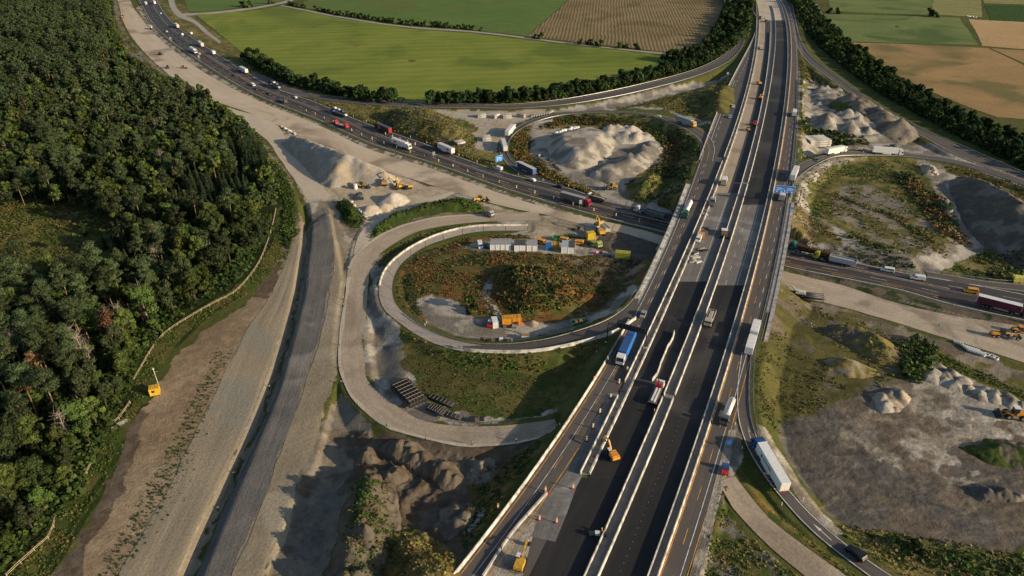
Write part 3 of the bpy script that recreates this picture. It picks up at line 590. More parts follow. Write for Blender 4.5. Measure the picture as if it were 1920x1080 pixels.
# carriageway end south of the double wall: fresh asphalt flares out to the left
sA = Strip([(935,1180,7),(965,1085,7),(982,1035,7),(1000,1003,7),(1050,950,7),(1092,896,7)], [(1060,1180,7),(1095,1085,7),(1115,1037,7),(1133,998,7),(1155,950,7),(1178,896,7)])
strip_obj('main_carriageway', sA, M_new, .155, 8, drape=False)
M_slab = strip_mat('milled_ramp', (.12,.115,.105), (.19,.18,.165), su=.8, sv=.03, amount=.8, bump=.05, c3=(.25,.24,.22), patch=5)
sl = Strip([(996,1006,7),(1012,965,7),(1026,932,7),(1060,888,7),(1100,812,7),(1136,740,7)], [(1041,1016,7),(1064,960,7),(1085,903,7),(1093,890,7),(1124,812,7),(1160,736,7)])
strip_obj('milled_ramp', sl, M_slab, .172, 6, drape=False)
gt = Strip([(895,1100,7),(960,1004,7),(1022,931,7)], [(975,1100,7),(1000,1003,7),(1026,934,7)])
strip_obj('gravel_shoulder', gt, M_rub, .164, 5, drape=False)
gs = Strip([(1287,1100,7),(1330,942,7),(1366,806,7)], [(1305,1100,7),(1349,942,7),(1383,806,7)])
strip_obj('gravel_shoulder', gs, M_rub, .19, 4, drape=False)
# ---------------------------------------------------------------- painted lines
M_wl = flat('white_line', (.62,.60,.56), .7, var=.2, vscale=.6); M_yl = flat('yellow_line', (.62,.30,.05), .7, var=.2, vscale=.6)
def pline(name, P, w, mat, dash=None, z=.03, phase=0.0):
    """P (n,3) centre points already on the road surface"""
    C_ = smooth_curve(P, step=2.0); s = np.r_[0, np.cumsum(np.linalg.norm(np.diff(C_[:, :2], axis=0), axis=1))]
    segs = [(0, s[-1])] if not dash else [(a, min(a+dash[0], s[-1])) for a in np.arange(phase, s[-1], dash[0]+dash[1])]
    V = []; F = []
    for a, b in segs:
        n = max(2, int((b-a)/3)+1); q = np.linspace(a, b, n); c = np.stack([np.interp(q, s, C_[:, j]) for j in range(3)], 1)
        t_ = np.gradient(c[:, :2], axis=0); t_ /= np.linalg.norm(t_, axis=1)[:, None]+1e-9; nn = np.stack([-t_[:, 1], t_[:, 0]], 1)*w/2
        for k in range(n):
            V.append((c[k, 0]-nn[k, 0], c[k, 1]-nn[k, 1], c[k, 2]+z)); V.append((c[k, 0]+nn[k, 0], c[k, 1]+nn[k, 1], c[k, 2]+z))
        base = len(V)-2*n
        F += [(base+2*k, base+2*k+2, base+2*k+3, base+2*k+1) for k in range(n-1)]
    o = link(name, mesh_np(name, V, F, mat)); o['kind'] = 'structure'; return o
def on(s, t, i0=0, i1=None, o=.04):
    P = s.line(t)[i0:i1].copy(); P[:, 2] = np.maximum(gz(P[:, 0], P[:, 1]), P[:, 2]-.14)+.16+o; return P
LW = ST_['low']; nL = len(LW.L)
for t_, m_, d_, w_, f_ in ((.035, M_wl, None, .3, 0), (.965, M_wl, None, .3, 0), (.22, M_yl, None, .18, .42), (.22, M_wl, (6, 12), .18, 0), (.36, M_wl, (6, 12), .18, 0), (.50, M_yl, None, .25, .42), (.74, M_wl, (6, 12), .18, 0), (.62, M_wl, None, .2, 0)):
    pline('road_marking', on(LW, t_, int(nL*f_), int(nL*.42) if (t_ == .22 and not f_) else None), w_, m_, d_, z=.02)
pline('road_marking', on(LW, .56, int(nL*.42)), .2, M_yl, z=.02)
pline('road_marking', on(LW, .13, int(nL*.5)), .25, M_yl, (8, 10), z=.02)
for k, sides in (('rampN', (.08, .92)), ('loopN', (.07, .93)), ('rampE', (.06, .94)), ('rampSE', (.07, .90)), ('rampNE', (.07, .93)), ('exitE', (.1, .9))):
    for t_ in sides: pline('road_marking', on(ST_[k], t_), .2, M_wl, z=.02)
pline('road_marking', on(ST_['loopN'], .5, int(len(ST_['loopN'].L)*.6)), .2, M_yl, z=.02)
def mmark(c, off, y0, y1, w, mat, dash=None, phase=0):
    ys = np.arange(y0, y1, 6.0); P = np.array([mpt(c, y, off, .02) for y in ys]); return pline('road_marking', P, w, mat, dash, z=.02, phase=phase)
yS = r_(600)
mmark('LL', 1.0, yb, yS, .16, M_yl); mmark('LL', 3.9, yb, yS, .13, M_wl); mmark('LL', 4.5, yb, yS, .14, M_yl, (5, 9), 3); mmark('LL', 7.4, yb, r_(735), .2, M_yl)
mmark('LL', 3.2, yS, r_(300), .16, M_yl, (4, 7)); mmark('LL', 4.1, yS, r_(300), .14, M_wl, (4, 7), 1); mmark('LL', 1.0, yS, r_(300), .16, M_wl)
mmark('LL', 4.6, r_(300), ye, .2, M_wl, (6, 8)); mmark('LL', .9, r_(250), ye, .2, M_wl); mmark('LL', 2.6, r_(300), r_(150), .25, M_wl)
mmark('R2', .55, yb, ye, .22, M_yl); mmark('R2', 3.1, yb, r_(100), .15, M_yl, (5, 9)); mmark('R2', 4.8, yb, r_(640), .18, M_wl); mmark('R2', 6.3, yb, r_(500), .18, M_yl)
mmark('R2', 5.0, r_(640), ye, .15, M_wl, (4, 7)); mmark('R2', 6.4, r_(500), r_(340), .16, M_yl, (4, 8))
mmark('RR', -.8, r_(640), ye, .16, M_wl)
for y_ in (r_(430),): mmark('M2', 3.6, r_(535), r_(384), .13, M_wl, (4, 8)); mmark('R1', -3.0, r_(535), r_(384), .14, M_wl); mmark('M1', -4.6, r_(528), r_(362), .15, M_wl)
mmark('M2', 4.3, yb, r_(560), .10, flat('faded_dots', (.3,.3,.28), .8), (.3, 1.8))
# direction arrows on the south-eastern slip road
def arrow(p0, p1, z):
    a = Vector(at(*p0, z)); b = Vector(at(*p1, z)); d = (b-a); L_ = d.length; d.normalize(); n_ = Vector((-d.y, d.x, 0))
    V = [a-n_*.09, a+n_*.09, a+d*L_*.6+n_*.09, a+d*L_*.6+n_*.45, b, a+d*L_*.6-n_*.45, a+d*L_*.6-n_*.09]
    for v in V: v.z = float(gz(v.x, v.y))+.19
    me = bpy.data.meshes.new('road_arrow'); me.from_pydata([tuple(v) for v in V], [], [(0, 1, 2, 6), (3, 4, 5)]); me.from_pydata
    me.materials.append(M_wl); link('road_arrow', me)['kind'] = 'structure'
arrow((1409, 826), (1400, 799), 6.7); arrow((1560, 1013), (1524, 982), 5.3)
# ---------------------------------------------------------------- fields
def field_mat(name, c1, c2, ang, period=3.0, str_=.4, bump=.6, patch=40, c3=None):
    m, n, b = newmat(name); L = n.links; b.inputs['Roughness'].default_value = .95; b.inputs['Specular IOR Level'].default_value = .1
    geo = N(n, 'ShaderNodeNewGeometry'); mp = N(n, 'ShaderNodeMapping'); mp.inputs['Rotation'].default_value = (0, 0, ang); L.new(geo.outputs['Position'], mp.inputs['Vector'])
    nd = N(n, 'ShaderNodeTexNoise', Scale=.03, Detail=2.0); L.new(geo.outputs['Position'], nd.inputs['Vector'])
    vm = N(n, 'ShaderNodeVectorMath', operation='MULTIPLY_ADD'); L.new(nd.outputs['Color'], vm.inputs[0]); vm.inputs[1].default_value = (4, 4, 0); L.new(mp.outputs['Vector'], vm.inputs[2])
    w = N(n, 'ShaderNodeTexWave', Scale=.314*2/period/2, Distortion=2.6, Detail=4.0); w.inputs['Detail Scale'].default_value = 2.5; L.new(vm.outputs[0], w.inputs['Vector'])
    p = N(n, 'ShaderNodeTexNoise', Scale=1/patch, Detail=8.0, Roughness=.62, Distortion=.5); L.new(geo.outputs['Position'], p.inputs['Vector'])
    f = N(n, 'ShaderNodeTexNoise', Scale=.8, Detail=4.0); L.new(geo.outputs['Position'], f.inputs['Vector'])
    rp = N(n, 'ShaderNodeMapRange'); rp.inputs['From Min'].default_value = .35; rp.inputs['From Max'].default_value = .65; L.new(p.outputs['Fac'], rp.inputs['Value'])
    mx = N(n, 'ShaderNodeMix', data_type='RGBA'); mx.inputs['A'].default_value = (*c1, 1); mx.inputs['B'].default_value = (*c2, 1); L.new(rp.outputs['Result'], mx.inputs['Factor'])
    out = mx.outputs['Result']
    if c3:
        q = N(n, 'ShaderNodeTexNoise', Scale=1/patch/1.7, Detail=6.0, Distortion=1.0); L.new(mp.outputs['Vector'], q.inputs['Vector'])
        rq = N(n, 'ShaderNodeMapRange'); rq.inputs['From Min'].default_value = .52; rq.inputs['From Max'].default_value = .64; L.new(q.outputs['Fac'], rq.inputs['Value'])
        m3 = N(n, 'ShaderNodeMix', data_type='RGBA'); L.new(rq.outputs['Result'], m3.inputs['Factor']); L.new(out, m3.inputs['A']); m3.inputs['B'].default_value = (*c3, 1); out = m3.outputs['Result']
    a = N(n, 'ShaderNodeMapRange'); L.new(w.outputs['Fac'], a.inputs['Value']); a.inputs['To Min'].default_value = 1-str_; a.inputs['To Max'].default_value = 1+str_*.35
    m2 = N(n, 'ShaderNodeMix', data_type='RGBA', blend_type='MULTIPLY'); m2.inputs['Factor'].default_value = 1; L.new(out, m2.inputs['A']); L.new(a.outputs['Result'], m2.inputs['B'])
    r3 = N(n, 'ShaderNodeMapRange'); r3.inputs['From Min'].default_value = .3; r3.inputs['From Max'].default_value = .7; r3.inputs['To Min'].default_value = .82; r3.inputs['To Max'].default_value = 1.15; L.new(f.outputs['Fac'], r3.inputs['Value'])
    m4 = N(n, 'ShaderNodeMix', data_type='RGBA', blend_type='MULTIPLY'); m4.inputs['Factor'].default_value = 1; L.new(m2.outputs['Result'], m4.inputs['A']); L.new(r3.outputs['Result'], m4.inputs['B'])
    L.new(m4.outputs['Result'], b.inputs['Base Color'])
    hh = N(n, 'ShaderNodeMath', operation='ADD'); L.new(w.outputs['Fac'], hh.inputs[0]); L.new(f.outputs['Fac'], hh.inputs[1])
    bp = N(n, 'ShaderNodeBump', Strength=bump, Distance=.5); L.new(hh.outputs[0], bp.inputs['Height']); L.new(bp.outputs['Normal'], b.inputs['Normal'])
    return m
def field(pts, mat, z=.15):
    P = W(pts, 0)[:, :2]; Q = []
    for a, b in zip(P, np.roll(P, -1, 0)):
        n = max(1, int(np.linalg.norm(b-a)/5)); Q += [a+(b-a)*k/n for k in range(n)]
    Q = np.array(Q); Q[:, 0] += (fbm(Q[:, 0], Q[:, 1], 9, 61)-.5)*2.0; Q[:, 1] += (fbm(Q[:, 0], Q[:, 1], 9, 67)-.5)*2.0
    lo, hi = Q.min(0), Q.max(0); s = 8.0
    # a grid clipped to the outline keeps the field on the ground
    import bmesh
    from mathutils.geometry import tessellate_polygon
    bm = bmesh.new(); vs = [bm.verts.new((x, y, 0)) for x, y in Q]
    for t3 in tessellate_polygon([[Vector((x, y, 0)) for x, y in Q]]):
        try: bm.faces.new([vs[i] for i in t3])
        except ValueError: pass
    for ax in (0, 1):
        for c in np.arange(lo[ax]+s, hi[ax], s*2 if hi[1] < 700 else s*3):
            co = [0, 0, 0]; co[ax] = c; no = [0, 0, 0]; no[ax] = 1
            bmesh.ops.bisect_plane(bm, geom=bm.verts[:]+bm.edges[:]+bm.faces[:], plane_co=co, plane_no=no)
    bmesh.ops.recalc_face_normals(bm, faces=bm.faces)
    me = bpy.data.meshes.new('field'); bm.to_mesh(me); bm.free()
    n = len(me.vertices); co = np.empty(n*3); me.vertices.foreach_get('co', co); co = co.reshape(-1, 3)
    co[:, 2] = gz(co[:, 0], co[:, 1])+z; me.vertices.foreach_set('co', co.ravel()); me.materials.append(mat)
    if sum(p.normal.z for p in me.polygons[:20]) < 0: me.flip_normals()
    link('field', me)['kind'] = 'structure'
FG = field_mat('meadow', (.145,.19,.028), (.21,.23,.042), 1.45, 16, .10, .25, 60, (.115,.15,.026))
FG2 = field_mat('lush_meadow', (.085,.145,.032), (.115,.17,.042), 1.3, 14, .12, .25, 60, (.11,.14,.035))
FP = field_mat('ploughed_field', (.185,.135,.065), (.245,.185,.092), .12, 3.6, .24, .4, 40, (.15,.118,.052))
FO = field_mat('ripe_field', (.30,.19,.085), (.36,.235,.105), -.9, 5.0, .14, .4, 45, (.17,.14,.055))
FO2 = field_mat('stubble_field', (.40,.26,.12), (.45,.31,.15), -.3, 5.0, .10, .4, 60)
FL = field_mat('light_meadow', (.125,.165,.05), (.17,.20,.068), -.3, 6.0, .10, .4, 50, (.08,.12,.035))
FD = field_mat('dark_crop', (.03,.075,.012), (.045,.09,.018), 0, 6.0, .3, .5, 50)
FY = field_mat('yellow_crop', (.22,.21,.075), (.26,.24,.09), 1.4, 12.0, .25, .5, 50)
field([(366,27),(400,25),(460,21),(526,12),(640,35),(760,54),(880,62),(985,75),(1100,88),(1295,108),(1300,118),(1255,140),(1100,165),(960,186),(800,193),(745,190),(650,176),(560,150),(470,112),(410,62)], FG)
field([(560,8),(620,-15),(1082,-15),(988,68),(880,56),(760,48),(640,30),(540,8)], FG2)
field([(1084,-15),(1350,-15),(1355,20),(1346,45),(1322,82),(1292,102),(1200,92),(1100,80),(990,68)], FP)
field([(345,-10),(560,-16),(540,0),(500,8),(440,16),(380,22),(352,22)], FG2)
field([(1546,-14),(1748,-14),(1748,10),(1738,28),(1640,25),(1560,20)], FL)
field([(1752,-14),(1838,-14),(1842,32),(1745,28)], FY); field([(1838,-14),(1990,-14),(1990,12),(1845,6)], FY)
field([(1845,9),(2000,13),(2000,46),(1858,38)], FD)
field([(1544,26),(1640,28),(1798,34),(1834,84),(1720,81),(1580,78)], FL)
field([(1816,36),(2010,46),(2010,100),(1843,86)], FO2)
field([(1580,80),(1720,83),(1853,90),(1930,128),(2040,180),(2040,235),(1930,224),(1870,220),(1800,195),(1740,170),(1680,140),(1625,110)], FO)
field([(1857,90),(2040,104),(2040,176),(1930,124)], FO)
# ================================================================ heaps and mounds
HEAPS = []
def heap(name, label, cat, pts, cap, c1, c2=None, c3=None, slope=.68, z=0.0, rough=.35, sc=4.0, group=None, top=None, warp=1.6, lump=0.0, cones=0):
    P = W(pts, z)[:, :2]; lo, hi = P.min(0)-2, P.max(0)+2; D = P[:, 1].mean()
    s = min(1.6, max(.35, 1.1e-5*(D*D+H*H)*.9)); 
    xs = np.arange(lo[0], hi[0], s); ys = np.arange(lo[1], hi[1], s); X, Y = np.meshgrid(xs, ys)
    Xw = X+(fbm(X, Y, 6, 91)-.5)*warp*2; Yw = Y+(fbm(X, Y, 6, 97)-.5)*warp*2
    ins = inpoly(Xw, Yw, P); d, _ = dist_poly(Xw, Yw, np.vstack([P, P[:1]])); d = np.where(ins, d, -d)
    g = gz(X, Y)
    if cones:
        hc = np.full(X.shape, -9.); cc_ = np.argwhere(d > .8)
        for q in cc_[rng.integers(0, len(cc_), cones)]:
            pk = min(cap, d[q[0], q[1]]*slope*1.15+.6)*rng.uniform(.8, 1.12); ex = rng.uniform(.8, 1.25); th = rng.uniform(0, 3.14)
            ax, ay = X-X[q[0], q[1]], Y-Y[q[0], q[1]]; u_, v_ = ax*math.cos(th)+ay*math.sin(th), -ax*math.sin(th)+ay*math.cos(th)
            hc = np.maximum(hc, pk-slope*np.hypot(u_*ex, v_/ex)*(1+(fbm(X, Y, 3, 211)-.5)*.25))
    h = d*slope*(1+(fbm(X, Y, 5, 13)-.5)*rough*1.2)
    cp = cap*(1+(fbm(X, Y, max(4, cap*1.5), 29)-.5)*rough*1.6)
    h = np.where(h > cp*.88, cp*.88+(cp*.12)*(1-np.exp(-(h-cp*.88)/(cp*.12))), h)
    if lump: h = h+lump*np.clip(fbm(X, Y, 3.2, 57, 3)-.42, 0, 1)*2*(d > .5)
    if cones: h = np.minimum(np.maximum(hc, h*.55), cap*1.05)
    rg = 1-np.abs(2*fbm(X, Y, 5.5, 163, 4)-1); h = h+(rg-.75)*rough*cap*(.42 if not cones else .12)*np.clip(d/2, 0, 1)
    h = h+(fbm(X, Y, 1.5, 63, 3)-.5)*(.45+.5*rough)*(d > 0)
    Z = g+np.where(d > -.3, np.maximum(h, -.5), -.6)
    F = grid_faces(*X.shape); keep = (d.ravel()[F] > -.6).any(1); F = F[keep]
    used = np.unique(F); mp = np.full(X.size, -1); mp[used] = np.arange(len(used)); F = mp[F]
    V = np.stack([X, Y, Z], -1).reshape(-1, 3)[used]; x, y = V[:, 0], V[:, 1]
    c = mixc(c1, c2 or c1, sstep(fbm(x, y, sc, 71, 4), .42, .58))
    if c3:
        u = sstep(fbm(x+90, y, sc*1.3, 73, 4), .48, .60)[:, None]; c = c*(1-u)+np.asarray(C[c3])*u
    if top:
        zz = (V[:, 2]-g.reshape(-1)[used]); u = sstep(zz+(fbm(x, y, 4, 3)-.5)*cap*.5, cap*.45, cap*.7)[:, None]; c = c*(1-u)+np.asarray(C[top])*u
    cen = np.array([P[:, 0].mean(), P[:, 1].mean(), 0.0]); me = mesh_np(name, V-cen, F, MG, smooth=True); col_attr(me, c)
    o = link(name, me); o.location = cen; tag(o, label, cat, group); HEAPS.append((lo, s, X.shape, np.where(d > 0, Z, -99)))
    return o
def hz(x, y):
    x = np.asarray(x, float); y = np.asarray(y, float); z = gz(x, y)
    for lo, s, sh, Z in HEAPS:
        j = ((x-lo[0])/s); i = ((y-lo[1])/s); m = (i >= 0) & (j >= 0) & (i < sh[0]-1) & (j < sh[1]-1)
        if m.any():
            a = Z[i[m].round().astype(int), j[m].round().astype(int)]; z[m] = np.maximum(z[m], a)
    return z
GH, SH, MH = ('gravel_heap', 'gravel heap'), ('soil_heap', 'soil heap'), ('grassy_mound', 'mound')
def hp(k, label, pts, cap, *c, **kw): return heap(k[0], label, k[1], pts, cap, *c, **kw)
hp(GH, 'large long pale gravel heap in front of the parked excavators beside the haul road', [(525,268),(560,258),(600,272),(660,298),(715,318),(755,338),(738,352),(690,352),(655,350),(620,354),(600,345),(568,312)], 11.5, 'lgravel', 'lgravel', 'beige2', rough=.2, lump=.15)
def cone(k, label, px, py, r, cap, *c, z=0, **kw):
    p = at(px, py, z); n = 12; s = []
    for i in range(n):
        t = 2*math.pi*i/n; rr = r*random.uniform(.85, 1.15); x, y = p[0]+rr*math.cos(t), p[1]+rr*math.sin(t)
        # back to plan coordinates
        dy, dz = y, z-H; f = dy*CT-dz*ST; u = dy*ST+dz*CT; s.append((960+FPX*x/f, 540-FPX*u/f))
    return heap(k[0], label, k[1], s, cap, *c, z=z, warp=.4, **kw)
cone(GH, 'small pointed pale heap, largest of the three beside the inner haul road', 738, 377, 8.5, 4.5, 'beige', 'white', rough=.15)
cone(GH, 'smallest pale heap between two others beside the inner haul road', 722, 389, 4.6, 2.6, 'beige', 'white', rough=.15)
cone(GH, 'low pale heap nearest to the row of boulders by the green slope', 697, 396, 6.5, 3.0, 'beige', 'white', rough=.15)
hp(GH, 'big flat-topped grey gravel heap inside the northern loop road', [(1022,266),(1030,292),(1052,312),(1085,320),(1125,310),(1143,292),(1158,272),(1150,258),(1110,248),(1060,254)], 6.5, 'lgravel', 'lgravel', 'grey', z=1, rough=.16, slope=.72)
hp(GH, 'pale gravel ridge with its tip at the wheel loader inside the northern loop road', [(1098,322),(1120,338),(1150,352),(1168,338),(1195,330),(1230,302),(1246,284),(1236,266),(1205,266),(1180,290),(1130,306)], 7.0, 'lgravel', 'grey', 'grey', z=1, rough=.2, cones=12)
hp(GH, 'low rubble ridge behind the flat-topped heap inside the northern loop road', [(1118,252),(1140,240),(1180,243),(1225,258),(1238,272),(1205,268),(1165,272),(1140,262)], 5, 'beige2', 'lgravel', 'white', z=1, rough=.4, lump=.4, cones=22)
hp(GH, 'bright gravel heap with a bumpy crest beside the north-eastern slip road', [(1516,236),(1530,222),(1570,216),(1615,222),(1640,236),(1650,251),(1612,254),(1570,248),(1530,248)], 7, 'lgravel', 'grey', z=2, lump=.3, rough=.2, cones=34)
hp(SH, 'long dark grey spoil ridge along the north-eastern slip road', [(1555,196),(1585,184),(1640,202),(1700,236),(1724,256),(1690,264),(1650,252),(1600,222)], 8, 'grey', 'soil', 'tan2', z=2, rough=.3, lump=.4, cones=60)
hp(SH, 'small grey spoil heap north of the bright gravel heap', [(1515,180),(1540,160),(1575,165),(1590,185),(1560,195),(1530,200)], 4, 'grey', 'lgravel', z=2, rough=.3, cones=10)
hp(MH, 'grassy hump between bright gravel heap and dark spoil ridge', [(1550,200),(1575,190),(1610,212),(1620,226),(1580,216)], 4.5, 'olive', 'green', z=2, rough=.4)
hp(SH, 'huge earth mound painted shade-dark at the right edge with a light track on its crest', [(1775,345),(1800,328),(1860,348),(1925,378),(2000,425),(2050,520),(1990,520),(1930,505),(1858,458),(1812,428),(1790,385)], 13, 'dgrey', 'soil', 'grey', z=2, rough=.2, slope=.6)  # dark grey puts the shade of the left-facing slope into the colour
hp(MH, 'brown mound with grassy crest south of the eastern gravel carriageway', [(1535,612),(1580,600),(1650,622),(1695,655),(1690,700),(1640,688),(1590,655),(1545,635)], 6, 'soil', 'olive', 'dry', z=2, slope=.55)
hp(MH, 'small tan mound in front of the brown grassy mound', [(1545,676),(1580,670),(1640,692),(1652,706),(1593,708),(1555,694)], 3.4, 'tan', 'dry', z=3, slope=.55)
hp(MH, 'smooth grassy mound at the meeting of main road and northern slip road', [(1312,196),(1330,178),(1374,168),(1378,200),(1362,228),(1326,220)], 6, 'olive', 'dolive', 'olive', z=2, slope=.5)
hp(MH, 'rounded grassy mound at the tip of the pale gravel ridge', [(1176,352),(1200,334),(1242,330),(1250,352),(1214,378),(1180,372)], 6, 'olive', 'dry', 'green', z=1, slope=.6)
hp(MH, 'long overgrown earth mound between lower motorway and storage yard', [(700,218),(760,207),(820,212),(872,238),(895,262),(866,280),(800,268),(740,250)], 7, 'olive', 'soil', 'dry', z=0, slope=.5)
hp(MH, 'bushy mound in the middle of the southern loop island', [(922,524),(960,500),(1030,498),(1085,526),(1125,558),(1062,584),(980,594),(932,565)], 4.5, 'olive', 'green', 'rust', z=2, slope=.5)
hp(MH, 'small green triangular slope beside the row of boulders', [(628,380),(652,376),(668,390),(684,414),(672,421),(652,418)], 4.5, 'dgreen', 'green', z=0, slope=.8)
hp(MH, 'crescent green embankment between the two haul roads', [(700,446),(705,425),(740,405),(800,388),(860,380),(902,388),(908,399),(880,400),(830,399),(780,409),(735,430)], 5.0, 'dgreen', 'green', z=0, slope=.9)
hp(SH, 'long jagged earth ridge with a green flank casting shade on the loam strip', [(672,888),(690,872),(715,888),(742,935),(752,1010),(715,1100),(700,1150),(600,1150),(622,1060),(636,985),(655,935)], 9.5, 'dbrown', 'soil', 'soil', z=2, rough=.4, lump=.9, cones=60, slope=.85)
hp(SH, 'diagonal clay ridge along the outside of the brown bend', [(712,826),(770,828),(830,862),(878,892),(878,925),(830,920),(770,880),(700,845)], 6.5, 'dbrown', 'soil', 'soil', z=2, rough=.4, lump=.6, cones=34, slope=.8)
hp(SH, 'rounded grey soil heap nearest the end of the brown bend', [(878,852),(925,852),(938,885),(902,905),(872,895)], 4, 'soil', 'grey', z=3, rough=.3)
hp(SH, 'rubbly soil heap beside the paved ditch outlet of the left road', [(840,932),(880,935),(892,965),(872,1005),(820,1020),(788,1000),(830,980),(825,950)], 4.8, 'soil', 'dbrown', 'tan2', z=3, rough=.4, lump=.5, cones=26, slope=.8)
hp(SH, 'crumbly pointed soil heap in the bowl of the earth ridges', [(715,905),(735,880),(760,868),(762,895),(742,912)], 4.5, 'soil', 'dbrown', z=2, rough=.4, lump=.5, cones=8, slope=.9)
hp(SH, 'fan-shaped soil heap near the start of the diagonal clay ridge', [(662,868),(672,840),(700,838),(712,860),(690,872)], 4.5, 'soil', 'dbrown', z=2, rough=.4, lump=.5, cones=9, slope=.9)
hp(MH, 'weedy yellow-green mound at the bottom edge left of the main road', [(716,1006),(760,990),(822,1004),(856,1055),(870,1120),(860,1180),(700,1180),(700,1060)], 6.5, 'olive', 'dry', 'orange', z=2, slope=.55, rough=.35, lump=.8)
hp(MH, 'green-topped dark mound at the right edge below the gravel dumps', [(1795,838),(1850,822),(1930,834),(2000,850),(2000,900),(1930,886),(1850,872)], 5, 'dgreen', 'soil', 'green', z=3.2, slope=.5)
hp(GH, 'ragged pale rubble heap at the foot of the green shrubs', [(1640,748),(1655,738),(1690,730),(1705,745),(1690,768),(1655,775)], 4.5, 'lgravel', 'beige2', 'grey', z=3.2, rough=.4, lump=.5, cones=16)
hp(SH, 'low row of dark spoil lumps at the far right of the dark earth field', [(1800,918),(1830,908),(1870,915),(1930,930),(1960,945),(1880,940),(1830,935)], 3.0, 'grey', 'tan2', 'dgrey', z=3.2, rough=.4, lump=.5, cones=22)
for px, py, r in [(1745,710,3.6),(1770,716,3.4),(1792,724,3.8),(1815,731,3.4),(1838,740,3.6),(1863,746,3.8),(1891,752,4.0),(1915,760,3.8),(1751,694,3.4),(1763,680,3.6),(1787,694,3.6),(1852,730,3.0),(1870,737,3.2),(1893,739,3.4),(1740,685,3.2),(1776,700,3.0),(1808,708,3.0)]:
    cone(GH, 'cone of grey crushed stone in the tipped rows above the wheel loader', px, py, r*.95, 2.6, 'lgravel', 'grey', z=3.0, rough=.25, group='tipped stone cones')
cone(GH, 'little sand heap beside the orange tool container', 999, 606, 2.2, 1.3, 'tan', 'beige2', z=2, rough=.2)
hp(SH, 'low dark rubble heap beside the inner edge of the loop road', [(1005,634),(1020,628),(1032,632),(1026,639),(1008,640)], 1.3, 'dbrown', 'soil', z=2, rough=.6)
hp(GH, 'grey gravel tongue against the bushes of the eastern loop island', [(1745,372),(1765,362),(1785,380),(1800,405),(1790,412),(1765,405)], 4, 'lgravel', 'grey', z=2.5)
hp(GH, 'rubble pile at the head of the eastern loop island', [(1722,310),(1745,305),(1760,318),(1752,330),(1730,332)], 2.5, 'beige2', 'grey', z=2.5, rough=.8, lump=1)
# ================================================================ ground cover (uncountable herbs and grass)
GC = {}
def cover(kind, pts, dens, hgt, size, cols, z=0, patch=9, thr=.40, seed=0, small=0):
    if small: size *= .5; dens *= 2.5
    if hgt < 2: dens *= 2.2; size *= .62; hgt *= .7
    P = W(pts, z)[:, :2]; lo, hi = P.min(0), P.max(0); n = int((hi[0]-lo[0])*(hi[1]-lo[1])*dens)
    x = rng.uniform(lo[0], hi[0], n); y = rng.uniform(lo[1], hi[1], n); m = inpoly(x+(fbm(x, y, 7, 3)-.5)*5, y, P)
    x, y = x[m], y[m]; m = fbm(x, y, patch, 101+seed, 4) > thr; x, y = x[m], y[m]
    if kind != 'x':
        m = np.ones(len(x), bool)
        for s in ST_.values():
            O = s.outline(6); 
            if O[:, 0].min() > hi[0] or O[:, 0].max() < lo[0] or O[:, 1].min() > hi[1] or O[:, 1].max() < lo[1]: continue
            d, _ = dist_poly(x, y, O[:, :2]); m &= ~(inpoly(x, y, O[:-1]) | (d < 1.0))
        m &= ~((x > ML['LL'](y)-1.2) & (x < ML['RR'](y)+1.6)); x, y = x[m], y[m]
    n = len(x)
    if not n: return
    zz = hz(x, y); pc = np.array([C[c] if isinstance(c, str) else c for c in cols]); 
    q = np.clip((fbm(x, y, patch*.7, 111, 4)-.3)/.4+rng.normal(0, .15, n), 0, .999); c = pc[(q*len(pc)).astype(int)]
    GC.setdefault(kind, []).append((x, y, zz, np.full(n, hgt)*rng.uniform(.5, 1.4, n), np.full(n, size)*rng.uniform(.6, 1.4, n), c))
def strokecover(kind, pts, w, dens, hgt, size, cols, z=0):
    dens *= 2; size *= .65; hgt *= .85
    P = smooth_curve(W(pts, z), step=4)[:, :2]
    L_ = np.linalg.norm(np.diff(P, axis=0), axis=1).sum(); n = int(L_*w*dens); i = rng.integers(0, len(P)-1, n); t = rng.random(n)[:, None]
    p = P[i]*(1-t)+P[i+1]*t+np.clip(rng.normal(0, w/2.6, (n, 2)), -w*.55, w*.55); x, y = p[:, 0], p[:, 1]
    ok = ~((x > ML['LL'](y)-2.5) & (x < ML['RR'](y)+3.0))
    for s_n in ('rampN', 'rampNE', 'low', 'loopN', 'loopS', 'brown'):
        O = ST_[s_n].outline(5); ok &= ~(inpoly(x, y, O[:-1])) & (dist_poly(x, y, O[:, :2])[0] > 1.2)
    x, y = x[ok], y[ok]; n = len(x)
    pc = np.array([C[c] if isinstance(c, str) else c for c in cols]); q = np.clip((fbm(x, y, 6, 111, 4)-.3)/.4+rng.normal(0, .15, n), 0, .999); c = pc[(q*len(pc)).astype(int)]
    GC.setdefault(kind, []).append((x, y, hz(x, y), np.full(n, hgt)*rng.uniform(.5, 1.4, n), np.full(n, size)*rng.uniform(.6, 1.4, n), c))
GRN = [(.04,.07,.014), 'green', (.07,.10,.02), 'olive']; MIX = ['green', 'olive', 'dry', 'orange']; AUT = ['dolive', 'rust', 'rust', 'olive', 'green', 'dgreen']; DRY = ['olive', 'dry', (.16,.14,.06)]
isl = [(737,520),(760,490),(800,465),(870,440),(980,432),(1000,440),(880,450),(870,470),(960,470),(1080,478),(1200,480),(1215,500),(1170,560),(1100,590),(1000,598),(900,590),(860,562),(810,547),(785,560),(800,605),(745,570)]
cover('herbs', isl, .8, .8, .75, AUT, z=2, patch=7, thr=.42)
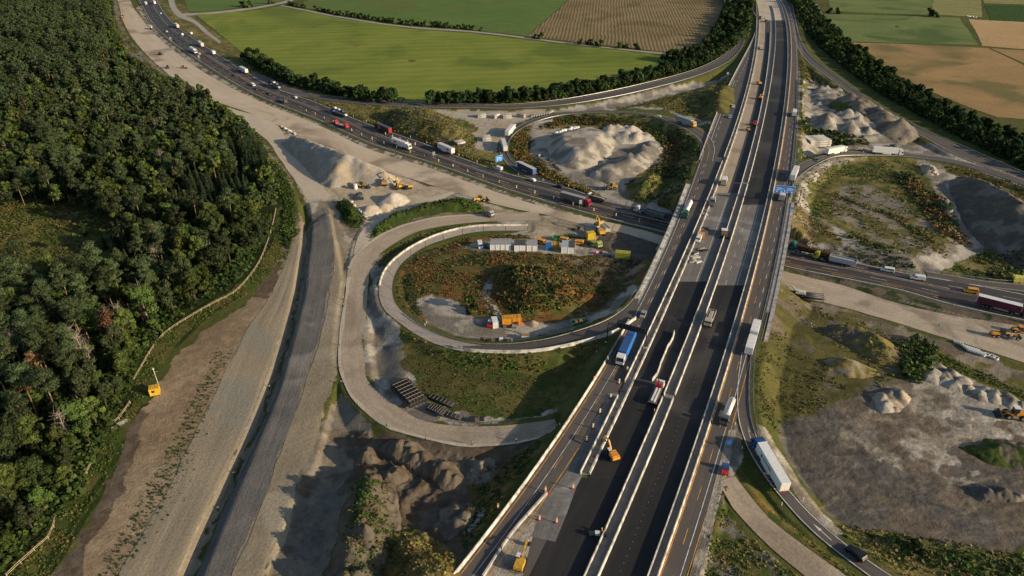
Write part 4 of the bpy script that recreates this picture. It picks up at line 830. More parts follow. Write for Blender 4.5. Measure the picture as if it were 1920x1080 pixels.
cover('herbs', [(925,520),(960,500),(1030,500),(1080,530),(1115,556),(1060,580),(980,590),(935,560)], .9, 1.6, 1.1, ['dgreen', 'green', 'rust', 'olive'], z=2, thr=.3)
cover('herbs', [(755,640),(870,665),(960,670),(1060,657),(1130,640),(1060,755),(1000,782),(900,775),(830,757),(780,720)], .55, .45, .5, ['dolive', 'dolive', 'olive', 'green'], z=3, patch=6, thr=.40)
cover('herbs', [(800,655),(960,670),(1060,657),(1118,640),(1110,668),(1040,690),(900,688)], .6, 1.0, .8, GRN, z=4, patch=6)
cover('herbs', [(540,178),(610,192),(800,207),(790,225),(870,250),(900,285),(870,292),(740,245),(640,208)], .35, .8, .8, DRY, patch=6)
cover('herbs', [(700,215),(760,202),(820,208),(872,232),(895,258),(866,276),(800,262),(740,248)], .5, 1.0, 1.0, ['green', 'olive', 'dry', (.10,.13,.05)], z=3, thr=.38)
strokecover('herbs', [(560,180),(640,212),(720,240),(800,267),(880,298),(935,312)], 6, .8, 1.3, 1.0, ['olive', 'dry', 'orange', 'green'])
strokecover('herbs', [(1040,335),(1090,355),(1120,368),(1020,326),(985,300)], 5, .8, 1.3, 1.0, ['olive', 'dry', 'orange'], z=0)
strokecover('herbs', [(985,232),(975,262),(978,285),(1000,305),(1030,325),(1065,345),(1100,358)], 8, .9, 1.6, 1.1, ['olive', 'rust', 'orange', 'green'], z=1)
strokecover('herbs', [(1025,240),(1060,225),(1120,228),(1190,240),(1240,258),(1262,280),(1255,305),(1225,330)], 9, .9, 1.8, 1.2, ['olive', 'rust', 'dgreen', 'green'], z=1)
cover('herbs', [(1060,217),(1180,218),(1260,235),(1308,262),(1316,300),(1290,360),(1262,385),(1180,375),(1230,330),(1262,300),(1250,265),(1190,243),(1060,228)], .35, 1.2, 1.1, ['dgreen', 'olive', 'green'], z=1)
cover('herbs', [(1150,200),(1210,188),(1300,168),(1375,150),(1372,200),(1352,240),(1300,222),(1240,205)], .25, 1.0, 1.1, MIX, z=2, patch=8)
cover('herbs', [(1484,375),(1510,340),(1570,305),(1700,298),(1740,310),(1720,330),(1760,370),(1800,430),(1780,470),(1640,478),(1570,465),(1520,410)], .32, .7, .9, ['olive', 'dry', 'green', (.12,.13,.04)], z=3, patch=9, thr=.44)
strokecover('herbs', [(1690,325),(1710,345),(1730,365),(1755,395),(1775,425),(1795,445)], 9, .7, 2.0, 1.5, ['dgreen', 'green', 'olive', 'rust'], z=3)
strokecover('herbs', [(1560,362),(1620,385),(1680,405),(1730,440),(1770,470)], 4, .6, 1.3, 1.1, ['olive', 'orange', 'green'], z=3)
strokecover('herbs', [(1600,445),(1630,460),(1665,470)], 6, .7, 1.6, 1.3, ['olive', 'green', 'dgreen'], z=2)
cover('herbs', [(1484,385),(1510,400),(1550,420),(1572,452),(1568,465),(1480,453)], .5, .6, .7, ['olive', 'brown', 'green'], z=3)
cover('herbs', [(1590,478),(1700,492),(1720,505),(1640,497)], .6, 1.3, 1.1, ['dgreen', 'green', 'olive'], z=.5)
cover('herbs', [(1770,512),(1850,470),(1940,482),(1940,528),(1860,524)], .4, 1.2, 1.1, ['green', 'olive', 'dry', 'dgreen'], z=1)
cover('herbs', [(1785,310),(1940,350),(1940,375),(1850,350),(1790,330)], .4, 1.2, 1.1, ['green', 'olive', 'orange'], z=2)
cover('herbs', [(1510,305),(1560,290),(1640,278),(1640,282),(1580,292),(1530,312)], .5, .9, .9, ['green', 'olive'], z=3)
cover('herbs', [(1497,235),(1530,245),(1620,258),(1630,268),(1560,268),(1500,258)], .5, 2.0, 1.5, ['dgreen', 'green'], z=2)
cover('herbs', [(1497,110),(1520,132),(1580,170),(1540,160),(1505,150),(1500,230),(1495,230)], .4, 1.3, 1.3, ['olive', 'green'], z=3)
cover('herbs', [(1422,640),(1470,625),(1560,690),(1590,720),(1530,770),(1450,800),(1418,760)], .6, .6, .6, ['dolive', 'olive', 'green', 'dolive'], z=4, patch=6, thr=.42)
cover('herbs', [(1450,560),(1540,570),(1640,600),(1715,640),(1740,665),(1715,700),(1650,700),(1560,650)], .4, .6, .7, ['olive', 'dry', 'green'], z=2, patch=6, thr=.46)
cover('herbs', [(1755,648),(1800,666),(1930,728),(1990,760),(1990,775),(1930,748),(1800,692),(1745,668)], .9, 1.0, .8, [(.09,.12,.015), 'green', 'olive'], z=1.5, thr=.3)
cover('herbs', [(1690,640),(1720,625),(1755,640),(1750,690),(1720,725),(1690,715)], 3.0, 2.4, .8, ['dgreen', 'green', (.05,.08,.015)], z=2, thr=.2)
cover('herbs', [(1630,700),(1680,705),(1715,720),(1680,740),(1650,735)], .6, .9, .8, ['rust', 'olive', 'green'], z=3)
cover('herbs', [(1565,985),(1620,985),(1700,1000),(1800,1015),(1930,1035),(2000,1060),(2000,1200),(1750,1200),(1690,1090),(1610,1028)], 1.1, .8, .65, ['dgreen', 'green', 'dry', 'olive', 'dry'], z=4, patch=5, thr=.33)
cover('herbs', [(1640,1000),(1700,1005),(1800,1030),(1930,1060),(1930,1100),(1800,1080),(1700,1040)], .6, 1.4, 1.0, ['green', 'dgreen', (.06,.10,.02)], z=4, patch=5, thr=.45)
cover('herbs', [(1378,900),(1400,905),(1440,950),(1520,1010),(1590,1060),(1620,1085),(1600,1090),(1510,1024),(1440,970),(1410,934)], 1.4, .6, .55, ['olive', 'dry', 'green', 'orange'], z=6, thr=.3)
cover('herbs', [(1348,925),(1375,980),(1440,1030),(1520,1100),(1310,1100),(1322,1020)], 1.2, .6, .6, ['green', 'olive', 'dry'], z=6, patch=5, thr=.42)
cover('herbs', [(1420,740),(1436,745),(1468,812),(1450,805),(1420,790)], 1.2, .7, .6, ['green', 'olive'], z=5, thr=.25)
cover('herbs', [(885,900),(930,872),(1010,838),(1022,850),(960,930),(880,1050),(866,1000),(890,950)], 1.0, .7, .7, ['olive', 'orange', 'dgreen', 'green'], z=3, thr=.32)
cover('x', [(668,885),(690,876),(706,895),(702,960),(676,1015),(652,1005),(660,930)], 1.8, .8, .7, [(.06,.11,.015), 'green'], z=7, patch=4, thr=.42)
for q_, w_ in (([(470,112),(500,132),(545,155),(600,168),(650,182),(700,190),(748,193)], 9), ([(806,196),(880,195),(960,191),(1040,184),(1100,175),(1170,160),(1240,143),(1300,126),(1340,112)], 8), ([(1497,2),(1512,30),(1540,62),(1580,100),(1640,146),(1710,190),(1780,226),(1850,262),(1925,298),(2040,350)], 24), ([(1270,120),(1310,110),(1345,92),(1368,66),(1378,40),(1386,14),(1388,-6)], 26)):
    strokecover('x', q_, w_, .45, 4.5, 2.2, ['dgreen', 'dgreen', 'green'])
cover('x', [(660,880),(715,890),(745,940),(752,1010),(715,1095),(640,1095),(640,1000)], .8, .6, .7, [(.06,.10,.015), 'green', 'olive'], z=6, patch=7, thr=.50)
cover('x', [(725,1010),(765,992),(822,1006),(852,1055),(860,1100),(790,1110),(740,1060)], 1.3, 1.0, .8, ['dry', 'olive', 'orange', (.13,.12,.03)], z=6, patch=5, thr=.36)
cover('x', [(628,378),(652,374),(668,390),(684,412),(672,420),(652,418)], 1.5, 1.2, .9, ['dgreen', 'green', (.06,.10,.015)], z=2, thr=.1)
strokecover('x', [(706,442),(712,425),(745,404),(800,389),(860,381),(902,388)], 5, 1.4, 1.2, .9, ['dgreen', 'green', (.06,.10,.015)], z=2)
strokecover('herbs', [(712,500),(730,470),(770,450),(830,432),(900,421)], 4, .6, .9, .8, ['green', 'olive'], z=1)
strokecover('herbs', [(750,605),(790,632),(850,655)], 4, .8, .9, .8, ['orange', 'olive', 'green'], z=3)
cover('herbs', [(556,420),(545,470),(525,510),(480,540),(400,590),(330,640),(300,690),(262,775),(230,850),(95,1090),(5,1100),(90,1000),(180,850),(245,750),(255,690),(300,630),(400,565),(480,515),(515,440)], 1.0, .5, .6, ['green', (.09,.12,.02), 'olive'], patch=5, thr=.36)
cover('herbs', [(505,300),(525,312),(545,350),(552,395),(556,440),(540,470),(530,430),(535,380),(520,350)], 1.4, 1.6, 1.1, ['dgreen', 'green', (.05,.085,.015)], patch=5, thr=.1)
strokecover('herbs', [(205,1090),(262,985),(305,905),(345,830),(375,760),(420,660)], 5, .55, .5, .6, ['green', 'dgreen'], z=0)
strokecover('herbs', [(280,1000),(330,880),(300,960),(360,800)], 9, .10, .3, .5, ['green', 'dgreen'], z=0)
cover('herbs', [(300,0),(322,30),(365,70),(440,115),(560,158),(640,178),(560,176),(470,142),(400,100),(330,45)], .3, .9, 1.1, ['dry', 'olive', 'green'])
cover('herbs', [(-10,385),(60,372),(180,385),(235,430),(240,500),(150,540),(50,560),(-10,560)], .5, 1.1, 1.1, ['green', 'green', 'olive', 'dolive'], thr=.35)
cover('herbs', [(215,40),(245,90),(300,135),(400,200),(520,290),(540,330),(470,262),(380,195),(300,150)], .22, 1.2, 1.4, ['olive', 'green'])
cover('herbs', [(-120,1110),(-120,430),(0,560),(150,545),(250,500),(400,470),(480,420),(515,430),(470,505),(420,545),(375,578),(320,615),(280,660),(250,705),(240,745),(215,800),(175,870),(150,930),(100,985),(60,1030),(15,1075)], .55, 3.0, 2.0, ['dgreen', (.03,.05,.012), (.045,.07,.015)], patch=8, thr=.30, seed=9, small=1)
cover('x', [(300,620),(250,705),(240,745),(215,800),(175,870),(150,930),(100,985),(60,1030),(15,1078),(-20,1078),(20,1020),(80,950),(140,860),(190,780),(220,700),(270,630)], 2.2, 3.0, .8, ['green', (.05,.08,.015), 'dgreen'], patch=6, thr=.3)
def leaf_mat(name, attr=True, rand=.35, tr=.18):
    m, n, b = newmat(name); L = n.links; b.inputs['Roughness'].default_value = .7; b.inputs['Specular IOR Level'].default_value = .15
    a = N(n, 'ShaderNodeAttribute', attribute_name='col'); oi = N(n, 'ShaderNodeObjectInfo')
    r = N(n, 'ShaderNodeMapRange'); L.new(oi.outputs['Random'], r.inputs['Value']); r.inputs['To Min'].default_value = 1-rand; r.inputs['To Max'].default_value = 1+rand
    hs = N(n, 'ShaderNodeHueSaturation'); L.new(a.outputs['Color'], hs.inputs['Color']); L.new(r.outputs['Result'], hs.inputs['Value'])
    h2 = N(n, 'ShaderNodeMath', operation='MULTIPLY_ADD'); L.new(oi.outputs['Random'], h2.inputs[0]); h2.inputs[1].default_value = .022*(1 if rand else 0); h2.inputs[2].default_value = .5-.004*(1 if rand else 0); L.new(h2.outputs[0], hs.inputs['Hue'])
    L.new(hs.outputs['Color'], b.inputs['Base Color'])
    t = N(n, 'ShaderNodeBsdfTranslucent'); L.new(hs.outputs['Color'], t.inputs['Color'])
    mx = N(n, 'ShaderNodeMixShader', Fac=tr); L.new(b.outputs[0], mx.inputs[1]); L.new(t.outputs[0], mx.inputs[2]); L.new(mx.outputs[0], n.nodes['Material Output'].inputs['Surface'])
    return m
M_leaf = leaf_mat('leaves', rand=.42); M_leafS = leaf_mat('leaves_mass', rand=0); M_herb = leaf_mat('herbs', rand=0, tr=.1)
def quads(cen, nrm, size, asp=1.0):
    """leaf clumps as squares, (n,3) centres, normals and sizes"""
    n = len(cen); nrm = nrm/(np.linalg.norm(nrm, axis=1)[:, None]+1e-9)
    r = rng.normal(size=(n, 3)); u = np.cross(nrm, r); u /= np.linalg.norm(u, axis=1)[:, None]+1e-9; v = np.cross(nrm, u)
    s = np.asarray(size)[:, None]/2; a = asp
    V = np.stack([cen-u*s-v*s*a, cen+u*s*1.1-v*s*.8*a, cen+u*s*.9+v*s*a, cen-u*s*.8+v*s*1.1*a], 1).reshape(-1, 3)
    return V, np.arange(n*4).reshape(n, 4)
for k, parts in GC.items():
    x, y, z, hg, s, c = [np.concatenate([p[i] for p in parts]) for i in range(6)]
    K = 3; n = len(x); xx, yy_, zz, hh, ss = [np.repeat(v, K) for v in (x, y, z, hg, s)]; cc = np.repeat(c, K, 0)
    cen = np.stack([xx+rng.normal(0, .35, n*K)*ss, yy_+rng.normal(0, .35, n*K)*ss, zz+hh*rng.uniform(.15, .75, n*K)], 1)
    nr = rng.normal(size=(n*K, 3)); nr[:, 2] = np.abs(nr[:, 2])+.9
    V, F = quads(cen, nr, ss*rng.uniform(.5, 1.1, n*K)); cc = cc*rng.uniform(.85, 1.45, n*K)[:, None]
    me = mesh_np('ground_cover', V, F, M_herb); col_attr(me, np.repeat(cc, 4, 0))
    tag(link('ground_cover', me), 'low herbs and grass growing over the banks and islands' if k == 'herbs' else 'fresh weeds growing on the earth mounds', 'ground cover', kind='stuff')
# ================================================================ trees
M_bark = flat('bark', (.085,.065,.05), .9, .1, var=.3, vscale=3); M_pbark = flat('pine_bark', (.24,.155,.10), .9, .1, var=.3, vscale=1.0); M_dead = flat('dead_wood', (.32,.27,.22), .9, .1, var=.2, vscale=2)
def limb(mb, a, b, r0, r1, n=5): mb.tube(a, b, r0, r1, n, cap=False)
def broad(hh, R, nq, qs, base=.25, c=(.040,.066,.014), seed=0, lobes=9):
    g = np.random.default_rng(seed); mb = MB(); top = (g.normal(0, .3), g.normal(0, .3), hh*.7); limb(mb, (0, 0, -.3), (top[0]*.5, top[1]*.5, hh*.4), .28, .18, 6); limb(mb, (top[0]*.5, top[1]*.5, hh*.4), top, .18, .05, 5)
    LB = []
    for i in range(lobes):
        t = g.uniform(0, 2*math.pi); q = math.sqrt(g.uniform(0, 1)) if i else 0; zc = g.uniform(base+.18, .86); rr = R*q*.72*(1-.55*max(0, zc-.55)/.4)
        r = R*g.uniform(.24, .50)*(1.15-.5*zc); LB.append((rr*math.cos(t), rr*math.sin(t), hh*zc, r, r*g.uniform(.7, 1.0), g.uniform(.75, 1.3)))
        if i < 5: limb(mb, (0, 0, hh*g.uniform(.2, .45)), (rr*math.cos(t)*.9, rr*math.sin(t)*.9, hh*zc), .11, .03, 4)
    per = nq//lobes; CE = []; NO = []; CO = []
    for lx, ly, lz, r, rz, tn in LB:
        d = g.normal(size=(per, 3)); d[:, 2] = d[:, 2]*.9+.25; d /= np.linalg.norm(d, axis=1)[:, None]; q = g.uniform(.62, 1.08, per)[:, None]
        CE.append(np.array([lx, ly, lz])+d*q*np.array([r, r, rz])); NO.append(d+g.normal(0, .45, (per, 3))); CO.append(np.array(c)[None]*tn*g.uniform(.75, 1.3, per)[:, None])
    CE = np.vstack(CE); V, F = quads(CE, np.vstack(NO), g.uniform(.6, 1.25, len(CE))*qs)
    return mb, V, F, np.vstack(CO)
def pine(hh, R, nq, qs, c=(.056,.076,.030), seed=0, crown=.55):
    g = np.random.default_rng(seed); mb = MB(); lean = g.normal(0, .4, 2); tp = (lean[0], lean[1], hh*.95)
    limb(mb, (0, 0, -.3), (lean[0]*.6, lean[1]*.6, hh*.6), .24, .17, 6); limb(mb, (lean[0]*.6, lean[1]*.6, hh*.6), tp, .17, .05, 5)
    CE = []; NO = []; CO = []; nb = 11; per = nq//nb
    for i in range(nb):
        zc = hh*(crown+(1-crown)*(i+.5)/nb); t = i*2.4+g.uniform(-.4, .4); f = (i+.5)/nb; rr = R*(math.sin(math.pi*(.25+.7*f)))*g.uniform(.5, 1.0)*.7
        p = np.array([lean[0]*f+rr*math.cos(t), lean[1]*f+rr*math.sin(t), zc+.3]); limb(mb, (lean[0]*.8, lean[1]*.8, zc-.6), tuple(p), .07, .02, 4)
        d = g.normal(size=(per, 3)); d /= np.linalg.norm(d, axis=1)[:, None]; q = g.uniform(.3, 1.1, per)[:, None]; r = R*g.uniform(.38, .55)
        CE.append(p+d*q*np.array([r, r, r*.5])); NO.append(d+np.array([0, 0, .8])+g.normal(0, .5, (per, 3))); CO.append(np.array(c)[None]*g.uniform(.8, 1.3)*g.uniform(.7, 1.3, per)[:, None])
    CE = np.vstack(CE); V, F = quads(CE, np.vstack(NO), g.uniform(.5, 1.15, len(CE))*qs); return mb, V, F, np.vstack(CO)
def spruce(hh, R, nq, qs, c=(.034,.052,.018), seed=0):
    g = np.random.default_rng(seed); mb = MB(); limb(mb, (0, 0, -.3), (0, 0, hh), .2, .03, 6)
    f = 1-np.sqrt(g.uniform(0, 1, nq)); f = np.clip(f, 0.0, .98); lay = np.round(f*14)/14; z = hh*(.10+.90*np.clip(lay+g.normal(0, .008, nq), 0, 1)); t = g.uniform(0, 2*math.pi, nq)
    arm = .75+.25*np.cos(t*7+lay*40); rr = R*(1-lay)*arm*g.uniform(.35, 1.0, nq)+.1
    CE = np.stack([rr*np.cos(t), rr*np.sin(t), z-rr*.28], 1); NO = np.stack([np.cos(t)*.5, np.sin(t)*.5, np.full(nq, .9)], 1)+g.normal(0, .35, (nq, 3))
    V, F = quads(CE, NO, g.uniform(.6, 1.2, nq)*qs, .7); return mb, V, F, np.array(c)[None]*g.uniform(.65, 1.35, nq)[:, None]
def dead(hh, R, seed=0, twigs=70):
    g = np.random.default_rng(seed); mb = MB(); lean = g.normal(0, .5, 2); limb(mb, (0, 0, -.3), (lean[0], lean[1], hh), .22, .05, 6); tw = MB()
    for i in range(12):
        f = g.uniform(.4, .98); t = g.uniform(0, 2*math.pi); l = R*g.uniform(.4, 1)*(1.2-f*.6); a = Vector((lean[0]*f, lean[1]*f, hh*f)); b = a+Vector((l*math.cos(t), l*math.sin(t), l*g.uniform(.1, .9))); limb(mb, a, b, .07, .02, 4)
        for k in range(int(twigs/12)):
            q = g.uniform(.3, 1); s = a.lerp(b, q); e = s+Vector(tuple(g.normal(0, .28*R, 3)))+Vector((0, 0, .2)); tw.tube(s, e, .022, .01, 3, cap=False)
    return mb, tw
def proto(name, label, cat, group, mb, V, F, Cc, bark, leaf=None):
    return dict(name=name, label=label, cat=cat, group=group, tr=mb.mesh('trunk', bark, True), cr=None, V=V, F=F, C=Cc)
def mkcrown(p, mat):
    me = mesh_np('crown', p['V'], p['F'], mat); col_attr(me, np.repeat(p['C'], 4, 0)); p['cr'] = me; return p
GR = (.066,.096,.022); DG = (.046,.070,.020); YG = (.084,.106,.024)
BR = [mkcrown(dict(tr=t[0].mesh('trunk', M_bark, True), V=t[1], F=t[2], C=t[3]), M_leaf) for t in
      [broad(13, 4.4, 2800, .42, c=GR, seed=1, lobes=14), broad(11, 4.0, 2500, .40, c=DG, seed=2, lobes=17), broad(14.5, 4.0, 2600, .42, c=YG, seed=3, lobes=15), broad(9, 3.4, 2000, .36, c=(.055,.08,.016), seed=4, lobes=12), broad(12, 5.0, 3000, .42, c=(.042,.056,.02), seed=5, lobes=18), broad(8, 3.0, 1600, .34, c=(.055,.072,.015), seed=6, base=.1, lobes=10), broad(15, 3.6, 2200, .40, c=(.042,.052,.02), seed=7, lobes=16)]]
PI_ = [mkcrown(dict(tr=t[0].mesh('trunk', M_pbark, True), V=t[1], F=t[2], C=t[3]), M_leaf) for t in [pine(18, 3.2, 1900, .34, seed=11), pine(16, 3.0, 1700, .34, seed=12, crown=.6), pine(19.5, 3.5, 2000, .36, seed=13, crown=.66)]]
SPR = [mkcrown(dict(tr=t[0].mesh('trunk', M_bark, True), V=t[1], F=t[2], C=t[3]), M_leaf) for t in [spruce(13, 2.9, 1100, .6, seed=21), spruce(10, 2.5, 900, .55, seed=22), spruce(15, 3.1, 1200, .62, c=(.028,.045,.02), seed=23)]]
HD = [mkcrown(dict(tr=t[0].mesh('trunk', M_bark, True), V=t[1], F=t[2], C=t[3]), M_leaf) for t in [broad(9, 4.2, 420, 1.25, base=.05, c=(.030,.052,.015), seed=31, lobes=10), broad(7.5, 3.8, 380, 1.2, base=.02, c=(.040,.062,.016), seed=32, lobes=9), broad(10.5, 4.6, 460, 1.3, base=.1, c=(.026,.046,.014), seed=33, lobes=11)]]
BU = [mkcrown(dict(tr=t[0].mesh('trunk', M_bark, True), V=t[1], F=t[2], C=t[3]), M_leaf) for t in [broad(3.2, 2.0, 260, .6, base=-.1, c=(.045,.075,.015), seed=41, lobes=6), broad(2.6, 1.8, 240, .55, base=-.1, c=(.03,.055,.014), seed=42, lobes=6)]]
DE = [(a.mesh('trunk', M_dead, True), b.mesh('twigs', M_dead)) for a, b in [dead(12, 3.2, 51), dead(14, 3.6, 52, 110), dead(9, 2.6, 53)]]
def tree(name, label, cat, group, pr, x, y, s=1.0, z=None):
    o = empty(name, (x, y, float(hz(np.array([x]), np.array([y]))[0]) if z is None else z), random.uniform(0, 6.28)); o.scale = (s*random.uniform(.9, 1.1), s*random.uniform(.9, 1.1), s*random.uniform(.88, 1.15))
    tag(o, label, cat, group); link('trunk', pr['tr'], o); link('crown', pr['cr'], o); return o
EDGE = [(-700,-60),(200,-60),(206,20),(222,70),(240,115),(280,158),(345,178),(400,208),(450,248),(492,290),(520,340),(528,385),(505,455),(470,500),(420,540),(375,575),(320,612),(280,660),(250,705),(240,745),(215,800),(175,870),(150,930),(100,985),(60,1030),(15,1075),(-40,1130),(-700,1130)]
EW = W([(p[0]-(7 if 380 < p[1] < 1100 and p[0] > 0 else 0), p[1]) for p in EDGE])[:, :2]; CLR = W([(-30,398),(60,388),(170,400),(225,440),(222,500),(140,530),(50,550),(-30,545)])[:, :2]
pts = []
for yv in np.arange(75, 1010, 4.6):
    xl = -(.75*(yv*CT+H*ST)*1.06+12)
    for xv in np.arange(xl, 0, 4.9): pts.append((xv+random.uniform(-2.8, 2.8), yv+random.uniform(-2.8, 2.8)))
pts = np.array(pts); m = inpoly(pts[:, 0], pts[:, 1], EW) & ~inpoly(pts[:, 0], pts[:, 1], CLR); pts = pts[m]
dE, _ = dist_poly(pts[:, 0], pts[:, 1], EW)
den = fbm(pts[:, 0], pts[:, 1], 18, 7, 3); m = (den > .22) | (dE < 8); pts = pts[m]; dE = dE[m]
o_ = np.argsort(pts[:, 1]); pts = pts[o_]; dE = dE[o_]
def plan(x, y, z=0.0):
    dy, dz = y, z-H; f = dy*CT-dz*ST; u = dy*ST+dz*CT; return 960+FPX*x/f, 540-FPX*u/f
spz = [(W([(318,368),(400,350),(478,350),(500,375),(480,405),(400,425),(330,405)])[:, :2]), W([(425,290),(470,275),(500,300),(515,340),(480,345),(440,320)])[:, :2], W([(150,470),(240,465),(250,520),(170,540)])[:, :2]]
PX, PY = plan(pts[:, 0], pts[:, 1]); nb = {'b': 0, 'p': 0, 's': 0, 'd': 0}; mass = []
pn = fbm(pts[:, 0], pts[:, 1], 45, 15, 2)
for i, (x, y) in enumerate(pts):
    px, py = PX[i], PY[i]; kind = 'b'
    if any(inpoly(np.array([x]), np.array([y]), q)[0] for q in spz): kind = 's'
    elif ((py < 175 and px < 210) or (px < 210 and 560 < py < 830 and dE[i] > 12)) and random.random() < (.62 if pn[i] > .42 else .3): kind = 'p'
    elif random.random() < .13 and dE[i] > 12: kind = 'p'
    elif random.random() < .05: kind = 's'
    elif random.random() < (.09 if 500 < py < 780 else .03) and dE[i] > 4: kind = 'd'
    if px < -60: mass.append((x, y, kind)); continue
    if kind == 'b' and nb['b'] < 290:
        nb['b'] += 1; s = random.choice([random.uniform(.6, .85), random.uniform(.85, 1.1), random.uniform(1.05, 1.35)])*(.75 if dE[i] < 5 else 1)
        tree('broadleaf_tree', 'green broadleaf tree of the near forest left of the earthworks', 'tree', 'broadleaf trees of the near forest', random.choice(BR), x, y, s)
    elif kind == 'p' and nb['p'] < 150:
        nb['p'] += 1; tree('pine_tree', 'tall pine with bare reddish trunk standing in the forest', 'tree', 'pines in the forest', random.choice(PI_), x, y, random.uniform(.8, 1.1))
    elif kind == 's' and nb['s'] < 120:
        nb['s'] += 1; tree('spruce_tree', 'pointed dark spruce in the forest', 'tree', 'spruces in the forest', random.choice(SPR), x, y, random.uniform(.6, 1.05))
    elif kind == 'd' and nb['d'] < 95:
        nb['d'] += 1; t_ = random.choice(DE); e = empty('dead_tree', (x, y, float(gz(x, y))), random.uniform(0, 6)); e.scale = (random.uniform(.8, 1.15),)*3
        tag(e, 'bare grey dead tree in the forest', 'dead tree', 'dead trees in the forest'); link('trunk', t_[0], e); link('branches', t_[1], e)
    else: mass.append((x, y, kind))
# farther trees of the forest as one mass, coarser clumps
LB = [broad(12.5, 4.0, 460, .92, c=GR, seed=61), broad(11, 3.8, 440, .9, c=DG, seed=62, lobes=11), broad(14.5, 3.8, 460, .92, c=YG, seed=63, lobes=12), broad(10, 3.5, 400, .85, c=(.048,.068,.018), seed=64), broad(12, 4.4, 480, .95, c=(.038,.05,.02), seed=65, lobes=12), broad(15, 3.2, 380, .85, c=(.038,.048,.018), seed=66, lobes=12)]
LP = [pine(18, 3.0, 330, .8, seed=71), pine(17, 3.0, 320, .8, seed=72, crown=.66)]; LS = [spruce(14, 2.8, 380, .9, seed=81), spruce(11, 2.4, 300, .85, seed=82)]
def merge(items, name, label, cat, matl, pick):
    V = []; F = []; Cc = []; TV = []; TF = []; vb = 0; tb = 0
    TM = {}
    for x, y, k in items:
        P_l = pick(k); mb, v, f, c = random.choice(P_l); s = random.choice([random.uniform(.6, .85), random.uniform(.85, 1.1), random.uniform(1.05, 1.3)]); a = random.uniform(0, 6.28); ca, sa = math.cos(a)*s, math.sin(a)*s
        z = float(gz(x, y)); vv = np.stack([v[:, 0]*ca-v[:, 1]*sa+x, v[:, 0]*sa+v[:, 1]*ca+y, v[:, 2]*s*random.uniform(.9, 1.1)+z], 1)
        V.append(vv); F.append(f+vb); vb += len(vv); cc = c*random.uniform(.7, 1.3)*np.array([random.uniform(.85, 1.08), 1, random.uniform(.85, 1.15)]); Cc.append(np.repeat(cc, 4, 0))
        if k == 'p' and x > -700:
            b = MB(); limb(b, (x, y, z), (x+.5, y, z+13*s), .30, .2, 4); TV += b.v; TF += [tuple(q+tb for q in t) for t in b.f]; tb += len(b.v)
    me = mesh_np(name, np.vstack(V), np.vstack(F), matl); col_attr(me, np.vstack(Cc)); o = tag(link(name, me), label, cat, kind='stuff')
    if TV:
        t = bpy.data.meshes.new('trunks'); t.from_pydata(TV, [], TF); t.materials.append(M_pbark); tag(link('trunks', t, o), kind='stuff')
    return o
merge(mass, 'distant_forest', 'dense mixed forest stretching away along the left edge', 'forest', M_leafS, lambda k: {'b': LB, 'p': LP, 's': LS, 'd': LB}[k])
# single trees the photo picks out
def onez(px, py, z=0): p = at(px, py, z); return p[0], p[1]
x, y = onez(222, 660); RB = pine(17, 3.4, 1200, .5, c=(.17,.095,.05), seed=91, crown=.55); pr = mkcrown(dict(tr=RB[0].mesh('trunk', M_pbark, True), V=RB[1], F=RB[2], C=RB[3]), M_leaf)
tree('dead_pine', 'large rust-brown dead pine towering over the forest left of the yellow cabin', 'tree', None, pr, x, y, 1.05)
for px, py, s, lb in ((88,735,.8,'smaller brown dying pine near the left edge in the pine group'), (60,770,.8,'ochre dying pine among green pines above the bottom-left corner'), (30,560,.9,'grey-brown dying spruce at the left edge by the clearing')):
    x, y = onez(px, py); tree('dead_pine', lb, 'tree', None, pr, x, y, s)
for px, py, k, s, lb in ((302,480,1,1.0,'tall bare leaning trunk in the middle of the forest'), (318,530,0,1.0,'bare forked dead tree right of centre in the forest'), (138,525,2,1.1,'pale grey dead spruce at the foot of the clearing'), (238,655,0,1.0,'bare pale trunk beside the rust-brown pine'), (172,700,1,1.1,'grey leafless tree with fine twigs left of the yellow cabin'), (20,700,1,1.0,'leafless grey tree near the left edge of the pine group')):
    x, y = onez(px, py); e = empty('dead_tree', (x, y, float(gz(x, y))), random.uniform(0, 6)); e.scale = (s,)*3; tag(e, lb, 'dead tree'); link('trunk', DE[k][0], e); link('branches', DE[k][1], e)
# scattered young trees in the clearing
for px, py in ((30,480),(120,505),(175,505),(200,470),(60,520),(160,440),(110,470),(215,520)):
    x, y = onez(px, py); tree('young_tree', 'young tree standing alone in the forest clearing', 'tree', 'young trees in the clearing', random.choice(BR[3:4]+SPR[1:2]), x, y, random.uniform(.5, .8))
# belts of trees along the fields
BELT = []
def belt(pts_, w, sp, label, group, s0=.8, s1=1.15, z=0, rows=2, protos=None, name='hedgerow_tree'):
    P = smooth_curve(W(pts_, z), step=2)[:, :2]; s = np.r_[0, np.cumsum(np.linalg.norm(np.diff(P, axis=0), axis=1))]; n = 0
    for q in np.arange(0, s[-1], sp):
        for r in range(rows):
            qq = q+random.uniform(-.4, .4)*sp; x, y = np.interp(qq, s, P[:, 0]), np.interp(qq, s, P[:, 1])
            ww = w if not callable(w) else w(q/s[-1]); off = ((r+.5)/rows-.5)*ww+random.uniform(-1, 1)
            i = min(len(P)-2, int(np.searchsorted(s, qq))); i = max(i-1, 0); d = P[i+1]-P[i]; d /= np.linalg.norm(d)+1e-9
            BELT.append((x-d[1]*off, y+d[0]*off, name, label, group, random.uniform(s0, s1)))
    return n
c1 = belt([(470,112),(500,132),(545,155),(600,168),(650,182),(700,190),(745,193)], 11, 4.8, 'dark bushy tree in the belt between lower motorway and green field', 'trees in the belt beside the lower motorway', .75, 1.05)
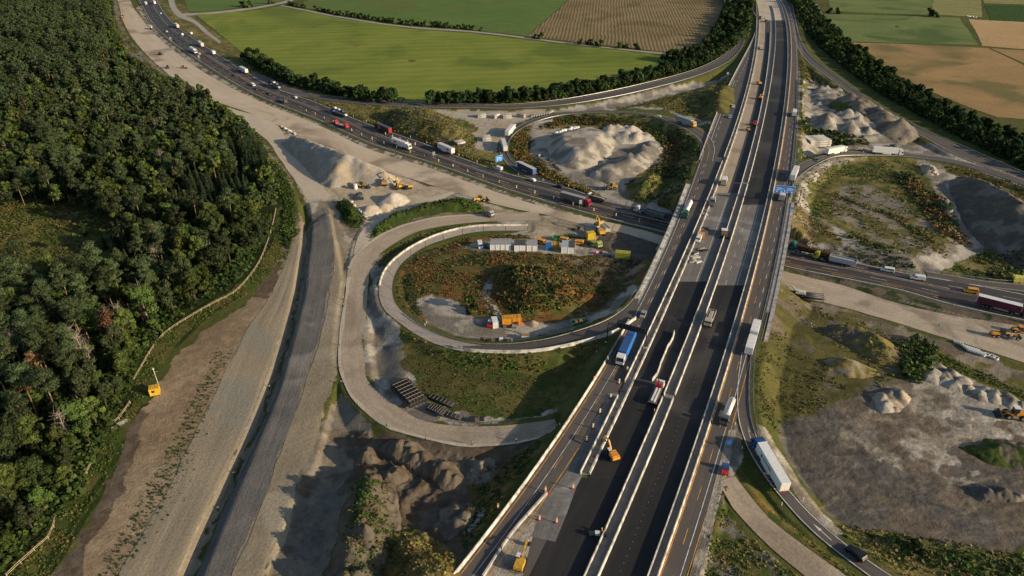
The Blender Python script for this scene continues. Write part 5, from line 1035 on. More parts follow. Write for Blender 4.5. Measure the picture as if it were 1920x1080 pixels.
c2 = belt([(808,196),(880,195),(960,191),(1040,184),(1100,175),(1170,160),(1240,143),(1300,126),(1340,112)], 9, 5.4, 'dark round tree in the row above the northern slip road', 'trees in the row above the northern slip road', .85, 1.15)
c3 = belt([(1270,120),(1310,110),(1345,92),(1368,66),(1378,40),(1386,14),(1388,-6)], lambda f: 34, 7.5, 'green tree in the grove beside the ploughed field', 'trees in the grove beside the ploughed field', .7, 1.05, rows=4)
c4 = belt([(1497,2),(1512,30),(1540,62),(1580,100),(1640,146),(1710,190),(1780,226),(1850,262),(1925,298),(2040,350)], lambda f: 26, 7.5, 'dark tree in the wide belt beside the orange field', 'trees in the belt beside the orange field', .7, 1.1, rows=4)
BELT.sort(key=lambda t: math.hypot(t[0], t[1]))
for x, y, nm_, lb_, gp_, s_ in BELT[:288]: tree(nm_, lb_, 'tree', gp_, random.choice(HD), x, y, s_)
LBH = [broad(9, 4.2, 220, 1.7, base=.05, c=(.034,.056,.016), seed=131, lobes=9), broad(8, 3.9, 200, 1.6, base=.02, c=(.042,.064,.017), seed=132, lobes=8)]
merge([(t[0], t[1], 'b') for t in BELT[288:]], 'distant_tree_belt', 'far thickets of the tree belts beside the northern fields', 'tree belt', M_leafS, lambda k: [LBH][0])
for px0, px1, n in ((540,575,8),(590,645,12),(650,740,14),(745,800,9),(805,890,14),(900,905,1),(1000,1018,3),(1085,1130,5),(1155,1180,3),(1190,1200,2)):
    for k in range(n):
        px = px0+(px1-px0)*(k+.5)/n; py = np.interp(px, [526,640,760,880,985,1100,1295], [8,29.5,48,56,70,85,103])-1
        x, y = onez(px, py); tree('hedge_shrub', 'shrub in the hedge along the track between the green fields', 'shrub', 'shrubs along the field track', BU[k % 2], x, y, random.uniform(1.2, 2.1))
for px, py, s, lb in ((453,13,2.4,'round tree at the small farm track, left one of a pair'), (465,14,2.8,'round tree at the small farm track, right one of a pair'), (507,8,2.6,'tree beside the bend of the small farm track'), (1555,25,2.6,'bush at the left end of the light green field'), (1570,25,2.8,'bush second from the left end of the light green field'), (1742,31,3.2,'dark bush between the light green and yellow fields'), (1755,33,2.4,'low bush right of the dark bush between the fields')):
    x, y = onez(px, py); tree('field_tree', lb, 'tree', None, random.choice(BU), x, y, s)
for px, py, s, lb in ((878,580,1.6,'round green bush in front of the bushy island mound'), (1713,1042,1.0,'small bright green bush in the herbs of the bottom right corner'), (1905,515,1.5,'dark green bush beside the yellow container at the right edge'), (1355,860,.01,'')):
    if s < .1: continue
    x, y = onez(px, py, 2); tree('bush', lb, 'bush', None, BU[0], x, y, s)
# ================================================================ walls, rails and the bridge
M_cw = flat('pale_concrete', (.50,.47,.41), .85, .2, var=.28, vscale=.5); M_cg = flat('grey_concrete', (.36,.335,.30), .85, .2, var=.2, vscale=.4); M_steel = flat('galvanised_steel', (.34,.34,.34), .45, .5, .6, var=.15)
M_dk = flat('dark_steel', (.035,.037,.04), .5, .4, .3); M_tyre = flat('rubber', (.015,.015,.015), .8, .2); M_glass = flat('vehicle_glass', (.018,.024,.03), .12, .6, var=.05)
M_wt = flat('white_paint', (.68,.67,.64), .45, .5, var=.08, vscale=.6); M_bl = flat('black_paint', (.022,.023,.026), .35, .5); M_or = flat('municipal_orange', (.62,.26,.03), .5, .4); M_ye = flat('machine_yellow', (.52,.30,.035), .5, .4, var=.2)
M_rd = flat('red_paint', (.45,.03,.03), .45, .4); M_sv = flat('silver_paint', (.38,.39,.40), .3, .5, .4); M_blue = flat('sign_blue', (.02,.14,.50), .4, .4, var=.05)
def sweep(P, prof, name, mat, label=None, cat=None, group=None, jag=0.0):
    """profile (offset across, height) carried along centre line P"""
    C_ = smooth_curve(P, step=3.0); t_ = np.gradient(C_[:, :2], axis=0); t_ /= np.linalg.norm(t_, axis=1)[:, None]+1e-9; nn = np.stack([-t_[:, 1], t_[:, 0]], 1); k = len(prof)
    if jag: C_ = C_+np.stack([rng.normal(0, jag, len(C_)), rng.normal(0, jag, len(C_)), np.zeros(len(C_))], 1)
    V = [[(c[0]+n[0]*p[0], c[1]+n[1]*p[0], c[2]+p[1]) for p in prof] for c, n in zip(C_, nn)]; V = np.array(V).reshape(-1, 3); F = []
    for i in range(len(C_)-1):
        if k == 8 and i % 2 == 1 and i < len(C_)-2:      # open joint between two precast elements
            d = V[(i+1)*k:(i+2)*k]-V[i*k:(i+1)*k]; V[(i+1)*k:(i+2)*k] -= d*.05
            F.append(tuple(range(i*k, i*k+k))[::-1]) if False else None
        for j in range(k): a = i*k+j; b = i*k+(j+1) % k; F.append((a, b, b+k, a+k))
    me = bpy.data.meshes.new(name); me.from_pydata([tuple(v) for v in V], [], F+[tuple(range(k))[::-1], tuple(range(len(V)-k, len(V)))]); me.update(); me.materials.append(mat)
    o = link(name, me)
    if label: tag(o, label, cat, group)
    return o
JER = [(-.26, -.2), (-.26, .1), (-.14, .35), (-.1, 1.08), (.1, 1.08), (.14, .35), (.26, .1), (.26, -.2)]
LOWW = [(-.3, -.2), (-.2, .82), (.2, .82), (.3, -.2)]
def mw(c, off, y0, y1, label, prof=JER, mat=M_cw): 
    ys = np.arange(y0, y1, 5.0); return sweep(np.array([mpt(c, y, off, .03) for y in ys]), prof, 'concrete_barrier', mat, label, 'barrier')
mw('LL', -.1, yb, r_(592), 'long pale concrete barrier on the outer edge of the left road south of the gantry')
mw('LL', -.1, r_(300), ye, 'low concrete edge barrier on the outer side of the left road in the far distance', LOWW, M_cg)
mw('L2', 0, r_(718), r_(300), 'pale concrete barrier between the left road and the rubble-filled median beside the bridge'); mw('L2', 0, r_(890), r_(735), 'pale concrete barrier left of the rubble median from the gap down to its southern end')
mw('L2', 0, r_(296), ye, 'far concrete barrier between left road and northern works carriageway')
mw('L3', 0, r_(890), r_(40), 'low concrete kerb wall on the works side of the rubble-filled median', LOWW)
mw('M1', 0, yb, r_(745), 'left one of the two bright concrete walls of the middle reserve, southern length'); mw('M1', 0, r_(742), r_(345), 'left wall of the middle reserve between the two cross joints'); mw('M1', 0, r_(343), r_(60), 'left wall of the middle reserve north of the bridge')
mw('M2', 0, yb, r_(745), 'right one of the two bright concrete walls of the middle reserve, southern length'); mw('M2', 0, r_(742), r_(345), 'right wall of the middle reserve between the two cross joints'); mw('M2', 0, r_(343), r_(10), 'right wall of the middle reserve north of the bridge')
mw('R1', 0, yb, ye, 'bright concrete wall on the right side of the fresh black carriageway'); mw('R2', 0, yb, ye, 'bright concrete wall on the left side of the brown right carriageway')
sweep(np.array([atm(x, y) for x, y in ((1025,926),(993,962),(960,1000),(905,1083))]), LOWW, 'concrete_barrier', M_cg, 'concrete barrier between left road and the gravel wedge with the yellow excavator', 'barrier')
sweep(np.array([atm(x, y) for x, y in ((1263,625),(1257,642),(1248,658),(1240,675),(1234,695),(1224,716))])+np.array([0, 0, .1]), JER, 'concrete_barrier', M_cw, 'short crooked row of barrier blocks standing free on the black asphalt', 'barrier', jag=.16)
for nm, t_, i0, i1, lb in (('loopS', 1.0, 0, None, 'outer concrete parapet running around the southern loop road'),):
    P = ST_[nm].line(t_)[i0:i1].copy(); P[:, 2] += .0; n_ = len(P)
    a_ = int(n_*.46); sweep(P[:a_], LOWW, 'concrete_barrier', M_cw, 'low outer wall of the southern loop road on its western half', 'barrier'); sweep(P[int(n_*.68):], JER, 'concrete_barrier', M_cw, 'outer concrete parapet of the southern loop road from its foot to the gantry', 'barrier')
def rail(P, label, sp=4.0, h=.75):
    C_ = smooth_curve(P, step=sp); e = empty('guard_rail', tuple(C_[0])); tag(e, label, 'guard rail'); base = C_[0]
    o = sweep(C_-base, [(-.04, h-.32), (-.09, h-.16), (-.04, h), (.04, h), (.04, h-.32)], 'rail', M_steel); o.parent = e
    pm = MB().box((0, 0, -.4), (.12, .12, h+.35)).mesh('post', M_steel)
    for c in C_[::max(1, int(len(C_)/95)+1)]: q = link('post', pm, e); q.location = tuple(c-base)
    return e
def rs(s, t_, off, i0=0, i1=None):
    P = ST_[s].line(t_)[i0:i1].copy(); d = ST_[s].R[i0:i1]-ST_[s].L[i0:i1]; d /= np.linalg.norm(d[:, :2], axis=1)[:, None]; P[:, :2] += d[:, :2]*off; P[:, 2] = np.maximum(gz(P[:, 0], P[:, 1]), P[:, 2]-.14)+.1; return P
rail(rs('low', 0, -1.2), 'steel guard rail along the southern edge of the lower motorway'); rail(rs('low', .45, 0), 'steel guard rail on the central reserve of the lower motorway')
rail(rs('low', 1, 1.0, int(nL*.33), int(nL*.6)), 'steel guard rail on the upper edge of the lower motorway west of the bridge')
rail(rs('rampN', 1, 1.0, 6), 'light guard rail on the field side of the northern slip road'); rail(rs('rampN', 0, -1.0, 20), 'light guard rail on the near side of the northern slip road')
nq_ = len(ST_['loopS'].L); rail(rs('loopS', 0, -.5, int(nq_*.5)), 'bright guard rail around the inner side of the southern loop road')
rail(rs('loopN', 0, -1.0), 'guard rail along the inner side of the northern loop road')
rail(rs('rampE', 0, -.8), 'pale guard rail on the inner side of the eastern slip road'); rail(rs('rampSE', 1, .8, 0, int(len(ST_['rampSE'].L)*.42)), 'guard rail outside the merging lane at the right edge of the main road')
rail(rs('rampNE', 1, 1.0), 'guard rail below the tree belt on the north-eastern slip road'); rail(rs('exitE', 1, 1.0), 'pale guard rail beside the merging lane at the right edge by the yellow container')
ys = np.arange(r_(640), r_(150), 5.0); rail(np.array([mpt('RR', y, .7, .05) for y in ys]), 'steel guard rail along the right edge of the right carriageway')
# the bridge itself
def deck(a, b, y0, y1, oa, ob, z0, z1, name, mat, parent, n=14):
    V = []; F = []
    for y in np.linspace(y0, y1, n):
        p = mpt(a, y, oa); q = mpt(b, y, ob); V += [(p[0], y, p[2]+z0), (q[0], y, q[2]+z0), (q[0], y, q[2]+z1), (p[0], y, p[2]+z1)]
    for i in range(n-1):
        for j in range(4): F.append((4*i+j, 4*i+(j+1) % 4, 4*i+4+(j+1) % 4, 4*i+4+j))
    F += [(3, 2, 1, 0), (4*n-4, 4*n-3, 4*n-2, 4*n-1)]
    me = bpy.data.meshes.new(name); me.from_pydata(V, [], F); me.update(); me.materials.append(mat); return link(name, me, parent)
BY0, BY1 = r_(585), r_(345)
br = tag(empty('motorway_bridge', (0, 0, 0)), 'wide concrete bridge carrying the motorway works over the lower motorway', 'bridge')
deck('LL', 'L2', BY0, BY1, -.9, -.35, -1.5, -.06, 'deck', M_cg, br); deck('L3', 'R1', BY0, BY1, .3, -.3, -1.5, -.07, 'deck', M_cg, br); deck('R2', 'RR', BY0, BY1, .3, 1.5, -1.5, -.06, 'deck', M_cg, br); deck('L2', 'L3', BY0, BY1, -.3, .25, -1.4, -.08, 'deck', M_cg, br); deck('R1', 'R2', BY0, BY1, -.28, .28, -1.4, -.08, 'deck', M_cg, br)
deck('LL', 'LL', r_(560), BY1, -2.3, -.95, -.7, .22, 'maintenance_walk', M_cw, br); deck('RR', 'RR', r_(640), r_(380), 1.55, 3.0, -.7, .22, 'maintenance_walk', M_cg, br)
for c, o_, lb in (('LL', -2.2, 0), ('RR', 2.9, 1)):
    y0, y1 = (r_(560), BY1) if not lb else (r_(640), r_(380)); ys = np.arange(y0, y1, 2.5); P = np.array([mpt(c, y, o_, .22) for y in ys]); r0 = sweep(P, [(-.04, .95), (-.04, 1.05), (.04, 1.05), (.04, .95)], 'parapet_rail', M_steel); r0.parent = br
    pm = MB().box((0, 0, 0), (.07, .07, 1.0)).mesh('parapet_post', M_steel)
    for p in P[::2]: q = link('parapet_post', pm, br); q.location = tuple(p)
for px in range(0, 5):
    y = BY0+(BY1-BY0)*(px+.5)/5
# piers under the deck beside the lower road
for t_ in (.45,):
    P = ST_['low'].line(t_); 
    for p in P[::2]:
        if inpoly(np.array([p[0]]), np.array([p[1]]), W(UNDER)[:, :2])[0] and p[0] < float(ML['RR'](p[1])) and p[0] > float(ML['LL'](p[1])):
            q = MB().tube((p[0], p[1], gz(p[0], p[1])), (p[0], p[1], 5.5), .5, .5, 10).obj('pier', M_cg, br)
# ================================================================ vehicles
WH = {}
def wheel_mesh(r, w):
    k = (r, w)
    if k not in WH: WH[k] = MB().tube((0, -w/2, 0), (0, w/2, 0), r, r, 12).mesh('wheel', M_tyre, True); WH[k].polygons.foreach_set('use_smooth', [False]*len(WH[k].polygons))
    return WH[k]
def rim_mesh(r, w):
    k = ('r', r, w)
    if k not in WH: WH[k] = MB().tube((0, -w/2-.02, 0), (0, w/2+.02, 0), r*.5, r*.5, 8).mesh('rim', M_sv)
    return WH[k]
def wheels(root, xs, y, r, w, rims=True):
    for x in xs:
        for s in (-1, 1):
            q = link('wheel', wheel_mesh(r, w), root); q.location = (x, s*y, r)
            if rims: link('rim', rim_mesh(r, w), q)
def place(front, rear, z, L_, main):
    a = at(front[0], front[1], z); b = at(rear[0], rear[1], z); x, y = (a[0]+b[0])/2, (a[1]+b[1])/2; rz = math.atan2(a[1]-b[1], a[0]-b[0])
    if main: zz = main_z(y)+.03
    else: zz = float(hz(np.array([x]), np.array([y]))[0])+.14
    return (x, y, zz), rz
def slope_pitch(root, L_, main):
    """pitch a vehicle with the road under it"""
    if main: return
    x, y, _ = root.location; rz = root.rotation_euler.z; d = L_/2
    zf = float(hz(np.array([x+d*math.cos(rz)]), np.array([y+d*math.sin(rz)]))[0]); zr = float(hz(np.array([x-d*math.cos(rz)]), np.array([y-d*math.sin(rz)]))[0])
    a = math.atan2(zf-zr, L_); 
    if abs(a) < .12: root.rotation_euler = (0, -a, rz)
def paint_(c): return c if not isinstance(c, tuple) else flat('paint_%02d_%02d_%02d' % tuple(int(v*99) for v in c), c, .4, .5, var=.06)
def cabin(root, x0, col, h=3.5, w=2.48, L_=2.25):
    """european cab-over: front at x0"""
    mb = MB().prof([(x0-L_, .75), (x0-.05, .75), (x0, 1.2), (x0-.05, 1.9), (x0-.38, h-.35), (x0-.75, h-.05), (x0-1.1, h+.1), (x0-L_, h+.22)], -w/2, w/2); c = mb.obj('cab', paint_(col), root, bevel=.06)
    MB().add([(x0-.045, -w*.44, 1.98), (x0-.045, w*.44, 1.98), (x0-.37, w*.42, h-.42), (x0-.37, -w*.42, h-.42)], [(0, 1, 2, 3)]).obj('windscreen', M_glass, c).location = (.03, 0, .02)
    for s in (-1, 1):
        MB().add([(x0-.3, s*(w/2+.015), 1.9), (x0-1.2, s*(w/2+.015), 1.9), (x0-1.2, s*(w/2+.015), 2.6), (x0-.5, s*(w/2+.015), 2.6)], [(0, 1, 2, 3)]).obj('side_window', M_glass, c)
        MB().box((x0-.12, s*(w/2+.16), 1.9), (.12, .2, .75)).obj('mirror', M_bl, c)
    MB().box((x0-.05, 0, .45), (.25, w, .5)).obj('bumper', M_bl, c)
    return c
def text_mesh(s, size, mat, name='lettering', ext=.01):
    cu = bpy.data.curves.new('t', 'FONT'); cu.body = s; cu.size = size; cu.align_x = 'CENTER'; cu.align_y = 'CENTER'; cu.extrude = ext; cu.offset = size*.02; cu.resolution_u = 2
    o = bpy.data.objects.new('t', cu); COL.objects.link(o); dg = bpy.context.evaluated_depsgraph_get(); me = bpy.data.meshes.new_from_object(o.evaluated_get(dg)); me.name = name; bpy.data.objects.remove(o); me.materials.clear(); me.materials.append(mat); return me
def semi(label, front, rear, z=0, cab=(.6,.6,.58), body=(.62,.61,.58), roof=None, kind='box', main=False, text=None, stripe=None, door=None, name='articulated_truck'):
    loc, rz = place(front, rear, z, 16.5, main); r = empty(name, loc, rz); tag(r, label, 'truck'); slope_pitch(r, 12, main)
    cabin(r, 8.25, cab, 3.55 if kind != 'tipper' else 3.2); MB().box((4.6, 0, .55), (5.2, 1.0, .5)).box((-1.6, 0, .95), (13.0, 1.1, .3)).obj('chassis', M_dk, r)
    MB().box((4.6, 1.0, .5), (1.4, .45, .6)).box((4.6, -1.0, .5), (1.4, .45, .6)).obj('fuel_tank', M_steel, r)
    wheels(r, (6.8, 3.2), 1.05, .5, .35); wheels(r, (-3.4, -4.7, -6.0), 1.05, .5, .4)
    x1, x0 = 5.35, -8.25; bm = paint_(body)
    if kind in ('box', 'curtain'):
        t = MB().box(((x0+x1)/2, 0, 1.2), (x1-x0, 2.52, 2.78)).obj('trailer_body', bm, r, bevel=.04); MB().box(((x0+x1)/2, 0, 3.98), (x1-x0-.05, 2.46, .04)).obj('roof', paint_(roof or (.60,.59,.56)), t)
        d = MB().box((x0-.01, -.6, 1.35), (.03, 1.12, 2.5)).box((x0-.01, .6, 1.35), (.03, 1.12, 2.5)).obj('rear_doors', paint_(door or (.70,.66,.58)), t)
        MB().box((x0-.03, 0, .95), (.08, 2.5, .2)).obj('tail_light_bar', M_rd, t)
        for s in (-1, 1):
            MB().box((-.3, s*1.2, .55), (4.6, .05, .6)).obj('side_skirt', bm if kind == 'box' else M_sv, t)
        if text:
            for s in (-1, 1):
                q = link('lettering', text_mesh(text, 1.15, flat('letter_dark', (.03,.05,.06), .5)), t); q.location = (-1.0, s*1.28, 2.55); q.rotation_euler = (math.pi/2, 0, 0 if s < 0 else math.pi)
                MB().box((2.1, s*1.275, 2.0), (.8, .02, 1.0)).obj('emblem', flat('emblem_green', (.03,.16,.07), .5), t)
        if stripe:
            for s in (-1, 1): MB().add([(x1-1, s*1.275, 1.5), (x1-5, s*1.275, 1.5), (x1-4, s*1.275, 2.6), (x1-1.5, s*1.275, 3.8)] if stripe[1] == 'f' else [(x0+2.2, s*1.275, 2.0), (x0+5.2, s*1.275, 2.0), (x0+4.2, s*1.275, 3.2), (x0+3, s*1.275, 3.2)], [(0, 1, 2, 3)]).obj('side_emblem', paint_(stripe[0]), t)
    elif kind == 'tipper':
        mb = MB(); L2, c = 10.2, -3.1
        mb.box((c, 1.2, 1.2), (L2, .1, 1.9)).box((c, -1.2, 1.2), (L2, .1, 1.9)).box((c+L2/2-.05, 0, 1.2), (.1, 2.3, 1.9)).box((c-L2/2+.05, 0, 1.2), (.1, 2.3, 1.9)).box((c, 0, 1.15), (L2, 2.4, .15))
        for k in range(9): mb.box((c-L2/2+.6+k*1.12, 1.27, 1.25), (.12, .06, 1.8)).box((c-L2/2+.6+k*1.12, -1.27, 1.25), (.12, .06, 1.8))
        t = mb.obj('trailer_body', bm, r); MB().box((c, 0, 2.4), (L2-.2, 2.28, .35), taper=(.9, .6)).obj('load', paint_(roof or (.12,.11,.10)), t)
    elif kind == 'tank':
        t = MB().tube((5.0, 0, 2.35), (-8.0, 0, 2.2), 1.12, 1.12, 16).ball((5.0, 0, 2.35), 1.12, 12, 6, (.3, 1, 1)).ball((-8.0, 0, 2.2), 1.12, 12, 6, (.3, 1, 1)).obj('tank', bm, r, smooth=True)
        MB().box((-1.5, 0, 3.4), (11, .5, .12)).obj('catwalk', M_steel, t); 
        for k in range(4): MB().tube((3-k*3, 0, 3.3), (3-k*3, 0, 3.65), .3, .3, 10).obj('hatch', M_sv, t)
    elif kind == 'silo':
        t = MB()
        for k in range(3): t.ball((2.8-k*3.9, 0, 2.5), 1.22, 14, 8, (1.65, 1, 1.15))
        t = t.obj('tank', bm, r, smooth=True); MB().box((-1.3, 0, 3.75), (10, .5, .1)).obj('catwalk', M_steel, t)
    elif kind == 'flat':
        t = MB().box((-1.4, 0, 1.15), (13.2, 2.4, .2)).obj('trailer_bed', bm, r); MB().box((4.9, 0, 1.35), (.12, 2.4, 1.5)).obj('headboard', bm, t)
    elif kind == 'log':
        t = MB().box((-1.4, 0, 1.1), (13.2, 2.2, .18)).obj('trailer_bed', M_dk, r); st = MB()
        for x in (4, 1.2, -.8, -3.6, -5.4, -7.6): st.box((x, 1.18, 1.2), (.12, .1, 2.1)).box((x, -1.18, 1.2), (.12, .1, 2.1))
        st.obj('stakes', M_dk, t); lg = MB()
        for x0_, x1_ in ((4.8, .4), (-.4, -8.0)):
            for i in range(7):
                for j in range(5): lg.tube((x0_+random.uniform(-.3, .3), -1+i*.33, 1.45+j*.36), (x1_+random.uniform(-.3, .3), -1+i*.33, 1.45+j*.36), .17, .15, 6)
        tag(lg.obj('log_load', flat('log_bark', (.12,.065,.045), .9, .1, var=.35, vscale=2), t), kind='stuff')
    return r
def rigid(label, front, rear, z=0, cab=(.6,.6,.58), body=(.62,.61,.58), L_=9.0, main=False, kind='box', name='delivery_truck', cat='truck'):
    loc, rz = place(front, rear, z, L_, main); r = empty(name, loc, rz); tag(r, label, cat); slope_pitch(r, L_*.7, main); h = L_/2
    cabin(r, h, cab, 2.9, 2.35, 1.9); MB().box((-.2, 0, .6), (L_-.6, .95, .35)).obj('chassis', M_dk, r); wheels(r, (h-1.4, -h+1.6, -h+2.9) if L_ > 8 else (h-1.2, -h+1.5), 1.0, .48, .35)
    bl = L_-2.2; cx = -h+bl/2; bm = paint_(body)
    if kind == 'box': t = MB().box((cx, 0, 1.0), (bl, 2.45, 2.5)).obj('box_body', bm, r, bevel=.04); MB().box((cx, 0, 3.5), (bl-.08, 2.38, .04)).obj('roof', M_wt, t)
    elif kind == 'tipper':
        t = MB().box((cx, 1.15, 1.1), (bl, .1, 1.2)).box((cx, -1.15, 1.1), (bl, .1, 1.2)).box((-h+.05, 0, 1.1), (.1, 2.3, 1.2)).box((-h+bl-.05, 0, 1.1), (.1, 2.3, 1.6)).box((cx, 0, 1.0), (bl, 2.3, .14)).obj('tipper_body', bm, r); MB().box((cx, 0, 1.6), (bl-.3, 2.1, .7), taper=(.7, .5)).obj('load', flat('gravel_load', (.33,.30,.25), .95), t)
    elif kind == 'flat': t = MB().box((cx, 0, 1.05), (bl, 2.4, .15)).obj('bed', bm, r); MB().box((-h+bl, 0, 1.2), (.12, 2.4, 1.0)).obj('headboard', bm, t)
    elif kind == 'mixer':
        t = MB().tube((-h+.6, 0, 2.6), (-h+2.2, 0, 2.3), .7, 1.15, 14).tube((-h+2.2, 0, 2.3), (-h+bl-.9, 0, 2.0), 1.15, 1.15, 14).tube((-h+bl-.9, 0, 2.0), (-h+bl-.1, 0, 1.8), 1.15, .5, 14).obj('drum', bm, r, smooth=True); MB().box((-h+.3, 0, 2.9), (.8, .9, .5)).obj('hopper', M_or, r); MB().box((-h+.1, 0, 1.0), (1.2, .5, .15), ry=.5).obj('chute', M_or, r)
    elif kind == 'crane':
        t = MB().box((cx, 0, 1.05), (bl, 2.4, .15)).obj('bed', bm, r); MB().box((cx-.3, .3, 1.2), (bl-1.6, .5, .45)).box((cx-.3, -.5, 1.2), (bl-1.2, .4, .35)).obj('pipe_load', M_wt, t)
        MB().box((h-2.5, 0, 1.0), (.6, 1.6, 1.6)).tube((h-2.5, 0, 2.5), (h-1.6, .7, 3.6), .16, .12, 6).tube((h-1.6, .7, 3.6), (h-3.4, -.6, 3.3), .12, .1, 6).obj('folded_crane', M_rd, r)
        for s in (-1, 1): MB().box((-h+.4, s*1.2, .6), (.5, .15, .5)).obj('rear_lamp_box', M_rd, r)
    return r
CARP = [(2.15, .35), (2.2, .62), (2.0, .82), (1.1, .95), (.45, 1.42), (-1.2, 1.46), (-2.05, .98), (-2.2, .9), (-2.2, .35)]
SUVP = [(2.3, .4), (2.35, .75), (2.1, 1.02), (1.15, 1.15), (.6, 1.66), (-1.9, 1.70), (-2.3, 1.1), (-2.35, .4)]
VANP = [(2.6, .4), (2.62, .9), (2.3, 1.15), (1.75, 1.3), (1.15, 1.98), (.8, 2.05), (-2.6, 2.05), (-2.65, .4)]
BUSP = [(2.45, .4), (2.5, .85), (2.2, 1.05), (1.8, 1.2), (1.2, 1.9), (-2.3, 1.95), (-2.5, 1.2), (-2.5, .4)]
def car(label, front, rear=None, z=0, col=(.3,.3,.3), kind='car', main=False, head=None, loc=None, rz=None, lift=0, cat=None, name=None, group=None):
    pr, hw, wx = {'car': (CARP, .88, (1.35, -1.35)), 'suv': (SUVP, .93, (1.45, -1.4)), 'van': (VANP, .98, (1.75, -1.65)), 'bus': (BUSP, .95, (1.6, -1.5))}[kind]
    if loc is None:
        if rear is None: rear = (front[0]-head[0], front[1]-head[1])
        loc, rz = place(front, rear, z, 4.4, main)
    loc = (loc[0], loc[1], loc[2]+lift); r = empty(name or {'car': 'car', 'suv': 'car', 'van': 'van', 'bus': 'van'}[kind], loc, rz); tag(r, label, cat or ('van' if kind in ('van', 'bus') else 'car'), group)
    MB().prof(pr, -hw, hw).obj('body', paint_(col), r, bevel=.09)
    if kind in ('car', 'suv'):
        t = pr[4]; q = pr[5]; MB().prof([(pr[3][0]-.12, pr[3][1]+.02), (t[0]-.05, t[1]-.02), (q[0]+.05, q[1]-.02), (pr[6][0]+.12, pr[6][1]+.06)], -hw-.012, hw+.012).obj('window_band', M_glass, r)
        MB().add([(pr[3][0]+.03, -hw*.88, pr[3][1]+.03), (pr[3][0]+.03, hw*.88, pr[3][1]+.03), (t[0]+.06, hw*.8, t[1]-.01), (t[0]+.06, -hw*.8, t[1]-.01)], [(0, 1, 2, 3)]).obj('windscreen', M_glass, r)
    else:
        t = pr[4]; p3 = pr[3]; MB().add([(p3[0]+.03, -hw*.9, p3[1]+.05), (p3[0]+.03, hw*.9, p3[1]+.05), (t[0]+.07, hw*.84, t[1]-.1), (t[0]+.07, -hw*.84, t[1]-.1)], [(0, 1, 2, 3)]).obj('windscreen', M_glass, r)
        for s in (-1, 1):
            a = [(1.35, 1.25), (.3, 1.25), (.3, 1.75), (1.0, 1.75)]; MB().add([(x, s*(hw+.012), y) for x, y in a], [(0, 1, 2, 3)]).obj('side_window', M_glass, r)
            if kind == 'bus': MB().add([(x, s*(hw+.012), y) for x, y in [(.15, 1.25), (-2.1, 1.25), (-2.0, 1.75), (.15, 1.75)]], [(0, 1, 2, 3)]).obj('side_window', M_glass, r)
    for s in (-1, 1): MB().box((pr[1][0]-.05, s*hw*.72, pr[1][1]-.06), (.1, .3, .12)).obj('headlight', M_wt, r); MB().box((pr[-1][0]+.02, s*hw*.8, .8), (.08, .2, .18)).obj('tail_light', M_rd, r)
    wheels(r, wx, hw-.08, .33, .22, rims=False); return r
BL, WHT, RED = (.03,.05,.09), (.66,.65,.62), (.40,.02,.03)
# main road
semi('blue-tarped truck with a white cab just below the dark sign gantry', (1163,683), (1183,639), 7, cab=WHT, body=(.03,.16,.5), roof=(.035,.09,.25), kind='box', main=True, door=(.03,.16,.5))
semi('silo truck with white tank and green cab on the left road over the bridge', (1283,410), (1294,386), 7, cab=(.03,.12,.09), body=WHT, kind='silo', main=True)
rigid('white box truck with a drawbar trailer behind it on the right carriageway', (1418,612), (1411,636), 7, body=WHT, L_=9.5, main=True)
r = rigid('white cabless trailer directly behind the white box truck on the right carriageway', (1410,640), (1402,667), 7, body=WHT, L_=10, main=True, name='box_trailer', cat='trailer')
semi('small white tank truck with a dark cab at the start of the right slip road', (1356,797), (1370,762), 7, cab=(.10,.12,.13), body=WHT, kind='tank', main=True).scale = (.62, .9, .9)
semi('white truck leaving the right carriageway beside the blue gantry signs', (1493,320), (1483,345), 7, cab=WHT, body=WHT, main=True)
rigid('beige-grey truck standing under the two blue gantry signs', (1469,362), (1463,383), 7, body=(.36,.36,.32), L_=9.5, main=True)
rigid('white truck on the right carriageway in the far north', (1490,206), (1488,222), 7, body=WHT, L_=10, main=True)
semi('long white truck with a dark blue cab and dark lettering on the south-eastern slip road', (1420,848), (1460,913), 5.9, cab=(.01,.06,.20), body=(.60,.66,.68), roof=(.70,.70,.67), text='GWORK')
car('black off-roader with a long shadow on the slip road at the bottom right', (1591,1031), (1616,1052), 5, col=(.012,.012,.014), kind='suv')
# lower motorway west
semi('white truck with red side lettering heading right just left of the beacon row', (772,283), (735,269), body=WHT, stripe=((.45,.05,.04), 'r'))
semi('white truck with dark red cab heading left on the upper lanes', (818,277), (850,291), cab=(.16,.01,.015), body=WHT, stripe=((.4,.04,.05), 'r'))
semi('black and red truck with an orange flash on its side', (703,239), (735,253), cab=(.03,.03,.03), body=(.06,.03,.035), roof=(.05,.06,.08), stripe=((.6,.12,.03), 'f'), door=(.35,.02,.03))
semi('blue curtain-sided truck with white cab on the exit to the northern loop', (970,314), (1000,329), body=BL, roof=(.5,.5,.48), kind='curtain', door=(.05,.12,.4))
semi('dark grey truck with bright red cab in front of the bridge', (1102,387), (1056,374), cab=RED, body=(.13,.12,.11), roof=(.30,.29,.27))
rigid('dark tipper truck with white cab beside the red-cabbed truck', (1101,371), (1134,381), body=(.09,.085,.08), L_=11, kind='tipper')
semi('dark bulk truck with pale cab in the shade left of the bridge', (1199,399), (1236,411), cab=(.5,.5,.5), body=(.11,.12,.12), kind='tipper', roof=(.09,.10,.10))
rigid('red crane truck carrying red gear on the lower motorway', (656,243), (632,235), cab=(.45,.02,.02), body=RED, L_=9, kind='crane')
rigid('empty red low-bed with upright red frame behind the red crane truck', (634,235), (624,231), cab=(.4,.03,.02), body=RED, L_=5, kind='flat', name='low_trailer', cat='trailer')
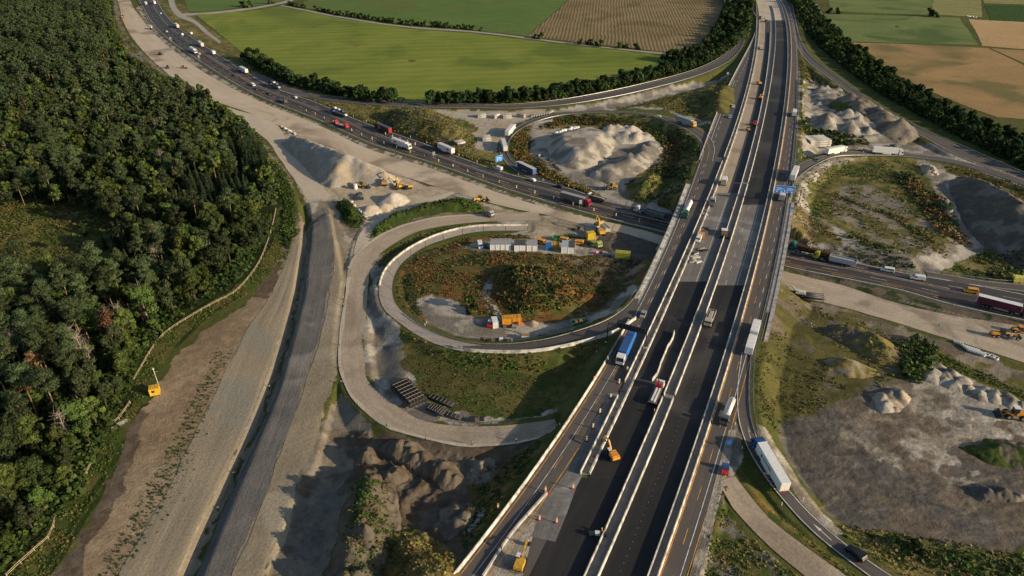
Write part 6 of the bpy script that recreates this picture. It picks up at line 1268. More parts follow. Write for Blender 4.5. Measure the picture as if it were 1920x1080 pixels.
def carrier(label, front, rear, ccol, cars_):
    loc, rz = place(front, rear, 0, 18, False); r = empty('car_transporter', loc, rz); tag(r, label, 'car transporter'); cabin(r, 8.6, ccol, 2.7, 2.4, 1.8)
    MB().box((-1, 0, .6), (16.5, 2.3, .25)).obj('lower_deck', M_dk, r); MB().box((-1, 0, 2.6), (16.0, 2.3, .12)).obj('upper_deck', M_dk, r); st = MB()
    for x in (6, 2, -1, -5, -8.6): st.box((x, 1.15, .8), (.15, .12, 1.85)).box((x, -1.15, .8), (.15, .12, 1.85))
    st.obj('frame', paint_(ccol), r); wheels(r, (7.2, 3.5, -3, -4.2), 1.0, .45, .35); cs, sn = math.cos(rz), math.sin(rz)
    for k, (u, c, up) in enumerate(cars_): car('%s car on the %s deck of the %s, %s' % (c[0], 'upper' if up else 'lower', label[:label.find(' on ')] if ' on ' in label else label, c[1]), None, col=c[2], loc=(loc[0]+u*cs, loc[1]+u*sn, loc[2]), rz=rz, lift=2.72 if up else .85)
carrier('blue car transporter on the upper lanes', (620,208), (653,222), (.04,.10,.25), [(5.4, ('white', 'first from the cab', WHT), 1), (.6, ('silver', 'second from the cab', (.4,.42,.44)), 1), (-4.2, ('dark blue', 'third from the cab', (.03,.06,.15)), 1), (-8.0+.6, ('white', 'at the tail', WHT), 0)])
carrier('dark car transporter on the farther upper lanes', (503,157), (528,170), (.03,.04,.07), [(5.4, ('black', 'first from the cab', (.02,.02,.025)), 1), (.6, ('white', 'second from the cab', WHT), 1), (-4.2, ('blue-grey', 'third from the cab', (.10,.14,.2)), 1), (-7.4, ('silver', 'at the tail', (.4,.42,.44)), 0)])
rigid('dark flat truck with white upright frame heading right', (542,197), (519,186), cab=(.05,.07,.06), body=(.06,.06,.06), L_=11, kind='flat')
semi('white truck heading left beside the dark tree belt', (447,130), (467,141), body=WHT)
semi('white truck heading right next to a white car on the far lower motorway', (371,103), (356,94), body=WHT)
semi('white truck heading left on the far upper lanes, third from the top', (371,82), (383,91), body=WHT, door=(.6,.5,.33))
rigid('small white box truck heading left below the third far truck', (396,99), (405,105), body=WHT, L_=7.5)
semi('white truck with its tail in the roadworks gap of the far upper lanes', (328,47), (337,56), body=WHT, door=(.6,.5,.33))
semi('topmost white truck on the far upper lanes', (288,3), (293,12), body=WHT); rigid('topmost small pale truck on the far lower lanes', (277,12), (272,6), body=WHT, L_=8)
def cr(label, px, py, hx, hy, col, kind='car', z=0, main=False): return car(label, (px+hx/2, py+hy/2), (px-hx/2, py-hy/2), z, col=col, kind=kind, main=main)
cr('white van heading left beside the blue direction sign', 934, 318, -10, -3, WHT, 'van'); cr('white car heading left below the exit to the northern loop', 998, 339, -10, -4, WHT)
cr('dark car heading left above the dark grey truck', 1050, 351, -10, -4, (.03,.035,.045)); cr('white car on the upper lanes left of the blue car transporter', 554, 184, -10, -5, (.5,.52,.55))
cr('dark car between the dark flat truck and the dark transporter', 505, 177, 8, 4, (.04,.045,.05)); cr('white delivery van heading right at the bend by the pale carriageway', 475, 161, 8, 4, WHT, 'van')
cr('dark car heading right level with the pale roadworks machine', 440, 143, 8, 5, (.05,.05,.06)); cr('white car right beside the white truck on the far lower lanes', 374, 102, 7, 5, WHT)
cr('black car in the far lower lanes above the lattice gantry', 331, 77, 6, 5, (.03,.03,.035)); cr('white car alone on the far lower lanes', 313, 60, 5, 5, WHT); cr('silver car on the far upper lanes', 302, 26, -4, -6, (.5,.52,.55)); cr('dark car on the far upper lanes above the silver car', 291, 21, -4, -6, (.04,.04,.05))
cr('white van on the upper lanes by the roadworks gap', 342, 66, -5, -4, WHT, 'van'); cr('second white van at the verge below the roadworks gap', 359, 64, -5, -4, WHT, 'van'); cr('dark car at the left end of the dark tree belt on lower lanes', 481, 168, 7, 4, (.04,.04,.05))
# lower motorway east
semi('log truck with teal cab and dark stakes right of the bridge', (1495,470), (1537,482), cab=(.01,.16,.15), body=(.1,.07,.05), kind='log')
semi('grey bulk truck with yellow cab behind the log truck', (1536,486), (1591,499), cab=(.42,.40,.03), body=(.42,.44,.50), kind='tipper', roof=(.34,.33,.31))
cr('white van with dark windows, left one of two on the eastern lower motorway', 1663, 509, -18, -3, WHT, 'bus'); cr('plain white van, right one of two on the eastern lower motorway', 1719, 524, -20, -3, WHT, 'van')
cr('yellow-orange van heading left at the right edge of the picture', 1819, 548, -20, -3, (.60,.30,.03), 'bus')
semi('dark red truck with white roof at the right edge', (1917,592), (1839,572), cab=(.12,.01,.03), body=(.09,.012,.03), roof=(.66,.66,.66), kind='curtain')
# loops and slip roads
semi('white truck turning on the western bend of the northern loop, upper one', (966,240), (948,260), z=.5, body=WHT, roof=(.6,.58,.54)); semi('white truck on the western bend of the northern loop, lower one', (941,266), (949,290), z=0, body=WHT)
semi('truck with orange cab and blue-grey trailer on the northern loop', (1302,240), (1270,227), z=6, cab=(.62,.28,.02), body=(.22,.27,.28), roof=(.25,.28,.28)); cr('silver car ahead of the orange-cabbed truck on the northern loop', 1233, 220, -10, -1, (.45,.46,.47), z=5)
semi('white truck with faint red emblem on the eastern slip road, left one of two', (1582,287), (1548,296), z=4.6, body=WHT); semi('all-white truck on the eastern slip road, right one of two', (1687,291), (1637,289), z=3.2, body=WHT)
cr('small dark car between the white truck and the main road on the eastern slip road', 1532, 302, -8, 4, (.08,.10,.11), z=6)
for i, (px, py, c, lb) in enumerate(((1402,22,(.05,.05,.06),'farthest dark car of the file on the northern left road'),(1406,40,(.04,.04,.05),'second dark car of the file on the northern left road'),(1407,50,(.3,.3,.32),'grey car in the middle of the file on the northern left road'),(1405,65,(.04,.04,.05),'nearest dark car of the file on the northern left road'),(1375,198,WHT,'white car on the left road, upper one of two'),(1369,218,(.35,.4,.46),'silver-blue car on the left road, lower one of two'))):
    cr(lb, px, py, -1.2, 6, c, z=7, main=True)
cr('grey car in the gore beside the dark sign gantry', 1206, 592, -5, 12, (.28,.28,.27), z=7, main=True)
# ================================================================ construction machines
def root(name, label, cat, px, py, ang, z=0, main=False, group=None):
    p = at(px, py, z); zz = main_z(p[1])+.03 if main else float(hz(np.array([p[0]]), np.array([p[1]]))[0])+.05
    r = empty(name, (p[0], p[1], zz), math.radians(ang)); tag(r, label, cat, group); return r
def excavator(label, px, py, ang, z=0, main=False, col=M_ye, s=1.0, boom=None, wheeled=False, cabm=None):
    r = root('excavator', label, 'excavator', px, py, ang, z, main); r.scale = (s, s, s)
    if wheeled: MB().box((0, 0, .55), (4.4, 1.2, .4)).obj('undercarriage', M_dk, r); wheels(r, (1.5, -1.5), 1.05, .5, .4)
    else:
        for y in (-1.15, 1.15): MB().prof([(-2.1, .3), (-1.8, .05), (1.8, .05), (2.1, .3), (2.1, .65), (1.8, .9), (-1.8, .9), (-2.1, .65)], y-.28, y+.28).obj('track', M_dk, r)
        MB().box((0, 0, .5), (1.8, 1.8, .5)).obj('undercarriage', M_dk, r)
    MB().box((-.75, 0, 1.15), (3.0, 2.5, 1.15), taper=(.94, .94)).obj('upper_body', col, r, bevel=.1); MB().box((-2.25, 0, 1.15), (.8, 2.55, 1.0), taper=(.8, .95)).obj('counterweight', col, r, bevel=.12)
    c = MB().box((.75, .8, 1.2), (1.6, .95, 1.65), taper=(.85, .92)).obj('cab', cabm or M_glass, r, bevel=.05); MB().box((.72, .8, 2.85), (1.4, .9, .08)).obj('cab_roof', M_wt if not cabm else cabm, c)
    b = boom or [(1.2, 1.6), (3.2, 4.2), (5.6, 3.6), (6.2, 1.2)]
    bo = MB().tube((b[0][0], -.2, b[0][1]), (b[1][0], -.2, b[1][1]), .26, .34, 4).tube((b[1][0], -.2, b[1][1]), (b[2][0], -.2, b[2][1]), .32, .18, 4).obj('boom', col, r); ar = MB().tube((b[2][0]-.2, -.2, b[2][1]+.35), (b[3][0], -.2, b[3][1]), .2, .15, 4).obj('arm', col, r)
    MB().tube((b[0][0]+.3, -.2, b[0][1]-.3), ((b[0][0]+b[1][0])/2+.4, -.2, (b[0][1]+b[1][1])/2), .08, .08, 5).obj('cylinder', M_steel, bo)
    x, z_ = b[3]; MB().prof([(x-.1, z_+.1), (x+.35, z_-.2), (x+.2, z_-.9), (x-.6, z_-1.0), (x-.9, z_-.4)], -.8, .4).obj('bucket', M_dk, ar); return r
def loader(label, px, py, ang, z=0, col=M_ye, s=1.0, main=False, cabm=None):
    r = root('wheel_loader', label, 'wheel loader', px, py, ang, z, main); r.scale = (s, s, s)
    MB().box((-1.5, 0, .9), (2.9, 1.7, 1.2), taper=(.9, .85)).obj('engine_body', col, r, bevel=.1); MB().box((1.0, 0, .8), (1.8, 1.3, .7)).obj('front_frame', col, r, bevel=.06)
    c = MB().box((.05, 0, 1.5), (1.4, 1.5, 1.7), taper=(.85, .9)).obj('cab', M_glass, r, bevel=.05); MB().box((.05, 0, 3.2), (1.5, 1.5, .1)).obj('cab_roof', cabm or col, c)
    wheels(r, (1.5, -1.6), 1.0, .75, .6); 
    for y in (-.5, .5): MB().tube((1.0, y, 1.5), (3.2, y, .9), .14, .12, 4).obj('lift_arm', col, r)
    MB().prof([(3.1, 1.3), (3.0, .3), (3.3, .1), (4.3, .15), (3.5, .45), (3.4, 1.3)], -1.45, 1.45).obj('bucket', M_dk, r); return r
def roller(label, px, py, ang, z=0, col=M_ye, main=False):
    r = root('road_roller', label, 'roller', px, py, ang, z, main); MB().box((-.9, 0, .9), (2.4, 1.5, .9), taper=(.9, .85)).obj('engine_body', col, r, bevel=.08); MB().box((.3, 0, 1.2), (1.2, 1.5, 1.2)).obj('cab', M_glass, r); MB().box((.3, 0, 2.45), (1.5, 1.7, .1)).obj('canopy', col, r)
    MB().tube((2.0, -1.0, .7), (2.0, 1.0, .7), .7, .7, 16).obj('drum', M_steel, r); MB().box((1.2, 1.08, .6), (2.0, .1, .25)).box((1.2, -1.08, .6), (2.0, .1, .25)).obj('drum_frame', col, r); wheels(r, (-1.3,), .85, .7, .5); return r
def grader(label, px, py, ang, z=0):
    r = root('motor_grader', label, 'grader', px, py, ang, z); MB().box((-2.6, 0, 1.0), (3.0, 1.5, 1.1), taper=(.92, .85)).obj('engine_body', M_or, r, bevel=.08); c = MB().box((-.6, 0, 1.2), (1.5, 1.5, 1.9), taper=(.85, .9)).obj('cab', M_glass, r); MB().box((-.6, 0, 3.1), (1.5, 1.5, .1)).obj('cab_roof', M_dk, c)
    MB().tube((0, 0, 1.9), (4.2, 0, 1.5), .22, .18, 4).obj('front_beam', M_or, r); MB().box((1.7, 0, .35), (.25, 3.7, .6), rz=.4).obj('blade', M_steel, r); MB().tube((1.6, 0, .9), (1.6, 0, 1.7), .7, .3, 10).obj('turntable', M_dk, r); wheels(r, (4.2, -1.8, -3.3), 1.0, .65, .4); MB().box((5.0, 0, .6), (.4, 2.4, .7)).obj('front_plate', M_dk, r); return r
def paver(label, px, py, ang, z=7, main=True, col=M_ye):
    r = root('road_paver', label, 'paver', px, py, ang, z, main); MB().box((0, 0, .6), (4.6, 2.5, 1.1)).obj('body', col, r, bevel=.08); MB().box((2.7, 0, .6), (1.8, 3.1, .9), taper=(1.1, 1.05)).obj('hopper', M_dk, r); MB().box((-2.8, 0, .1), (1.1, 4.6, .5)).obj('screed', M_dk, r); MB().box((-.6, 0, 2.9), (2.4, 2.6, .1)).obj('canopy', M_wt, r)
    for x in (-1.6, .4):
        for y in (-1.1, 1.1): MB().tube((x, y, 1.7), (x, y, 2.9), .05, .05, 5).obj('canopy_post', M_dk, r)
    for y in (-1.1, 1.1): MB().prof([(-1.8, .1), (1.8, .1), (2.0, .5), (1.8, .8), (-1.8, .8), (-2.0, .5)], y-.2, y+.2).obj('track', M_dk, r)
    return r
excavator('orange excavator reaching over black asphalt beside the end of the rubble median', 1148, 857, 110, 7, True, M_or, .85, [(1.2, 1.6), (3.4, 3.8), (6.0, 3.2), (6.6, 1.6)], wheeled=True)
excavator('bright yellow excavator on the gravel wedge at the bottom edge', 976, 1060, 72, 7, True, M_ye, .85, [(1.2, 1.6), (3.4, 3.8), (5.8, 3.0), (6.6, 1.3)])
excavator('tall yellow excavator loading the dump truck in the storage yard', 1125, 441, 105, 0, False, M_ye, 1.12, [(1.2, 1.6), (2.6, 5.4), (5.0, 5.6), (6.0, 2.2)])
excavator('yellow excavator with raised arm, left one of the parked pair at the gravel heap', 749, 352, 120, 0, False, M_ye, 1.0, [(1.2, 1.6), (2.4, 4.6), (4.6, 4.8), (5.2, 2.0)])
excavator('yellow excavator, right one of the parked pair at the gravel heap', 765, 354, 200, 0, False, M_ye, .9)
excavator('dark-armed excavator standing between the wheel loader and the parked yellow pair', 721, 350, 100, 0, False, flat('faded_orange', (.34,.2,.09), .6), 1.1, [(1.2, 1.6), (2.6, 4.6), (4.8, 4.4), (5.4, 1.8)])
excavator('white-cabbed mobile excavator beside the black barrels right of the bridge', 1495, 562, 160, 1, False, flat('pale_machine', (.5,.48,.42), .5), .85, [(1.2, 1.6), (3.0, 3.6), (5.4, 3.6), (6.0, 1.4)], wheeled=True, cabm=M_wt)
excavator('small orange excavator on the northern works carriageway between two stripes', 1424, 154, 90, 7, True, M_or, .9); excavator('orange excavator on the works carriageway above the red roller', 1427, 182, 60, 7, True, M_or, .9)
excavator('dark excavator at the end of the bare concrete in the far north', 1438, 35, 200, 7, True, M_dk, 1.0); 
loader('wheel loader in front of the big pale gravel heap beside the white tank', 678, 352, -10, 0, flat('faded_yellow', (.40,.26,.07), .6), 1.1); loader('yellow wheel loader pushing into the tip of the gravel ridge in the northern loop', 1146, 354, 175, 1, M_ye, 1.1)
loader('yellow machine working at the edge of the pale carriageway above the crescent embankment', 900, 378, 20, 0, M_ye, 1.15); loader('yellow and white loader beneath the tipped stone cones at the right edge', 1899, 783, 168, 3.2, M_or, 1.15, cabm=M_wt)
loader('small yellow loader on the pale carriageway left of the dark tree belt', 344, 128, -10, 0, M_ye, .8)
grader('orange grader on the eastern gravel carriageway', 1880, 632, -12, 0); roller('orange roller at the right edge above the grader', 1908, 622, -10, 0, M_or)
roller('orange roller at the upper end of the pale far carriageway', 262, 18, 100, 0, M_or); grader('yellow grader on the left rim of the pale far carriageway', 231, 33, 100, 0)
roller('dark roller on the pale carriageway, upper one of two', 301, 103, 150, 0, M_dk); roller('dark roller at the forest side of the pale carriageway, lower one of two', 315, 128, 120, 0, M_dk)
rigid('concrete mixer truck unloading on the pale far carriageway', (281,50), (288,60), cab=WHT, body=(.6,.58,.54), L_=8.5, kind='mixer', name='mixer_truck')
roller('red roller on the northern works carriageway near the middle wall', 1416, 233, 80, 7, M_rd, True); roller('yellow roller on the northern works carriageway nearest the left barrier', 1403, 243, 80, 7, flat('amber', (.5,.25,.06), .5), True)
rigid('sand-coloured tipper truck alone on the fresh black carriageway', (1324,618), (1336,588), 7, cab=(.42,.38,.30), body=(.40,.36,.28), L_=9.0, kind='tipper', main=True, name='dump_truck')
rigid('red and white crane truck at the free-standing barrier row on black asphalt', (1240,720), (1220,765), 7, cab=WHT, body=(.13,.10,.10), L_=10, kind='crane', main=True)
rigid('beige works truck with a raised mast where the milled surface begins', (1360,338), (1355,352), 7, cab=(.5,.48,.42), body=(.42,.38,.30), L_=7.5, kind='box', main=True)
rigid('white flatbed pickup on the bridge beside scaffolding parts', (1337,378), (1332,391), 7, cab=WHT, body=(.1,.1,.1), L_=6.5, kind='flat', main=True, name='pickup_truck')
paver('dark paver with workers area close to the middle wall on the bridge', 1357, 441, 75, 7, True, flat('dull_orange', (.16,.10,.06), .6)); paver('asphalt paver train in the far north beside the concrete field', 1427, 86, 85, 7, True, flat('pale_grey_machine', (.35,.33,.28), .6))
rigid('green-cabbed truck on the bare concrete in the far north', (1426,26), (1426,34), 7, cab=(.03,.16,.10), body=(.05,.05,.05), L_=8, kind='flat', main=True)
rigid('yellow tipper with dark load beneath the tall yellow excavator', (1125,424), (1139,440), 0, cab=(.62,.34,.03), body=(.46,.40,.30), L_=9, kind='tipper', name='dump_truck').scale = (1.1,)*3
rigid('green-yellow flat truck parked beside the yellow container in the yard', (1123,466), (1112,457), 0, cab=(.30,.33,.08), body=(.25,.27,.07), L_=7, kind='flat')
car('orange van, left one of three in the storage yard', (1023,460), (1009,456), 0, col=(.62,.27,.02), kind='bus'); car('orange van, middle one of three beside the green skip', (1067,455), (1052,452), 0, col=(.62,.27,.02), kind='bus'); car('orange van, right one of three behind the white cabins', (1077,458), (1089,459), 0, col=(.62,.27,.02), kind='bus')
car('dark estate car with raised roof, rear one beside the boulder row', (668,371), (676,367), 0, col=(.04,.06,.06), kind='suv'); car('dark blue car, front one beside the boulder row', (680,374), (668,375), 0, col=(.02,.03,.08))
car('small white van beside the office cabins', (902,472), (899,462), 0, col=WHT, kind='van'); car('grey car beside the office cabins', (914,468), (905,466), 0, col=(.14,.15,.16))
car('dark car parked on the gravel track above the eastern slip road', (1671,268), (1680,272), 2, col=(.05,.055,.06)); rigid('small dark platform truck on the rolled gravel near the crescent embankment', (922,407), (910,402), 0, cab=(.3,.3,.3), body=(.05,.05,.05), L_=6, kind='flat')
# ================================================================ containers, cabins, skips
def container(label, px, py, ang, L_=6.0, wd=2.45, h=2.6, col=M_wt, roof=None, z=0, cat='container', name='container', main=False, door=True, win=0):
    r = root(name, label, cat, px, py, ang, z, main); mb = MB().box((0, 0, .12), (L_, wd, h))
    n = int(L_/.55)
    for k in range(n):
        x = -L_/2+.3+k*(L_-.6)/(n-1)
        for s in (-1, 1): mb.box((x, s*(wd/2+.02), .25), (.2, .05, h-.3))
    b = mb.obj('body', col, r); rf = MB().box((0, 0, h+.12), (L_+.06, wd+.06, .09))
    for k in range(int(L_/1.2)): rf.box((-L_/2+.6+k*1.2, 0, h+.21), (.12, wd-.1, .04))
    rf.obj('roof', roof or col, r)
    for cx in (-1, 1):
        for cy in (-1, 1): MB().box((cx*(L_/2), cy*(wd/2), .05), (.14, .14, h+.2)).obj('corner_post', col, r)
    if door: MB().box((L_/2+.02, -.55, .25), (.05, 1.05, h-.3)).box((L_/2+.02, .55, .25), (.05, 1.05, h-.3)).obj('doors', col, r)
    for k in range(win): MB().box((-L_/2+1+k*(L_-2)/max(1, win-1), -wd/2-.05, 1.2), (.8, .04, .8)).obj('window', M_glass, r)
    return r
M_r1 = flat('weathered_roof', (.30,.30,.31), .6, .3, var=.2); M_r2 = flat('dark_roof', (.07,.07,.075), .6, .3)
for k in range(4): container('white office cabin with grey roof, %s of the row of four' % ('first from the left', 'second from the left', 'third from the left', 'last')[k], 925+k*9.2, 466, 90, 5.6, 2.4, 2.7, M_wt, M_r1, 1, 'cabin', 'office_cabin', win=0)
for k, (px, m_) in enumerate(((970, M_r2), (980, M_r2), (993, M_r1), (1002, M_r1))): container('white office cabin with %s roof, %s' % (('dark', 'left half of the dark-roofed pair'), ('dark', 'right half of the dark-roofed pair'), ('patchy grey', 'left half of the patchy pair'), ('patchy grey', 'right half of the patchy pair'))[k], px, 468, 90, 5.4, 2.4, 2.7, M_wt, m_, 1, 'cabin', 'office_cabin')
container('pale blue-roofed cabin next to a black-roofed one at the end of the yard row', 1059, 471, 84, 6.0, 2.7, 3, M_wt, flat('blue_grey_roof', (.32,.38,.46), .5), 1, 'cabin', 'office_cabin'); container('black-roofed cabin at the right end of the yard row', 1071, 471.5, 84, 6.0, 2.9, 3, M_wt, M_r2, 1, 'cabin', 'office_cabin')
container('small blue container in the yard row', 1028, 469, 90, 3.2, 2.3, 2.4, flat('container_blue', (.02,.13,.35), .5), None, 1); container('small orange-yellow container in the yard row', 1043, 467, 90, 3.4, 2.3, 2.5, flat('container_ochre', (.50,.26,.02), .5), None, 1)
container('bright yellow container beside the tall yellow excavator', 1107, 448, 15, 3.4, 2.6, 3.0, flat('container_yellow', (.60,.42,.03), .5), None, 0); container('olive-yellow container with a blue item on top near the bridge', 1167, 487, -12, 6.0, 2.6, 2.6, flat('container_olive', (.34,.31,.04), .6), None, 1)
container('orange workshop container with a white notice on the loop island', 959, 606, 8, 6.6, 2.6, 2.9, flat('container_orange', (.62,.27,.02), .5), None, 2); container('upright white container beside the red machine on the loop island', 928, 609, 100, 4.0, 1.9, 2.3, M_wt, None, 2)
container('yellow container half hidden by bushes at the right edge', 1907, 528, -12, 3.6, 2.6, 2.4, flat('container_lemon', (.66,.60,.15), .5), None, 0); container('yellow site cabin with mast at the forest edge left of the earthworks', 292, 738, 22, 2.7, 2.2, 2.4, flat('cabin_yellow', (.60,.38,.03), .5, var=.15), flat('cabin_roof', (.62,.34,.04), .6), 0, 'cabin', 'site_cabin', win=1)
container('orange generator box on the bridge deck behind the blue-fronted van', 1314, 446, 70, 3.6, 2.2, 1.8, M_or, None, 7, 'generator', 'generator', True)
car('white and blue van parked beside the orange generator on the bridge', (1307,456), (1312,447), 7, col=WHT, kind='van', main=True)
q = container('low white debris box at the southern edge of the loop island', 985, 633, 0, 2.4, 1.5, 1.0, M_wt, flat('rubble_brown', (.3,.18,.1), .9), 2, 'box', 'debris_box', door=False)
p_ = at(299, 722, 0); m_ = empty('mast', (p_[0]+.3, p_[1]-.9, float(gz(p_[0], p_[1])))); tag(m_, 'white segmented mast rising behind the yellow site cabin', 'mast'); MB().tube((0, 0, 0), (0, 0, 7.5), .09, .07, 6).obj('pole', M_wt, m_); MB().box((0, 0, 4.5), (.3, .3, .5)).obj('sensor_box', M_sv, m_); MB().box((0, 0, 6.8), (.25, .5, .35)).obj('antenna', M_wt, m_)
def skip(label, px, py, ang, mat, load, z=0, s=1.0):
    r = root('skip', label, 'skip', px, py, ang, z); r.scale = (s,)*3; MB().prof([(-2.2, 1.3), (-1.5, .1), (1.5, .1), (2.2, 1.3)], -1.0, -.92).prof([(-2.2, 1.3), (-1.5, .1), (1.5, .1), (2.2, 1.3)], .92, 1.0).box((0, 0, .1), (3, 1.9, .08)).box((1.88, 0, .12), (.1, 1.9, 1.35), ry=.53).box((-1.88, 0, .12), (.1, 1.9, 1.35), ry=-.53).obj('tub', mat, r)
    MB().box((.6, 0, .6), (1.8, 1.6, .7), taper=(.5, .6)).box((-.7, .1, .6), (1.2, 1.5, .5), taper=(.5, .6)).obj('load', load, r); return r
M_rl = flat('rubble_rust', (.34,.15,.06), .9, var=.4, vscale=3); skip('dark green skip with rusty rubble on the loop island', 1085, 609, 10, flat('skip_green', (.02,.10,.07), .5), M_rl, 3, 1.2); skip('green skip beside the middle orange van', 1049, 450, 0, flat('skip_green2', (.03,.18,.06), .5), flat('skip_load', (.05,.10,.03), .9), 0, 1.3)
r = root('tank', 'white upright water tank beside the wheel loader at the gravel heap', 'tank', 667, 355, 0); MB().tube((0, 0, .1), (0, 0, 2.8), 1.0, 1.0, 14).obj('vessel', M_wt, r); MB().tube((0, 0, 2.8), (0, 0, 3.0), .35, .35, 8).obj('lid', M_sv, r)
r = root('trailer', 'red compressor trailer with a white hood next to the upright white container', 'trailer', 919, 611, 80, 2); MB().box((0, 0, .5), (2.8, 1.8, 1.0)).obj('body', M_rd, r, bevel=.08); MB().box((.9, 0, 1.55), (1.4, 1.7, .5)).obj('hood', M_wt, r, bevel=.08); wheels(r, (0,), .95, .4, .25)
r = root('trailer', 'small red and white mast trailer in front of the orange workshop container', 'trailer', 966, 612, 0, 2); MB().box((0, 0, .5), (2.2, 1.4, .6)).obj('body', M_sv, r); MB().tube((.6, 0, 1.1), (.6, 0, 9.5), .12, .07, 6).obj('light_mast', M_dk, r); MB().box((.9, .3, 1.1), (.8, .6, .9)).obj('control_box', M_rd, r); wheels(r, (0,), .8, .35, .22)
# impact-warning trailer
p_ = atm(1359, 884); r = empty('warning_trailer', (p_[0], p_[1], p_[2]+.05), math.radians(72)); tag(r, 'blue warning trailer with three red cushions in the gore of the slip road', 'trailer'); MB().box((.6, 0, .5), (2.6, 2.2, .25)).obj('frame', M_dk, r); MB().box((.9, 0, .75), (1.8, 2.1, 1.3), taper=(.6, .95)).obj('sign_rack', flat('rack_blue', (.03,.08,.22), .6), r)
for y in (-.75, 0, .75): MB().box((-1.3, y, .3), (1.6, .62, .8)).obj('cushion', M_rd, r, bevel=.06)
wheels(r, (.6,), 1.0, .35, .25); r.scale = (.85,)*3
# ================================================================ signs and gantries
def board(mb_root, cx, cy, cz, wd, h, ny, mat, name, rows=True):
    b = MB().box((cx, cy, cz), (wd, .12, h)).obj(name, mat, mb_root); MB().box((cx, cy+.05, cz-.06), (wd+.14, .05, h+.12)).obj('frame', M_wt, b)
    if rows:
        m = MB()
        for k, (u, v, w_) in enumerate(((-.1, .68, .55), (.05, .52, .7), (-.08, .36, .6), (.2, .36, .2))): m.box((cx+u*wd, cy-.075, cz+v*h), (w_*wd, .02, h*.045))
        m.box((cx-.28*wd, cy-.075, cz+.1*h), (.14*wd, .02, .1*h)).box((cx+.22*wd, cy-.075, cz+.1*h), (.14*wd, .02, .1*h)).obj('legend', M_wt, b)
    return b
pb = atm(1511, 372); 
p1 = at(1497, 382, 7); g = empty('sign_gantry', (p1[0], p1[1], 7.0), math.radians(-3)); tag(g, 'cantilever gantry holding two blue direction boards over the right carriageway', 'sign gantry')
MB().box((0, 0, -1), (1.6, 1.6, 1.6)).obj('footing', M_cg, g); MB().tube((0, 0, 0), (0, 0, 6.8), .22, .18, 8).obj('mast', M_dk, g); MB().tube((0, 0, 6.7), (-11.8, 0, 7.2), .17, .13, 6).obj('arm', M_dk, g)
board(g, -5.2, -.25, 5.2, 4.3, 3.3, -1, M_blue, 'direction_board'); board(g, -9.9, -.25, 5.5, 4.3, 3.3, -1, M_blue, 'direction_board')
pL = at(1137, 646, 5); pR = atm(1209, 655); g = empty('sign_gantry', (pL[0], pL[1], 7.0)); d = Vector((pR[0]-pL[0], pR[1]-pL[1], 0)); g.rotation_euler = (0, 0, math.atan2(d.y, d.x)); Lg = d.length; tag(g, 'dark sign gantry seen from behind over the left road near the blue truck', 'sign gantry')
MB().tube((0, 0, -2.5), (0, 0, -.6), 1.0, .8, 10).obj('footing', M_cw, g); MB().tube((Lg, 0, -.5), (Lg, 0, .9), .7, .6, 10).obj('footing', M_cw, g)
for x in (0, Lg): MB().tube((x, 0, -.6), (x, 0, 6.6), .2, .16, 8).obj('mast', M_dk, g)
tr = MB()
for yv, zv in ((-.3, 6.0), (.3, 6.0), (-.3, 6.7), (.3, 6.7)): tr.tube((0, yv, zv), (Lg, yv, zv), .07, .07, 4)
for k in range(14): x = Lg*(k+.5)/14; tr.tube((x, -.3, 6.0), (x+.4, -.3, 6.7), .04, .04, 4).tube((x, .3, 6.0), (x+.4, .3, 6.7), .04, .04, 4).tube((x, -.3, 6.35), (x, .3, 6.35), .04, .04, 4)
tr.obj('truss', M_dk, g); x0g = Lg*.24; wdg = Lg*.75
MB().box((x0g+wdg/2, .45, 5.3), (wdg, .15, 2.1)).obj('sign_panel', M_dk, g); rb = MB()
for k in range(9): rb.box((x0g+wdg*(k+.5)/9, .30, 5.3), (.07, .14, 2.1))
rb.obj('panel_ribs', flat('rib_grey', (.16,.17,.17), .5), g)
p_ = at(936, 306, 0); g = empty('direction_sign', (p_[0], p_[1], float(hz(np.array([p_[0]]), np.array([p_[1]]))[0])), math.radians(38)); tag(g, 'big light blue direction sign on two posts at the exit to the northern loop', 'road sign')
for x in (-1.3, 1.3): MB().tube((x, .15, 0), (x, .15, 2.2), .09, .09, 6).obj('post', M_steel, g)
board(g, 0, 0, 1.4, 4.8, 3.2, -1, flat('sign_sky_blue', (.03,.25,.62), .4, var=.05), 'direction_board')
for px, py, z, lb in ((1492,306,7,'small blue sign at the split of the eastern slip road'),(1484,398,7,'small blue sign at the end of the guard rail below the gantry boards'),(1365,842,6.5,'small blue sign beside the gore of the south-eastern slip road')):
    r = root('road_sign', lb, 'road sign', px, py, 0, z); MB().tube((0, .05, 0), (0, .05, 2.4), .05, .05, 6).obj('post', M_steel, r); MB().box((0, 0, 1.3), (1.2, .06, 1.2)).obj('sign_board', M_blue, r)
for px, py, ry, lb in ((321,78,0,'lattice sign post beside the far lower motorway, upper one'),(374,113,0,'lattice sign post beside the far lower motorway, lower one'),(1088,390,1,'pale sign board seen from behind at the bridge'),(814,298,1,'pale sign post between the beacons of the lower motorway')):
    r = root('sign_post', lb, 'sign post', px, py, 20, 0); MB().tube((-.5, 0, 0), (-.5, 0, 4.5), .09, .09, 5).tube((.5, 0, 0), (.5, 0, 4.5), .09, .09, 5).obj('posts', M_steel, r); MB().box((0, 0, 2.3), (1.5, .1, 2.0)).obj('sign_board', M_sv, r)
